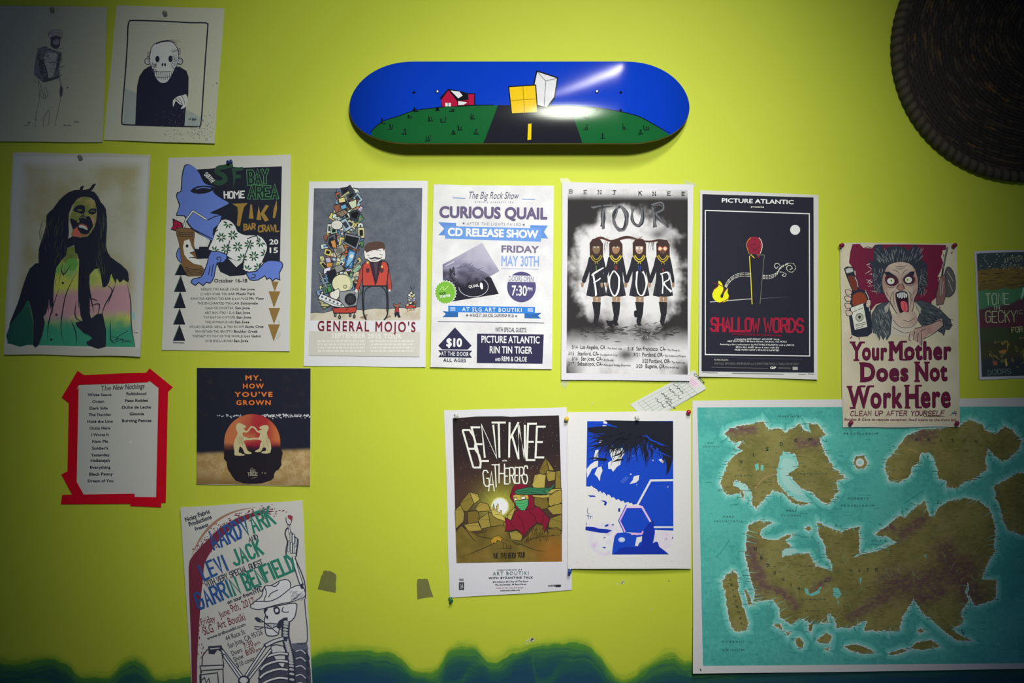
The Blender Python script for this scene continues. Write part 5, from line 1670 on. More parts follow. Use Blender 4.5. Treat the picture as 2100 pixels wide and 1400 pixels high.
B.hand('SHALLOW', 128, 1028, 455, 1032, 88, RS, 14, 2, 5, 1.3); B.hand('WORDS', 490, 1034, 755, 1036, 90, RS, 14, 2, 6, 1.4)
B.hand('SHALLOW', 128, 1028, 455, 1032, 88, '#571627', 2.5, 2, 5, 1.3); B.hand('WORDS', 490, 1034, 755, 1036, 90, '#571627', 2.5, 2, 6, 1.4)
B.line('#5b1b2a', [(270, 1050), (612, 1060)], 12, 0)
B.t('premiering SATURDAY, AUGUST 1st at', 288, 1088, 595, 1090, 11, cr, .025, res=1); B.t('ART BOUTIKI / 44 Race Street, San Jose, CA 95126', 238, 1103, 645, 1107, 11, cr, .025, res=1)
B.t('featuring a live performance by PICTURE ATLANTIC and a LIVE DJ', 188, 1124, 694, 1130, 11, cr, .025, res=1); B.t('8PM / ALL AGES (beer & wine with ID)', 296, 1144, 592, 1148, 11, cr, .025, res=1); B.t('FREE WITH RSVP / SPACE IS LIMITED', 290, 1162, 594, 1166, 11, cr, .025, res=1)
B.t('PICTURE ATLANTIC', 148, 1230, 246, 1232, 11, '#a5a398', .02, res=1); B.t('SHAULAS, SIMONIKA, IRWIN BLAIR and DANNY MARTINEZ in "SHALLOW WORDS"', 148, 1258, 730, 1262, 16, '#6b6d66', .0, res=1)
B.t('GP', 530, 1288, 572, 1289, 18, '#c6c4ba', .05); B.rect('#9b9a92', 685, 1273, 720, 1294); B.line('#55564f', [(585, 1281), (672, 1283)], 8, 0)
B.line('#4a4c50', [(130, 1276), (520, 1284)], 6, 0); B.lines('#77777a', [[(66, 1311), (172, 1314)], [(270, 1316), (625, 1322)], [(725, 1322), (775, 1324)], [(790, 1320), (835, 1323)]], 4, 0)
B.build('lettering', T)
# ------------------------------------------------------------------ lower middle and right
# band poster with hooded figure and glowing orb
ZK = (900, 820, 290 / 944)
rr = random.Random(55)
S = Sheet(ZK, [(37, 68), (852, 50), (888, 1268), (72, 1322)], base=0.0010, lift=(0.0, 0.0, 0.001, 0.001), bow=0.002, seed=14, edge=1.5)
T = poster('band_poster', 'band poster with a green masked figure in a red hood holding a glowing orb', 'poster', S, '#e0dfe3')
A = Art(S, '#cbcacf')
GK = '#2a2622'


def night(x, y):
    n = fbm(x, y, 120, 31)
    c = mix(A.c('#2b2326'), A.c('#45302a'), sstep(300, 640, y + n * 120))
    g = math.exp(-(((x - 405) / 130) ** 2 + ((y - 710) / 130) ** 2))
    return mix(c, A.c('#8d8a34'), min(1, g * 1.25))


edge_ = [(92, 122), (250, 110), (420, 108), (480, 112), (640, 106), (802, 102), (812, 400), (820, 700), (822, 1078), (600, 1080), (400, 1083), (250, 1082), (118, 1088), (112, 900), (106, 650), (98, 380)]
A.poly(night, edge_, 0)
A.dots('#8a7b70', [(rr.uniform(110, 795), rr.uniform(130, 560)) for _ in range(150)], 2.2, 5, rnd=rr)
A.lines('#4b3a36', [[(190, 545), (230, 580)], [(270, 580), (300, 610)], [(165, 430), (190, 450)]], 3, 0)
sun = []
for i in range(54):
    a = 2 * math.pi * i / 54; r1 = rr.uniform(80, 150)
    sun.append([(405 + 60 * math.cos(a), 712 + 62 * math.sin(a)), (405 + r1 * math.cos(a), 712 + r1 * math.sin(a))])
A.lines('#98964a', sun, 5, 0, 't')
ocs = ['#8d7d3a', '#7a6a30', '#a3924a', '#6d5c2a', '#95813c']
rocks = [[(107, 735), (150, 695), (170, 760), (165, 810), (112, 860)], [(140, 690), (205, 612), (235, 690), (190, 745), (165, 740)], [(205, 612), (262, 630), (275, 665), (235, 692)], [(190, 745), (240, 735), (262, 745), (275, 810), (195, 830)], [(240, 725), (275, 680), (330, 695), (345, 740), (262, 745)], [(262, 800), (330, 750), (345, 845), (285, 860)],
         [(330, 745), (400, 770), (440, 800), (430, 840), (345, 845)], [(622, 565), (640, 500), (680, 490), (715, 500), (705, 600), (640, 600)], [(668, 470), (715, 382), (735, 470), (700, 500), (675, 490)], [(715, 382), (770, 470), (738, 470)], [(715, 500), (720, 472), (780, 478), (775, 535), (730, 545)], [(780, 475), (812, 470), (815, 590), (775, 590)], [(705, 600), (775, 590), (818, 590), (812, 640), (760, 640), (720, 640)],
         [(640, 640), (720, 630), (735, 720), (690, 730), (632, 700)], [(735, 640), (780, 605), (820, 600), (822, 680), (770, 720), (730, 700)], [(720, 720), (770, 700), (822, 690), (822, 760), (760, 765)], [(740, 790), (822, 760), (822, 870), (780, 860), (730, 850)], [(455, 770), (505, 715), (510, 800), (470, 840)], [(725, 860), (790, 850), (822, 880), (800, 905), (740, 900)], [(165, 830), (262, 815), (290, 870), (200, 880)], [(470, 880), (520, 870), (560, 900), (550, 940), (480, 930)]]
for i, rk in enumerate(rocks):
    A.poly(ocs[i % 5], rk, 0, GK, 4)
    A.lines(GK, [[rk[0], tuple((p + q) / 2 for p, q in zip(rk[2], rk[1]))]], 2, 0)


def ground(x, y):
    n = fbm(x, y, 90, 33)
    return mix(mix(A.c('#5f5126'), A.c('#7a6732'), sstep(-.3, .4, n)), A.c('#8f5a24'), sstep(560, 780, x) * sstep(860, 1000, y) * .8)


A.poly(ground, [(112, 880), (150, 840), (200, 870), (260, 900), (330, 855), (420, 830), (450, 880), (480, 930), (550, 945), (600, 900), (650, 830), (700, 840), (720, 880), (760, 905), (820, 890), (822, 1078), (600, 1080), (400, 1083), (118, 1088), (113, 960)], 0)
A.lines(GK, [[(112, 890), (150, 838), (230, 930), (250, 945)], [(150, 838), (260, 905), (370, 930), (470, 965)], [(130, 1055), (250, 1010), (360, 960), (420, 930)], [(330, 855), (300, 885), (270, 870)], [(430, 930), (540, 960), (640, 1000), (720, 1010)], [(480, 925), (520, 965), (560, 955)], [(560, 955), (640, 920), (820, 900)], [(600, 900), (590, 940), (640, 910)], [(345, 845), (440, 835)]], 4.5, 4, 'b')
A.lines('#4a3b1c', [[(x := rr.uniform(570, 730), y := rr.uniform(830, 930)), (x + rr.uniform(-12, 12), y + rr.uniform(15, 40))] for _ in range(70)], 5, 0, 'b')
# figure
RC = '#761a30'
A.poly(GK, [(436, 780), (480, 800), (505, 735), (520, 735), (600, 720), (640, 712), (672, 712), (745, 795), (720, 860), (705, 890), (690, 830), (660, 820), (600, 870), (568, 918), (525, 870), (440, 880), (446, 840)], 0)
A.poly(RC, [(442, 790), (485, 806), (510, 740), (600, 722), (640, 716), (670, 716), (738, 795), (705, 880), (690, 825), (655, 815), (600, 862), (568, 908), (525, 862), (446, 874)], 0)
A.poly(RC, [(476, 650), (485, 610), (500, 575), (530, 560), (575, 562), (605, 590), (625, 640), (640, 712), (600, 730), (520, 735), (505, 690)], 2, GK, 4)
A.poly('#b09a4a', [(495, 640), (520, 628), (590, 625), (600, 660), (590, 690), (505, 685)], 1)
A.poly('#2f6b4c', [(500, 615), (520, 598), (600, 580), (660, 588), (740, 585), (772, 558), (768, 580), (735, 610), (690, 612), (755, 622), (700, 630), (640, 628), (600, 632), (520, 630)], 1, GK, 4)
A.lines('#1f4a36', [[(520, 615), (600, 600), (700, 600), (760, 575)], [(610, 615), (680, 622)], [(540, 622), (620, 612)]], 4, 4)
A.poly('#a5904a', [(620, 632), (680, 635), (745, 630), (735, 650), (690, 655), (630, 645)], 1, GK, 3)
A.poly('#4b9a63', [(506, 672), (550, 668), (598, 660), (596, 700), (575, 738), (545, 735), (515, 705)], 1, GK, 4)
A.lines('#2a6a44', [[(515, 690), (560, 690), (595, 675)], [(520, 705), (560, 710), (590, 695)], [(530, 722), (580, 720)]], 3, 3)
A.poly('#e0ddcf', [(545, 655), (560, 642), (580, 650), (575, 660), (555, 664)], 1, GK, 3); A.poly('#e0ddcf', [(500, 662), (515, 655), (525, 664), (512, 670)], 1, GK, 2)
A.lines(GK, [[(540, 640), (575, 636)], [(498, 650), (522, 648)]], 4, 0)
A.lines('#551224', [[(520, 760), (560, 820), (570, 900)], [(600, 740), (640, 780), (650, 815)], [(480, 820), (500, 850)], [(700, 760), (690, 820)], [(485, 640), (500, 600), (540, 575)]], 4, 3)
A.ell('#c3c07a', 408, 710, 60, 62, 0, 36); A.ell('#e6e5dc', 408, 710, 52, 54, 0, 36)
A.poly('#b5a552', [(350, 745), (358, 722), (366, 690), (372, 722), (378, 738), (392, 690), (398, 700), (394, 742), (405, 755), (410, 735), (420, 738), (415, 765), (440, 785), (442, 812), (420, 800), (385, 790), (360, 770)], 0, GK, 3)
A.lines(GK, [[(366, 690), (366, 740)], [(384, 705), (383, 745)], [(375, 760), (405, 765)]], 3, 0)
A.poly('#a5802c', [(355, 965), (345, 935), (370, 912), (400, 905), (425, 925), (415, 945), (390, 935), (380, 960), (368, 950)], 1, GK, 3)
A.lines(GK, [[(430, 955), (436, 985)], [(450, 965), (455, 985)], [(475, 968), (480, 985)], [(415, 990), (490, 990)]], 4, 0)
# lettering
WC = '#d4d2cc'
def strokes(B, col, L, w):
    B.lines(col, L, w, 0)
def ch(x, y, w, h, st, lean=0.0):
    return [[(x + int(k[i]) / 4 * w + lean * (1 - int(k[i + 1]) / 6), y + (1 - int(k[i + 1]) / 6) * h) for i in range(0, len(k) - 1, 2)] for k in st.split()]


B = Art(S, '#cbcacf')
big = []
for c_, x, y, w, h, ln in (('B', 158, 200, 62, 250, 72), ('E', 218, 182, 58, 225, 58), ('N', 285, 165, 78, 220, 22), ('T', 352, 150, 95, 235, 5), ('K', 472, 148, 60, 235, -3), ('N', 532, 165, 42, 230, 0), ('E', 596, 158, 58, 242, -10), ('E', 655, 178, 58, 205, -10)):
    big += ch(x, y, w, h, SF[c_], ln)
B.lines(WC, big, 13, 0)
sm_ = []
for c_, x, y, w, h, ln in (('G', 292, 470, 36, 105, 12), ('A', 332, 478, 38, 130, 0), ('T', 352, 432, 46, 150, 8), ('H', 402, 425, 36, 130, 0), ('E', 440, 455, 28, 105, 0), ('R', 472, 450, 30, 105, 2), ('E', 508, 450, 26, 105, 0), ('R', 538, 448, 28, 110, 0), ('S', 568, 440, 26, 118, -4)):
    sm_ += ch(x, y, w, h, SF[c_], ln)
B.lines(WC, sm_, 8, 0)
B.hand('WITH', 424, 410, 452, 409, 9, WC, 2.5)
B.hand('THE TWO HEIDI TOUR', 362, 1056, 575, 1050, 32, GK, 5, 2, 4)
q = '#33343c'
B.t('SUNDAY JUNE 24TH 2018', 390, 1139, 555, 1136, 8, q, .03, 0, 1.2, 1); B.t('ART BOUTIKI', 360, 1170, 600, 1166, 24, '#2d5c50', .0, 0, 1.3); B.t('WITH BYZANTINE TALK', 332, 1195, 628, 1190, 14, q, .04, 0, 1.25)
B.t('$12 Advance $15 Day Of The Show', 360, 1219, 596, 1214, 11, q, .03, res=1); B.t('The Art Boutiki  44 Race Street', 374, 1238, 585, 1233, 11, q, .03, res=1); B.t('SAN JOSE, CALIFORNIA', 385, 1259, 565, 1255, 8, '#8a3a48', .02, 0, 1.3, 1); B.t('www.artboutiki.com', 408, 1276, 542, 1272, 10, q, .03, res=1)
B.rect(q, 134, 1216, 168, 1266); B.lines('#a9a8ac', [[(140, 1225), (150, 1240), (142, 1258)], [(155, 1222), (160, 1240), (152, 1260)], [(146, 1245), (164, 1248)]], 4, 0); B.lines('#77777c', [[(134, 1195), (166, 1194)], [(138, 1204), (166, 1203)]], 5, 0)
B.t('INDIE', 732, 1246, 780, 1244, 13, q, .03); B.poly(q, [(780, 1232), (815, 1231), (815, 1246), (780, 1248)])
A.build('illustration', T)
B.build('lettering', T)

# blue palm and hexagon print
ZP = (1140, 740, 330 / 1027)
rr = random.Random(66)
S = Sheet(ZP, [(72, 326), (862, 318), (862, 1325), (76, 1326)], base=0.0030, lift=(0.0, 0.0, 0.005, 0.004), bow=0.009, seed=15, edge=1.0)
T = poster('screen_print', 'blue screen print with black palm fronds and white hexagon outlines', 'art print', S, '#e6e4e0')
A = Art(S, '#d6d3d1')
BU = '#1a44b4'; BD = '#17309a'; WH = '#d6d3d1'; PK = '#d9a6d2'; K = '#20222c'
A.ell(lambda x, y: mix(A.c(WH), A.c('#c79fd0'), (sstep(.1, .4, fbm(x, y, 60, 3)) * .6 + sstep(70, 110, math.hypot(x - 320, y - 1140)) * .5) * sstep(118, 80, math.hypot(x - 320, y - 1140))), 320, 1130, 118, 112, 0, 40)
A.ell(lambda x, y: mix(A.c(WH), A.c('#cfa9cc'), (sstep(.0, .4, fbm(x, y, 60, 5)) * .5 + .25) * sstep(112, 60, math.hypot(x - 660, y - 1120))), 660, 1120, 95, 100, 0, 40)
A.poly(BU, [(200, 384), (748, 382), (750, 1082), (600, 1078), (600, 1020), (550, 925), (510, 912), (492, 918), (485, 905), (470, 907), (462, 898), (440, 905), (430, 890), (415, 896), (400, 880), (384, 886), (370, 868), (355, 872), (345, 856), (330, 850), (325, 862), (318, 850), (305, 835), (296, 845), (282, 826), (275, 838), (262, 820), (250, 812), (238, 806), (228, 795), (214, 802), (193, 800)], 0)
A.poly(BU, [(455, 930), (550, 930), (603, 1022), (556, 1098), (445, 1092), (403, 1020)])
A.poly(BU, [(358, 1235), (362, 1195), (372, 1130), (385, 1098), (445, 1092), (520, 1112), (560, 1085), (600, 1030), (632, 1060), (632, 1100), (620, 1165), (720, 1232)])
A.poly(BD, [(372, 1235), (400, 1200), (440, 1185), (500, 1188), (548, 1170), (552, 1090), (600, 1022), (622, 1018), (630, 1050), (626, 1110), (612, 1168), (640, 1150), (652, 1158), (660, 1185), (700, 1215), (722, 1234)], 0)
A.poly(WH, [(515, 1125), (550, 1118), (548, 1150), (532, 1160), (522, 1182), (505, 1180)], 1)
A.poly(WH, [(632, 1078), (750, 1082), (750, 1090), (632, 1090)])
A.ell('#a9b4dc', 420, 1140, 22, 16); A.ell('#c9cde4', 420, 1138, 14, 10)
for blob in ([(305, 384), (328, 386), (322, 418), (298, 415)], [(290, 480), (310, 475), (302, 520), (270, 545), (280, 510)], [(252, 570), (272, 565), (270, 620), (240, 632)], [(248, 640), (270, 635), (268, 672), (230, 690), (215, 720), (200, 745), (196, 690), (220, 660)],
             [(342, 545), (360, 540), (372, 560), (430, 555), (436, 590), (415, 630), (412, 660), (390, 675), (365, 706), (352, 688), (335, 690), (332, 650), (360, 630), (345, 590)], [(265, 680), (290, 672), (298, 700), (285, 730), (280, 768), (265, 740), (246, 722)], [(498, 735), (532, 728), (528, 760), (512, 775), (470, 785), (490, 760)],
             [(655, 630), (672, 622), (692, 640), (680, 652)], [(612, 632), (622, 628), (622, 642)]):
    A.poly(WH, blob, 0)
A.dots(WH, [(295, 663), (490, 605), (516, 790), (715, 803), (568, 565), (478, 722)], 4, 7, rnd=rr)
A.lines('#5b78c8', [[(410 + i * 6, 770 + i * 3), (450 + i * 5, 735 + i * 3)] for i in range(4)], 2, 0)
for isl in ([(203, 856), (245, 858), (255, 866), (220, 866)], [(285, 888), (310, 890), (326, 900), (320, 922), (306, 918), (312, 902)], [(398, 940), (412, 938), (408, 962), (398, 960)], [(312, 1048), (335, 1040), (335, 1052), (315, 1058)], [(355, 1045), (370, 1038), (368, 1050)], [(300, 1130), (312, 1122), (318, 1128)], [(294, 1185), (322, 1188), (310, 1196)], [(700, 1135), (708, 1130), (705, 1142)], [(740, 1125), (748, 1122), (744, 1138)],
            [(190, 1055), (240, 1058), (270, 1068), (320, 1072), (358, 1080), (345, 1088), (325, 1098), (280, 1095), (220, 1085), (188, 1078)]):
    A.poly(BD, isl, 0)
A.line(WH, [(520, 918), (605, 762), (748, 760)], 13, 0); A.line(WH, [(625, 1060), (748, 1060)], 11, 0); A.line(BU, [(622, 1070), (750, 1074)], 8, 0)
A.line(PK, [(450, 932), (406, 1020), (440, 1088)], 11, 0); A.line('#dcb6d8', [(445, 932), (550, 931), (604, 1026)], 12, 0); A.line(PK, [(480, 1104), (548, 1103), (556, 1085)], 10, 0); A.line(BU, [(450, 915), (400, 1018), (436, 1096)], 5, 0)
A.line(PK, [(388, 1095), (370, 1120), (358, 1140)], 10, 3, 't')
# palm fronds
A.poly(K, [(312, 378), (748, 386), (748, 620), (725, 700), (705, 730), (708, 660), (690, 610), (660, 560), (620, 540), (600, 520), (570, 500), (540, 480), (500, 490), (450, 500), (420, 480), (380, 470), (300, 462), (250, 462), (206, 450), (204, 425), (260, 418), (330, 415), (400, 425), (340, 400)], 0)
fr = []
for i in range(130):
    f = i / 129
    a = math.pi * (1.02 - f * .62) + rr.uniform(-.05, .05)
    x0, y0 = 560 + rr.uniform(-180, 70), 470 + rr.uniform(-15, 25)
    l = rr.uniform(150, 370) * (1 - f * .35)
    dx, dy = math.cos(a) * l, math.sin(a) * l * .75
    if x0 + dx < 205: dx = 205 - x0
    fr.append([(x0, y0), (x0 + dx * .55, y0 + dy * .35 + 4), (x0 + dx, y0 + dy)])
for i in range(24):
    x0, y0 = rr.uniform(540, 720), rr.uniform(490, 590)
    fr.append([(x0, y0), (x0 + rr.uniform(-10, 12), y0 + 40), (x0 + rr.uniform(-30, 10), y0 + rr.uniform(70, 105))])
A.lines(K, fr, 13, 4, 't')
A.lines(K, [[(205, 625), (240, 618), (320, 628), (300, 632), (240, 632)], [(360, 645), (400, 630), (440, 628)], [(205, 545), (300, 535), (420, 520)], [(360, 610), (410, 590), (430, 560)], [(310, 570), (400, 545), (470, 500)]], 11, 3, 'b')
A.lines(BU, [[(545, 480), (580, 478), (600, 500), (650, 520), (720, 548)], [(590, 540), (640, 575), (680, 590), (738, 615)], [(640, 520), (690, 540)]], 9, 3, 'b')
A.lines(BU, [[(215, 388), (300, 402), (395, 420)], [(210, 400), (290, 398)]], 10, 3, 'b')
A.lines('#2f4a8a', [[(203, 935), (200, 960), (210, 980)], [(197, 985), (235, 990)], [(208, 990), (206, 1010)], [(222, 990), (222, 1005)], [(196, 1030), (198, 1045)]], 3, 0)
A.dots('#a9a6a2', [(rr.uniform(90, 850), rr.uniform(1240, 1315)) for _ in range(10)] + [(210, 1310)], 2.2, 5)
A.build('illustration', T, step=5, total=0.0012)

# order ticket behind it
S = Sheet((0, 0, 1), [(1292, 829), (1424, 758), (1448, 797), (1330, 866)], base=0.0006, lift=(0, 0.001, 0.003, 0), seed=16, wrinkle=0.0)
T = poster('guest_check', 'small ruled order slip with handwriting tucked diagonally behind the posters', 'paper slip', S, '#d9dbd4', group='handbills and notes on the wall', nu=10, nv=8)
A = Art(S, '#cbcdc8')
ux, uy = (1424 - 1292) / 150, (758 - 829) / 150
vx, vy = (1330 - 1292) / 53, (866 - 829) / 53
P_ = lambda a, b: (1292 + ux * a + vx * b, 829 + uy * a + vy * b)
A.lines('#8c9a92', [[P_(14, b), P_(118, b)] for b in (6, 13, 20, 27, 34, 41, 48)] + [[P_(a, 4), P_(a, 50)] for a in (14, 26, 104, 118)], 0.7, 0)
A.poly('#d3bcc4', [P_(121, 8), P_(136, 8), P_(136, 34), P_(121, 34)])
rr = random.Random(12)
sc2 = []
for a0, b0, n in ((48, 14, 8), (66, 10, 9), (84, 8, 10), (98, 6, 8), (60, 30, 7)):
    a, b = a0, b0; p = [P_(a, b)]
    for i in range(n * 2):
        b += 1.7; a = a0 + rr.uniform(-3.2, 3.2); p.append(P_(a, b))
    sc2.append(p)
A.lines('#33363c', sc2, 0.9, 3)
A.t('CHECK', *P_(141, 8), *P_(141, 38), 5.5, '#3c4048', .02)
A.lines('#8d7a80', [[P_(124 + i * 4, 12), P_(124 + i * 4, 30)] for i in range(3)], .6, 0)
A.build('lettering', T, step=8)

# angry woman poster
ZY = (1700, 480, 290 / 990)
rr = random.Random(71)
S = Sheet(ZY, [(75, 58), (896, 66), (917, 1350), (97, 1350)], base=0.0045, lift=(0.0, 0.0, 0.002, 0.002), bow=0.002, seed=17, edge=2.5)
T = poster('kitchen_notice', 'cream notice poster with a screaming wild haired woman gripping a bottle', 'poster', S, '#dcd3c8')
A = Art(S, '#a99f97')
A.field([(80, 66), (892, 74), (910, 1338), (102, 1336)], 20, 30, lambda x, y: mix(A.c('#a8977e'), A.c('#9d8d72'), sstep(-.3, .4, fbm(x, y, 150, 4))))
RD = '#5c1a2c'; K = '#23232b'
red = [(165, 70), (215, 68), (240, 95), (300, 100), (320, 75), (380, 72), (560, 72), (820, 76), (818, 110), (790, 115), (785, 160), (800, 200), (780, 260), (760, 300), (770, 380), (755, 440), (720, 470), (715, 510), (660, 470), (500, 480), (420, 470), (330, 490), (290, 540), (200, 500), (150, 420), (190, 320), (185, 260), (140, 200), (150, 120)]
A.poly(RD, red, 0)
A.lines(RD, [[(x := rr.choice((150, 300, 780, 760)) + rr.uniform(-25, 25), y := rr.uniform(90, 520)), (x + rr.uniform(-10, 10), y + rr.uniform(10, 50))] for _ in range(60)], 7, 0, 'b')
A.lines('#a69b90', [[(150 + rr.uniform(0, 150), y := rr.uniform(80, 400)), (150 + rr.uniform(0, 150), y + rr.uniform(-8, 8))] for _ in range(0)] or [[(x := rr.uniform(250, 300), y := rr.uniform(150, 400)), (x + rr.uniform(10, 50), y + rr.uniform(-30, 30))] for _ in range(14)], 4, 0, 'b')
# hair
HG = '#2b2b31'
A.poly(HG, [(310, 190), (318, 80), (340, 72), (372, 72), (385, 115), (410, 90), (470, 80), (530, 92), (560, 118), (575, 95), (610, 72), (625, 95), (645, 120), (650, 180), (690, 215), (680, 270), (690, 330), (655, 420), (625, 430), (600, 300), (540, 220), (430, 215), (390, 290), (380, 420), (330, 400), (305, 330), (300, 250), (275, 170), (300, 190)], 1)
hl = []
for i in range(70):
    x = rr.uniform(330, 640); y = rr.uniform(128, 210)
    hl.append([(x, y), (x + (x - 490) * .08, y - 20), (x + (x - 490) * .2, y - rr.uniform(25, 50))])
for i in range(50):
    x = rr.choice((rr.uniform(300, 375), rr.uniform(620, 680))); y = rr.uniform(230, 410)
    hl.append([(x, y), (x + rr.uniform(-20, 20), y + 15), (x + rr.uniform(-10, 10), y + 34)])
A.lines('#6d6a66', hl, 3.2, 4, 'b')
A.lines(HG, [[(340, 300 + k * 20), (310 - k * 4, 320 + k * 20), (325, 340 + k * 18)] for k in range(5)] + [[(655, 250 + k * 22), (692, 262 + k * 22), (660, 280 + k * 22)] for k in range(6)], 7, 4, 't')
# face
FL = '#a58a76'


def flesh(x, y):
    n = fbm(x, y, 40, 7)
    c = mix(A.c('#a38b78'), A.c('#8d7060'), sstep(-.1, .5, n))
    for ex, ey in ((432, 322), (556, 318)):
        c = mix(c, A.c('#5a2630'), .85 * math.exp(-((x - ex) / 48) ** 2 - ((y - ey) / 40) ** 2))
    return mix(c, A.c('#7d4a48'), sstep(60, 110, abs(x - 500)) * .5)


A.poly(flesh, [(390, 260), (420, 215), (490, 195), (560, 205), (605, 250), (625, 320), (622, 400), (600, 450), (590, 520), (560, 575), (520, 590), (480, 560), (440, 500), (400, 440), (375, 380), (372, 310)], 2)
A.line(K, catmull([(390, 260), (372, 310), (375, 380), (400, 440), (440, 500), (480, 560), (520, 590), (560, 575), (590, 520), (600, 450), (622, 400), (625, 320), (605, 250)], 4), 5, 0)
A.poly(K, [(385, 265), (420, 262), (470, 295), (488, 320), (450, 300), (400, 290)], 1); A.poly(K, [(600, 260), (570, 262), (530, 295), (515, 318), (550, 298), (595, 288)], 1)
A.poly('#3f1c26', [(392, 300), (430, 288), (475, 305), (485, 340), (450, 365), (405, 350)], 2); A.poly('#3f1c26', [(520, 310), (560, 285), (600, 300), (600, 335), (570, 352), (530, 345)], 2)
A.ell('#d3cfa4', 433, 328, 27, 24, ol=K, w=3); A.ell('#d3cfa4', 557, 320, 26, 23, ol=K, w=3)
A.ell('#a8ab4e', 437, 326, 9, 10); A.ell('#a8ab4e', 550, 320, 9, 10); A.ell(K, 437, 326, 4, 5); A.ell(K, 550, 320, 4, 5)
A.lines(K, [[(405, 362), (440, 376), (470, 362)], [(530, 350), (570, 362), (600, 348)], [(470, 235), (500, 245), (540, 232)], [(450, 222), (500, 228), (560, 218)], [(440, 250), (475, 258), (500, 290)], [(560, 245), (530, 258), (508, 290)], [(490, 300), (485, 350), (472, 380), (490, 385)], [(512, 300), (518, 350), (530, 378), (515, 385)],
            [(470, 385), (440, 420), (430, 470), (460, 520)], [(540, 385), (575, 420), (590, 480)], [(455, 400), (450, 460), (475, 530)], [(560, 400), (575, 460), (560, 540)], [(400, 400), (420, 440)], [(600, 390), (585, 430)]], 4, 4, 'b')
A.poly('#8a5a4c', [(480, 370), (505, 345), (525, 370), (518, 392), (490, 394)], 2, K, 3)
A.poly('#2c1420', [(468, 415), (490, 402), (530, 402), (550, 420), (555, 480), (556, 540), (535, 565), (505, 560), (480, 500), (470, 455)], 2, K, 5)
A.poly('#b3474a', [(500, 480), (520, 468), (545, 480), (552, 530), (535, 548), (512, 530)], 2); A.line('#7d2634', [(528, 480), (535, 540)], 4, 3)
A.poly('#cfc3a4', [(475, 418), (500, 408), (530, 408), (548, 422), (545, 445), (535, 440), (530, 450), (520, 440), (510, 452), (500, 442), (490, 450), (484, 438), (478, 442)], 0); A.lines(K, [[(486 + i * 12, 410), (486 + i * 12, 445)] for i in range(5)], 3, 0)
A.poly('#c4b797', [(508, 550), (520, 545), (545, 545), (550, 560), (535, 572), (515, 568)], 0); A.lines(K, [[(518 + i * 9, 545), (519 + i * 9, 570)] for i in range(4)], 2.5, 0)
# body
A.poly('#a2917f', [(440, 580), (480, 560), (600, 550), (640, 600), (600, 650), (560, 680), (540, 716), (430, 700)], 1)
A.poly(flesh, [(440, 560), (600, 540), (625, 600), (590, 640), (520, 655), (465, 640), (435, 600)], 1)
A.lines('#4a3c3a', [[(450, 600), (500, 650), (580, 650), (620, 610)], [(520, 600), (560, 610), (600, 585)], [(445, 650), (520, 690), (560, 685)]], 4, 4)
SH = '#3b3c3e'
A.poly(SH, [(300, 560), (335, 500), (380, 480), (430, 470), (420, 510), (440, 580), (430, 700), (405, 740), (395, 712), (380, 738), (362, 705), (352, 745), (345, 700), (310, 690), (300, 640)], 0, K, 4)
A.poly('#8d8274', [(385, 510), (430, 470), (412, 545), (390, 560)], 0, K, 3)
A.poly(SH, [(600, 470), (640, 462), (700, 480), (780, 530), (850, 600), (862, 640), (840, 670), (815, 665), (805, 710), (790, 690), (700, 650), (650, 640), (620, 600), (640, 540)], 0, K, 4)
A.poly('#8d8274', [(600, 465), (650, 520), (640, 560), (615, 520)], 0, K, 3)
wr = []
for i in range(70):
    x = rr.uniform(310, 420); y = rr.uniform(500, 700); wr.append([(x, y), (x + 12, y + 16), (x + 16, y + 38)])
    x = rr.uniform(640, 840); y = rr.uniform(490, 640)
    if y > 470 + (x - 640) * .55: wr.append([(x, y), (x + 20, y + 8), (x + 40, y + rr.uniform(10, 26))])
A.lines('#6d6c66', wr[::2], 3.5, 3, 'b'); A.lines(K, wr[1::2], 4, 3, 'b')
A.poly(flesh, [(790, 590), (800, 640), (740, 690), (700, 700), (660, 735), (650, 790), (630, 760), (600, 745), (590, 710), (565, 740), (552, 725), (570, 680), (600, 660), (660, 640), (720, 630), (760, 600)], 1)
A.lines(K, [[(570, 680), (560, 735), (575, 745)], [(600, 680), (590, 740)], [(625, 690), (620, 755)], [(650, 690), (645, 780)], [(600, 660), (680, 640), (780, 600)], [(660, 735), (740, 690), (800, 640)], [(770, 600), (800, 620), (800, 650)], [(680, 660), (640, 680)]], 4.5, 4)
# swatter behind the shoulder
A.line(K, [(830, 90), (800, 240), (760, 500)], 12, 0); A.line('#6d655c', [(830, 90), (800, 240)], 4, 0)
A.poly('#4b4340', [(820, 240), (850, 235), (880, 290), (885, 380), (860, 430), (815, 435), (800, 340)], 2, K, 4); A.poly('#6b4a42', [(790, 290), (815, 285), (820, 420), (800, 490), (755, 495), (750, 430), (770, 330)], 1, K, 4)
A.lines('#93867a', [[(830, 260), (870, 330)], [(835, 320), (865, 400)], [(785, 310), (780, 430)], [(800, 330), (795, 420)]], 4, 0)
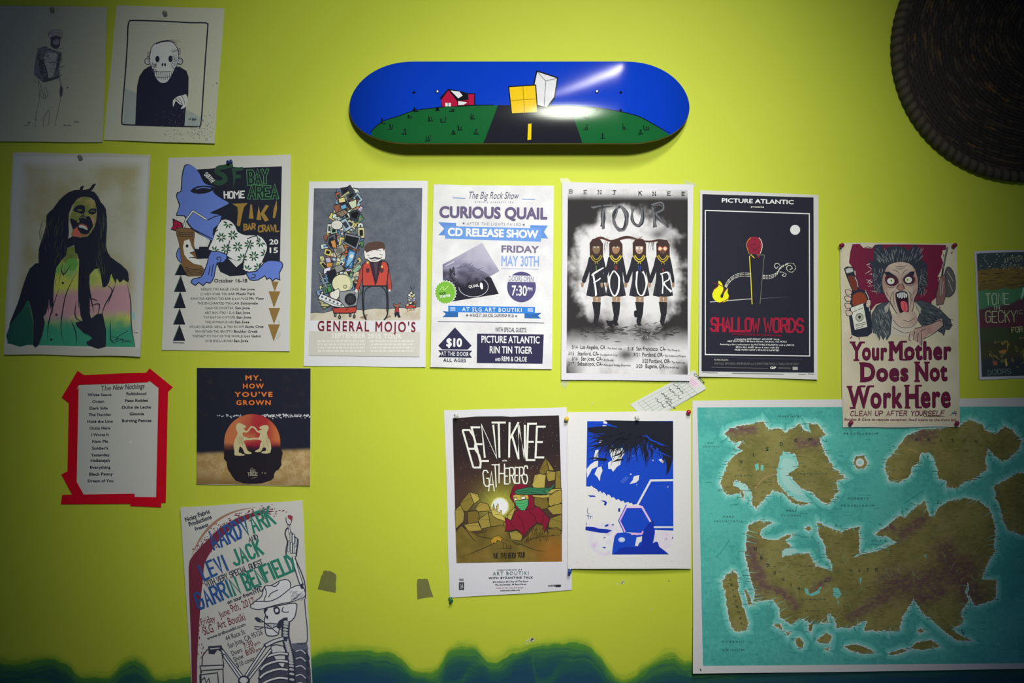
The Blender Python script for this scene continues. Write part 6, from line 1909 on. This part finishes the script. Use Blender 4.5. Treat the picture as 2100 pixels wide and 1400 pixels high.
# bottle and hand
A.poly(K, [(105, 240), (125, 226), (165, 228), (180, 248), (178, 275), (205, 330), (212, 385), (255, 395), (280, 430), (295, 560), (302, 690), (270, 715), (200, 720), (158, 705), (140, 570), (150, 450), (165, 400), (140, 340), (120, 290)], 1)
A.poly('#5d2a20', [(130, 295), (172, 290), (196, 335), (200, 390), (170, 398), (148, 345)], 1); A.poly('#74321f', [(175, 420), (220, 405), (255, 425), (262, 480), (170, 500), (165, 450)], 2)
A.poly('#8f8578', [(115, 245), (140, 235), (165, 238), (172, 262), (125, 275)], 1); A.lines('#c9bfae', [[(118, 262), (170, 252)], [(255, 405), (275, 440), (285, 540)], [(182, 300), (198, 335), (204, 370)]], 4, 3)
A.poly('#b3a892', [(150, 515), (240, 482), (270, 650), (180, 672)], 0, K, 3)
A.ell('#8f8470', 214, 582, 26, 28, .2, ol=K, w=3); A.ell(K, 214, 580, 9, 12)
A.lines('#3a332f', [[(170, 545), (200, 530)], [(205, 528), (235, 518)], [(185, 635), (255, 615)], [(185, 645), (258, 628)], [(190, 660), (240, 645)]], 4, 0)
for fx, fy in ((128, 405), (125, 450), (126, 500), (132, 550)):
    A.poly(FL, [(fx - 14, fy - 16), (fx + 22, fy - 12), (fx + 34, fy + 6), (fx + 18, fy + 20), (fx - 6, fy + 18)], 2, K, 4)
A.poly(FL, [(268, 460), (290, 462), (292, 495), (275, 515), (258, 500)], 2, K, 4)
A.lines('#5c1a2c', [[(150, 730), (160, 715)], [(210, 722), (212, 738)], [(855, 135), (865, 125)]], 7, 0)
A.lines('#4a3a3a', [[(250, 95), (270, 88), (300, 96)]], 4, 0)
A.build('illustration', T)
B = Art(S, '#a99f97')
WCOL = '#51162a'; WO = '#241c24'


def word(s_, x0, y0, x1, y1, cap, b_=.038):
    B.t(s_, x0 - 3, y0 + 3, x1 + 3, y1 + 3, cap + 7, WO, b_ + .012, 0, 1.12); B.t(s_, x0, y0, x1, y1, cap, WCOL, b_, 0, 1.12)


word('Your', 158, 880, 405, 882, 122); word('Mother', 425, 880, 855, 878, 128)
word('Does', 222, 1030, 555, 1028, 128); word('Not', 608, 1028, 828, 1026, 128)
word('Work', 135, 1218, 512, 1216, 152, .03); word('Here', 538, 1214, 850, 1212, 156, .03)
ser = []
for x, y in ((160, 757), (226, 757), (186, 881), (430, 757), (520, 752), (430, 880), (525, 878), (225, 902), (232, 1030), (612, 898), (612, 1028), (680, 898), (138, 1068), (230, 1064), (290, 1064), (160, 1216), (540, 1060), (545, 1214), (625, 1060), (625, 1212)):
    ser.append([(x - 14, y), (x + 26, y)])
B.lines(WCOL, ser, 13, 0)
B.hand('CLEAN UP AFTER YOURSELF', 152, 1270, 805, 1268, 32, WCOL, 5, 2, 3, 1.8, .12); B.line(WCOL, [(665, 1276), (810, 1274)], 3, 0)
B.t('Bottles & Cans to recycle container, food waste to the front bin', 108, 1304, 890, 1308, 18, '#5d2b38', .015, .2)
B.lines('#34404a', [[(850, 1270), (880, 1235), (865, 1262), (895, 1240)], [(860, 1250), (898, 1255)], [(880, 1240), (890, 1270)]], 4, 0)
B.build('lettering', T)

# dark poster cut off by the right edge
ZN = (1980, 490, 120 / 542)
rr = random.Random(81)
S = Sheet(ZN, [(78, 112), (1180, 78), (1205, 1270), (135, 1300)], base=0.0012, lift=(0.0, 0.0, 0.004, 0.002), seed=18, edge=2.5)
T = poster('night_poster', 'dark hand painted gig poster cut off by the right edge', 'poster', S, '#d3cddd')
A = Art(S, '#7d7786')


def ngt(x, y):
    n = fbm(x, y, 110, 41)
    e = x * 0.02
    c = A.c('#262a33')
    c = mix(c, A.c('#4b3a22'), sstep(270, 300, y + n * 70 + e * 2)); c = mix(c, A.c('#3a3220'), sstep(380, 430, y + n * 90) * .6)
    c = mix(c, A.c('#2d4a3c'), sstep(470, 500, y + n * 60 + e * 4)); c = mix(c, A.c('#34222c'), sstep(640, 670, y + n * 50 + (x - 140) * .25)); c = mix(c, A.c('#3d1a2c'), sstep(720, 760, y + n * 50) * .7)
    c = mix(c, A.c('#272c22'), sstep(800, 840, y + n * 30)); c = mix(c, A.c('#2a2820'), sstep(920, 960, y + n * 50)); c = mix(c, A.c('#1f222b'), sstep(1080, 1140, y + n * 50))
    return c


A.field([(103, 132), (1160, 100), (1180, 1248), (152, 1276)], 120, 120, ngt)
A.lines('#7d7d88', [[(x := rr.uniform(110, 1150), y := rr.uniform(135, 290)), (x + 12, y - 9)] for _ in range(110)], 5, 0, 'b')
A.lines('#5d4a26', [[(x := rr.uniform(130, 1100), y := rr.uniform(300, 450)), (x + rr.uniform(30, 110), y - rr.uniform(-5, 25))] for _ in range(50)], 6, 0, 'b')
A.lines('#231f20', [[(x := rr.uniform(130, 1100), y := rr.uniform(310, 450)), (x + rr.uniform(30, 110), y - rr.uniform(-5, 25))] for _ in range(40)], 6, 0, 'b')
A.lines('#5c5034', [[(x := rr.uniform(210, 1150), y := rr.uniform(930, 1180)), (x + rr.uniform(-20, 40), y + rr.uniform(-40, 40)), (x + rr.uniform(10, 60), y + rr.uniform(-20, 60))] for _ in range(80)], 7, 3, 'b')
A.poly('#6b4a2c', [(300, 1040), (330, 1060), (380, 1020), (375, 1050), (345, 1065)], 1); A.line('#6b5a34', [(335, 970), (370, 945), (395, 965), (385, 1010)], 8, 4)
A.poly('#5a3430', [(250, 1130), (290, 1125), (298, 1165), (255, 1170)], 1); A.poly('#7a6038', [(368, 1105), (382, 1108), (388, 1175), (372, 1178)], 1)
A.poly('#5f8a74', [(532, 450), (545, 450), (545, 500), (520, 560), (512, 550)], 0)
A.build('illustration', T)
B = Art(S, '#7d7786')
lw = '#757a6e'
B.hand('TONE', 190, 605, 405, 600, 100, lw, 8, 4, 3, 1.4); B.hand('IN', 268, 655, 315, 650, 36, lw, 6, 2); B.hand('GECKY', 190, 772, 470, 765, 105, '#70705e', 8, 4, 5, 1.4); B.hand('IC', 478, 695, 530, 690, 36, '#6b6258', 5, 2)
B.hand('AFTER', 355, 220, 530, 200, 42, '#5d5c53', 6, 3); B.hand('DARK', 350, 275, 520, 260, 32, '#4b4e48', 5, 3); B.hand('FOR', 432, 865, 530, 855, 46, '#6d6650', 8, 3); B.hand('DOORS', 210, 1260, 420, 1245, 45, '#44525a', 5, 3)
B.build('lettering', T)

# world map of an invented land
ZE = (1400, 800, 700 / 1633)
rr = random.Random(91)
S = Sheet(ZE, [(45, 50), (2250, 30), (2250, 1325), (50, 1356)], base=0.0022, lift=(0.0, 0.0, 0.008, 0.014), p=3.0, seed=19, edge=1.2)
T = poster('wall_map', 'large paper map of olive green continents in a turquoise sea', 'map', S, '#e0dedc', nu=40, nv=28)
A = Art(S, '#c4c2be')


def sea(x, y):
    n = fbm(x, y, 260, 51); m_ = nz(x, y, 7, 4) * .35 + nz(x, y, 22, 6) * .3
    return mix(mix(A.c('#54aa9a'), A.c('#41958a'), sstep(-.4, .4, n + m_)), A.c('#76b8a6'), sstep(.25, .7, n + m_ * .5) * .5)


A.field([(70, 82), (2230, 76), (2230, 1300), (97, 1318)], 330, 190, sea)
lands = {
 'w': [(190, 470), (180, 440), (200, 390), (215, 345), (250, 310), (290, 290), (260, 270), (290, 245), (240, 250), (200, 205), (235, 180), (290, 165), (330, 160), (385, 150), (410, 185), (470, 180), (490, 205), (510, 190), (560, 160), (580, 185), (610, 200), (600, 155), (650, 165), (685, 210), (655, 230), (680, 300), (720, 370), (780, 418), (735, 435), (745, 480), (700, 545), (660, 530), (620, 490), (570, 470), (500, 400), (555, 370), (540, 310), (480, 290), (460, 340), (450, 380), (455, 440), (500, 500), (550, 530), (605, 540), (570, 550), (520, 535), (480, 490), (430, 480), (380, 530), (350, 568), (330, 540), (330, 490), (300, 450), (250, 430), (240, 450), (290, 480), (295, 525), (275, 490), (230, 500), (205, 495)],
 'r': [(965, 370), (980, 330), (1020, 290), (1045, 250), (1080, 210), (1140, 190), (1250, 180), (1330, 165), (1370, 140), (1430, 160), (1450, 195), (1500, 210), (1540, 170), (1580, 190), (1620, 240), (1610, 280), (1570, 320), (1530, 340), (1490, 310), (1460, 280), (1450, 330), (1455, 380), (1400, 420), (1350, 440), (1300, 470), (1265, 465), (1255, 430), (1225, 420), (1215, 370), (1205, 330), (1180, 300), (1140, 300), (1130, 340), (1100, 370), (1085, 410), (1040, 440), (985, 435), (975, 400)],
 'isle': [(190, 920), (205, 885), (240, 858), (262, 885), (268, 960), (290, 1040), (315, 1110), (305, 1145), (270, 1158), (235, 1140), (215, 1060), (205, 980)],
 'h': [(305, 690), (320, 640), (360, 625), (430, 630), (380, 660), (365, 690), (400, 715), (450, 715), (500, 690), (530, 690), (490, 720), (520, 745), (470, 770), (480, 795), (560, 780), (600, 780), (640, 840), (715, 865), (715, 835), (690, 800), (680, 740), (650, 690), (645, 630), (700, 655), (760, 680), (800, 660), (845, 655), (845, 720), (840, 780), (810, 805), (880, 780), (960, 760), (1020, 730), (980, 700), (915, 690), (1000, 630), (1030, 600), (1060, 610), (1100, 570), (1155, 525), (1180, 600), (1205, 605), (1225, 560), (1270, 530), (1350, 515), (1420, 530), (1470, 570), (1495, 650), (1490, 770), (1460, 830), (1430, 900), (1500, 910), (1500, 1000), (1400, 1030), (1365, 980), (1370, 920), (1350, 960), (1370, 1010), (1330, 1060), (1345, 1110), (1290, 1140), (1340, 1180), (1380, 1195), (1310, 1195), (1250, 1150), (1180, 1090), (1140, 1050), (1105, 1000), (1060, 1070), (1035, 1150), (980, 1150), (870, 1150), (880, 1100), (800, 1135), (740, 1135), (720, 1080), (690, 1060), (700, 1110), (610, 1110), (560, 1090), (520, 1120), (470, 1090), (460, 1040), (430, 1000), (340, 1010), (345, 960), (325, 900), (300, 800)],
 'e': [(1490, 460), (1540, 430), (1600, 400), (1680, 390), (1800, 430), (1800, 690), (1700, 700), (1620, 690), (1560, 670), (1530, 620), (1520, 560), (1500, 520)],
 'i1': [(815, 345), (830, 315), (865, 310), (885, 345), (870, 372), (835, 375)], 'i2': [(1085, 1235), (1120, 1205), (1190, 1195), (1230, 1225), (1150, 1240)], 'i3': [(770, 1225), (830, 1215), (890, 1235), (915, 1255), (860, 1260), (800, 1245)], 'i4': [(640, 1195), (690, 1160), (715, 1180), (700, 1210), (660, 1210)], 'i5': [(535, 1195), (560, 1180), (580, 1210), (570, 1235), (545, 1220)], 'i6': [(980, 1260), (1060, 1235), (1080, 1245), (1020, 1265)], 'i7': [(580, 660), (605, 650), (620, 665), (600, 672)], 'i8': [(490, 1150), (515, 1160), (505, 1175)], 'i9': [(600, 1120), (625, 1115), (615, 1160), (605, 1150)], 'j1': [(1120, 1150), (1140, 1140), (1155, 1152), (1135, 1162)], 'j2': [(675, 1235), (705, 1232), (698, 1246)], 'j3': [(295, 955), (310, 960), (335, 1025), (318, 1030)], 'j4': [(430, 1120), (470, 1118), (480, 1150), (455, 1135)]}


def wig(pts, amp, seed):
    out = []; n = len(pts)
    for i in range(n):
        a, b = pts[i], pts[(i + 1) % n]
        L_ = math.hypot(b[0] - a[0], b[1] - a[1]); m_ = max(1, int(L_ / 7))
        for j in range(m_):
            x = a[0] + (b[0] - a[0]) * j / m_; y = a[1] + (b[1] - a[1]) * j / m_
            out.append((x + amp * nz(x, y, 11, seed) + amp * .6 * nz(x, y, 4, seed + 2), y + amp * nz(x, y, 11, seed + 5) + amp * .6 * nz(x, y, 4, seed + 7)))
    return out


shapes = {k: wig(v, 7 if len(v) > 9 else 4, i + 3) for i, (k, v) in enumerate(lands.items())}
for col, w in (('#5aae9f', 50), ('#62b2a3', 40), ('#6cb7a8', 30), ('#78bcae', 21), ('#8ac4b5', 13), ('#b4cfc0', 7)):
    A.lines(col, [v + [v[0]] for v in shapes.values()], w, 0)
mts_and_shade = [((330, 740), (345, 830), 30), ((345, 830), (385, 940), 38), ((385, 940), (480, 965), 20), ((480, 965), (540, 1030), 22), ((1000, 930), (1200, 910), 72), ((1200, 910), (1360, 850), 70), ((1260, 780), (1400, 1000), 70), ((1050, 690), (1150, 620), 30), ((900, 1030), (1010, 960), 34), ((810, 1085), (900, 1030), 26), ((1120, 1000), (1240, 960), 40), ((1080, 210), (1180, 215), 40), ((560, 250), (640, 250), 26), ((225, 195), (330, 190), 26), ((1280, 760), (1300, 850), 40), ((880, 640), (1010, 660), 22), ((700, 900), (620, 960), 16)]  # mountain ridges; the wide ones at right also paint in shade from light falloff


def land(x, y):
    n = fbm(x, y, 120, 61); f = nz(x, y, 8, 9) * .5 + nz(x, y, 18, 11) * .5
    c = mix(A.c('#857d48'), A.c('#6b6737'), sstep(-.35, .45, n + f * .5)); c = mix(c, A.c('#9c8f58'), sstep(.3, .7, f + n * .5) * .5)
    t_ = 0
    for (ax, ay), (bx, by), w in mts_and_shade:
        dx, dy = bx - ax, by - ay; q = max(0, min(1, ((x - ax) * dx + (y - ay) * dy) / (dx * dx + dy * dy)))
        t_ = max(t_, math.exp(-(((x - ax - q * dx) ** 2 + (y - ay - q * dy) ** 2) / w ** 2)))
    return mix(c, A.c('#64464a'), min(.9, max(0, t_ * (0.75 + f * 1.3))))


for bay in ([(455, 330), (480, 295), (535, 310), (550, 365), (505, 395), (520, 440), (575, 490), (600, 530), (540, 520), (490, 480), (455, 420)], [(235, 445), (290, 435), (325, 480), (320, 520), (285, 480)], [(460, 765), (520, 750), (560, 775), (490, 800)], [(810, 800), (880, 770), (960, 750), (1025, 735), (1000, 715), (940, 750), (850, 775)], [(600, 780), (650, 830), (715, 860), (640, 850)], [(1290, 1080), (1340, 1050), (1345, 1110), (1300, 1130)], [(250, 240), (320, 215), (330, 250), (285, 285)], [(600, 165), (640, 180), (655, 210), (615, 205)], [(1180, 300), (1205, 310), (1205, 350), (1180, 330)]):
    A.poly('#83c0b2', [(x + (x - bay[0][0]) * .02, y) for x, y in bay], 3); A.poly('#9cc6b8', [(sum(p[0] for p in bay) / len(bay) * .25 + x * .75, sum(p[1] for p in bay) / len(bay) * .25 + y * .75) for x, y in bay], 3)
for k, v in shapes.items():
    A.poly(land, v, 0)
A.lines('#c5d2c6', [[v[i], v[(i + 1) % len(v)], v[(i + 2) % len(v)]] for v in shapes.values() for i in range(len(v)) if rr.random() < .22], 6, 0, 'b')
fj = []
for v in shapes.values():
    cx_ = sum(p[0] for p in v) / len(v); cy_ = sum(p[1] for p in v) / len(v)
    for x, y in v[::3]:
        if rr.random() < .45:
            f = rr.uniform(.03, .10); fj.append([(x, y), (x + (cx_ - x) * f + rr.uniform(-6, 6), y + (cy_ - y) * f + rr.uniform(-6, 6))])
A.lines('#7fb3a2', fj, 5, 0, 't')
A.ell('#c9cfc2', 848, 345, 20, 20); A.ell('#8fc8b8', 848, 345, 10, 8)
for lk in ([(580, 945), (600, 950), (605, 975), (640, 960), (665, 935), (655, 970), (620, 985), (590, 975)], [(720, 945), (745, 945), (760, 975), (740, 1000), (720, 980)], [(345, 355), (362, 350), (365, 378), (350, 385)], [(375, 355), (388, 360), (385, 385), (372, 382)], [(1155, 790), (1165, 785), (1165, 805)], [(845, 900), (858, 895), (850, 930)], [(740, 1010), (748, 1005), (745, 1030)]):
    A.poly('#6fb5a4', lk, 1)
A.lines('#7f9a72', [[(x := rr.uniform(350, 1450), y := rr.uniform(700, 1080)), (x + rr.uniform(-25, 25), y + 25), (x + rr.uniform(-40, 40), y + 60)] for _ in range(30)], 2, 3, 'b')
A.lines('#b08d6a', [[(1080, 280), (1110, 290), (1140, 305)], [(345, 470), (390, 420), (450, 400)]], 3, 3)
A.build('illustration', T, step=5)
B = Art(S, '#c4c2be')
# place names too small to read: short dashes in rows
names = []; coast = []
for v in shapes.values():
    for i in range(0, len(v), 2):
        if rr.random() < .55:
            x, y = v[i]; l = rr.uniform(10, 34); sx = rr.choice((-1, 1)); dy = rr.uniform(-3, 3)
            coast.append([(x, y + dy), (x + sx * l, y + dy)])
B.lines('#4c6a5c', coast, 2.0, 0)
allv = list(shapes.values())
for i in range(1100):
    x, y = rr.uniform(170, 1650), rr.uniform(140, 1270)
    if any(inside((x, y), v) for v in allv[:5]):
        names.append([(x, y), (x + rr.uniform(6, 26), y + rr.uniform(-1.5, 1.5))])
B.lines('#5b5930', names, 1.8, 0)
seaN = []
for i in range(170):
    x, y = rr.uniform(90, 1650), rr.uniform(100, 1290)
    if not any(inside((x, y), v) for v in allv): seaN.append([(x, y), (x + rr.uniform(12, 40), y + rr.uniform(-2, 2))])
B.lines('#3b8c83', seaN, 1.8, 0)
B.lines('#2f8d86', [[(160, 800), (185, 770), (225, 715)], [(180, 250), (230, 215)], [(1060, 540), (1150, 480)]], 3, 3)
q = '#26352f'
for ch_, x, y in zip('WISDOM', (280, 338, 404, 472, 541, 612), (352, 318, 290, 266, 248, 245)): B.t(ch_, x - (2 if ch_ == 'I' else 8), y, x + (2 if ch_ == 'I' else 8), y, 18, q, .02)
for ch_, x, y in zip('REASON', (1120, 1178, 1235, 1292, 1348, 1404), (242, 244, 246, 248, 250, 252)): B.t(ch_, x - 6, y, x + 6, y, 15, q, .0)
for ch_, x, y in zip('HEDONIA', (348, 378, 408, 440, 480, 518, 556), (768, 808, 845, 882, 912, 940, 955)): B.t(ch_, x - (1.6 if ch_ == 'I' else 6), y, x + (1.6 if ch_ == 'I' else 6), y, 17, q, .02)
for ch_, x, y in zip('HATE', (805, 845, 886, 928), (870, 870, 868, 866)): B.t(ch_, x - 6, y, x + 6, y, 16, q, .01)
for i, ch_ in enumerate('ABYDORMIA'): B.t(ch_, (227 if ch_ == 'I' else 222) + i * 6.5, 910 + i * 26, (230 if ch_ == 'I' else 234) + i * 6.5, 912 + i * 26, 11, q, .0)
for s_, x0, x1, y, cap in (('MARE NUBI', 458, 565, 128, 8), ('PROCELLARUM', 770, 935, 211, 9), ('OCEANUS', 788, 890, 521, 9), ('PROCELLARUM', 758, 918, 556, 9), ('MARE', 495, 545, 580, 7), ('OCCIDENS', 470, 566, 602, 7), ('MARE', 192, 245, 608, 8), ('SECURITATIS', 150, 285, 630, 8), ('OCEANUS', 188, 295, 1206, 9), ('CRISIUM', 190, 295, 1246, 9), ('MARE', 118, 148, 254, 6), ('SERENITATIS', 95, 175, 272, 6), ('GULF OF', 905, 960, 722, 6), ('CHARITY', 898, 968, 740, 6), ('MOUTH OF', 565, 625, 705, 6), ('FAITH', 385, 430, 443, 8), ('VIRTUE', 250, 335, 412, 7), ('TRANQUILITY', 550, 690, 402, 7), ('DESIRE', 560, 620, 845, 7), ('PASSION', 585, 655, 1058, 7), ('JOY', 655, 712, 918, 8), ('LONGING', 570, 685, 1003, 8)):
    B.t(s_, x0, y, x1, y, cap, '#2b4a44', .0, .2, 1.5, 1)
B.line('#3a3a3a', [(84, 1332), (88, 1342)], 5, 0)
B.build('lettering', T, step=14)

# ------------------------------------------------------------------ tape scraps, corner tape
GT = mat('grey_tape', (0.26, 0.26, 0.09), 0.5, 0.3, alpha=0.55, grain=0.25, grain_scale=120, bump=0.4)
CT = mat('clear_tape', (0.75, 0.78, 0.62), 0.3, 0.5, alpha=0.28, bump=0.2)
ZT3 = (600, 1120, 850 / 2100)


def scrap(label, zoom, pts, seed, m):
    r_ = random.Random(seed)
    xs = [p[0] for p in pts]; ys = [p[1] for p in pts]
    loc = Vector(W(zoom[0] + sum(xs) / len(xs) * zoom[2], zoom[1] + sum(ys) / len(ys) * zoom[2], 0))
    q_ = []
    for i in range(len(pts)):
        a, b = pts[i], pts[(i + 1) % len(pts)]
        for j in range(4):
            q_.append((a[0] + (b[0] - a[0]) * j / 4 + r_.uniform(-1.5, 1.5), a[1] + (b[1] - a[1]) * j / 4 + r_.uniform(-1.5, 1.5)))
    o = flat_piece('tape_scrap', None, zoom, q_, 0.0002, 0.0002, m, loc)
    o.location = loc
    return tag(o, label, 'tape', 'tape scraps left on the wall')


scrap('grey scrap of old tape on the bare wall beside the gig poster', ZT3, [(158, 122), (190, 125), (222, 142), (218, 236), (128, 218), (140, 165)], 1, GT)
scrap('grey scrap of old tape on the bare wall left of the green push pin', ZT3, [(630, 166), (684, 164), (712, 256), (632, 268)], 2, GT)
scrap('clear scrap of tape at the lower left corner of the smoky tour poster', (1140, 740, 330 / 1027), [(38, 85), (85, 125), (60, 180), (30, 150)], 3, CT)
scrap('clear tape at the top left corner of the smoky tour poster', (1140, 360, 290 / 944), [(25, 20), (75, 15), (110, 48), (40, 60)], 4, CT)
scrap('clear tape at the top right corner of the smoky tour poster', (1140, 360, 290 / 944), [(850, 30), (930, 50), (940, 75), (870, 62)], 5, CT)

# ------------------------------------------------------------------ push pins
pin(107, 19, 0.0020, 'smoke', (0.24, 0.25, 0.22), 'clear push pin at the top of the faint pencil sketch', (0.5, 0.5), clear=True)
pin(337, 26, 0.0020, 'smoke', (0.24, 0.25, 0.22), 'clear push pin at the top of the skull faced figure drawing', (0.45, 0.6), clear=True)
pin(163, 321, 0.0020, 'smoke', (0.24, 0.25, 0.22), 'clear push pin at the top of the dreadlocked portrait', (0.45, 0.7), clear=True)
pin(475, 331, 0.0020, 'blue', (0.02, 0.035, 0.22), 'dark blue push pin at the top of the tiki poster', (0.35, -0.5))
pin(935, 849, 0.0020, 'white', (0.62, 0.62, 0.56), 'white push pin in the top left corner of the orb poster', (0.45, 0.2))
pin(1161, 857, 0.0045, 'yellow', (0.72, 0.50, 0.03), 'yellow push pin where the orb poster meets the blue print', (0.2, 0.1), ball=True)
pin(923, 1226, 0.0020, 'green', (0.02, 0.16, 0.06), 'green push pin at the lower left corner of the orb poster', (0.3, 0.35))
pin(1169, 1168, 0.0035, 'royal', (0.02, 0.07, 0.30), 'blue push pin under the lower left corner of the blue print', (0.3, -0.2))
pin(1305, 854, 0.0040, 'white', (0.62, 0.62, 0.56), 'white push pin at the top centre of the blue print', (0.4, 0.1))
pin(1411, 843, 0.0045, 'red', (0.42, 0.008, 0.03), 'bright red push pin where the blue print meets the map', (0.2, 0.0), ball=True)
pin(1728, 502, 0.0060, 'crimson', (0.20, 0.012, 0.045), 'crimson push pin in the top left corner of the kitchen notice', (0.25, -0.7))
pin(1959, 502, 0.0060, 'crimson', (0.20, 0.012, 0.045), 'crimson push pin in the top right corner of the kitchen notice', (0.25, -0.7))
pin(1746, 865, 0.0065, 'crimson', (0.20, 0.012, 0.045), 'crimson push pin in the bottom left corner of the kitchen notice', (0.25, -0.6))
pin(1963, 866, 0.0065, 'crimson', (0.20, 0.012, 0.045), 'crimson push pin in the bottom right corner of the kitchen notice', (0.25, -0.6))
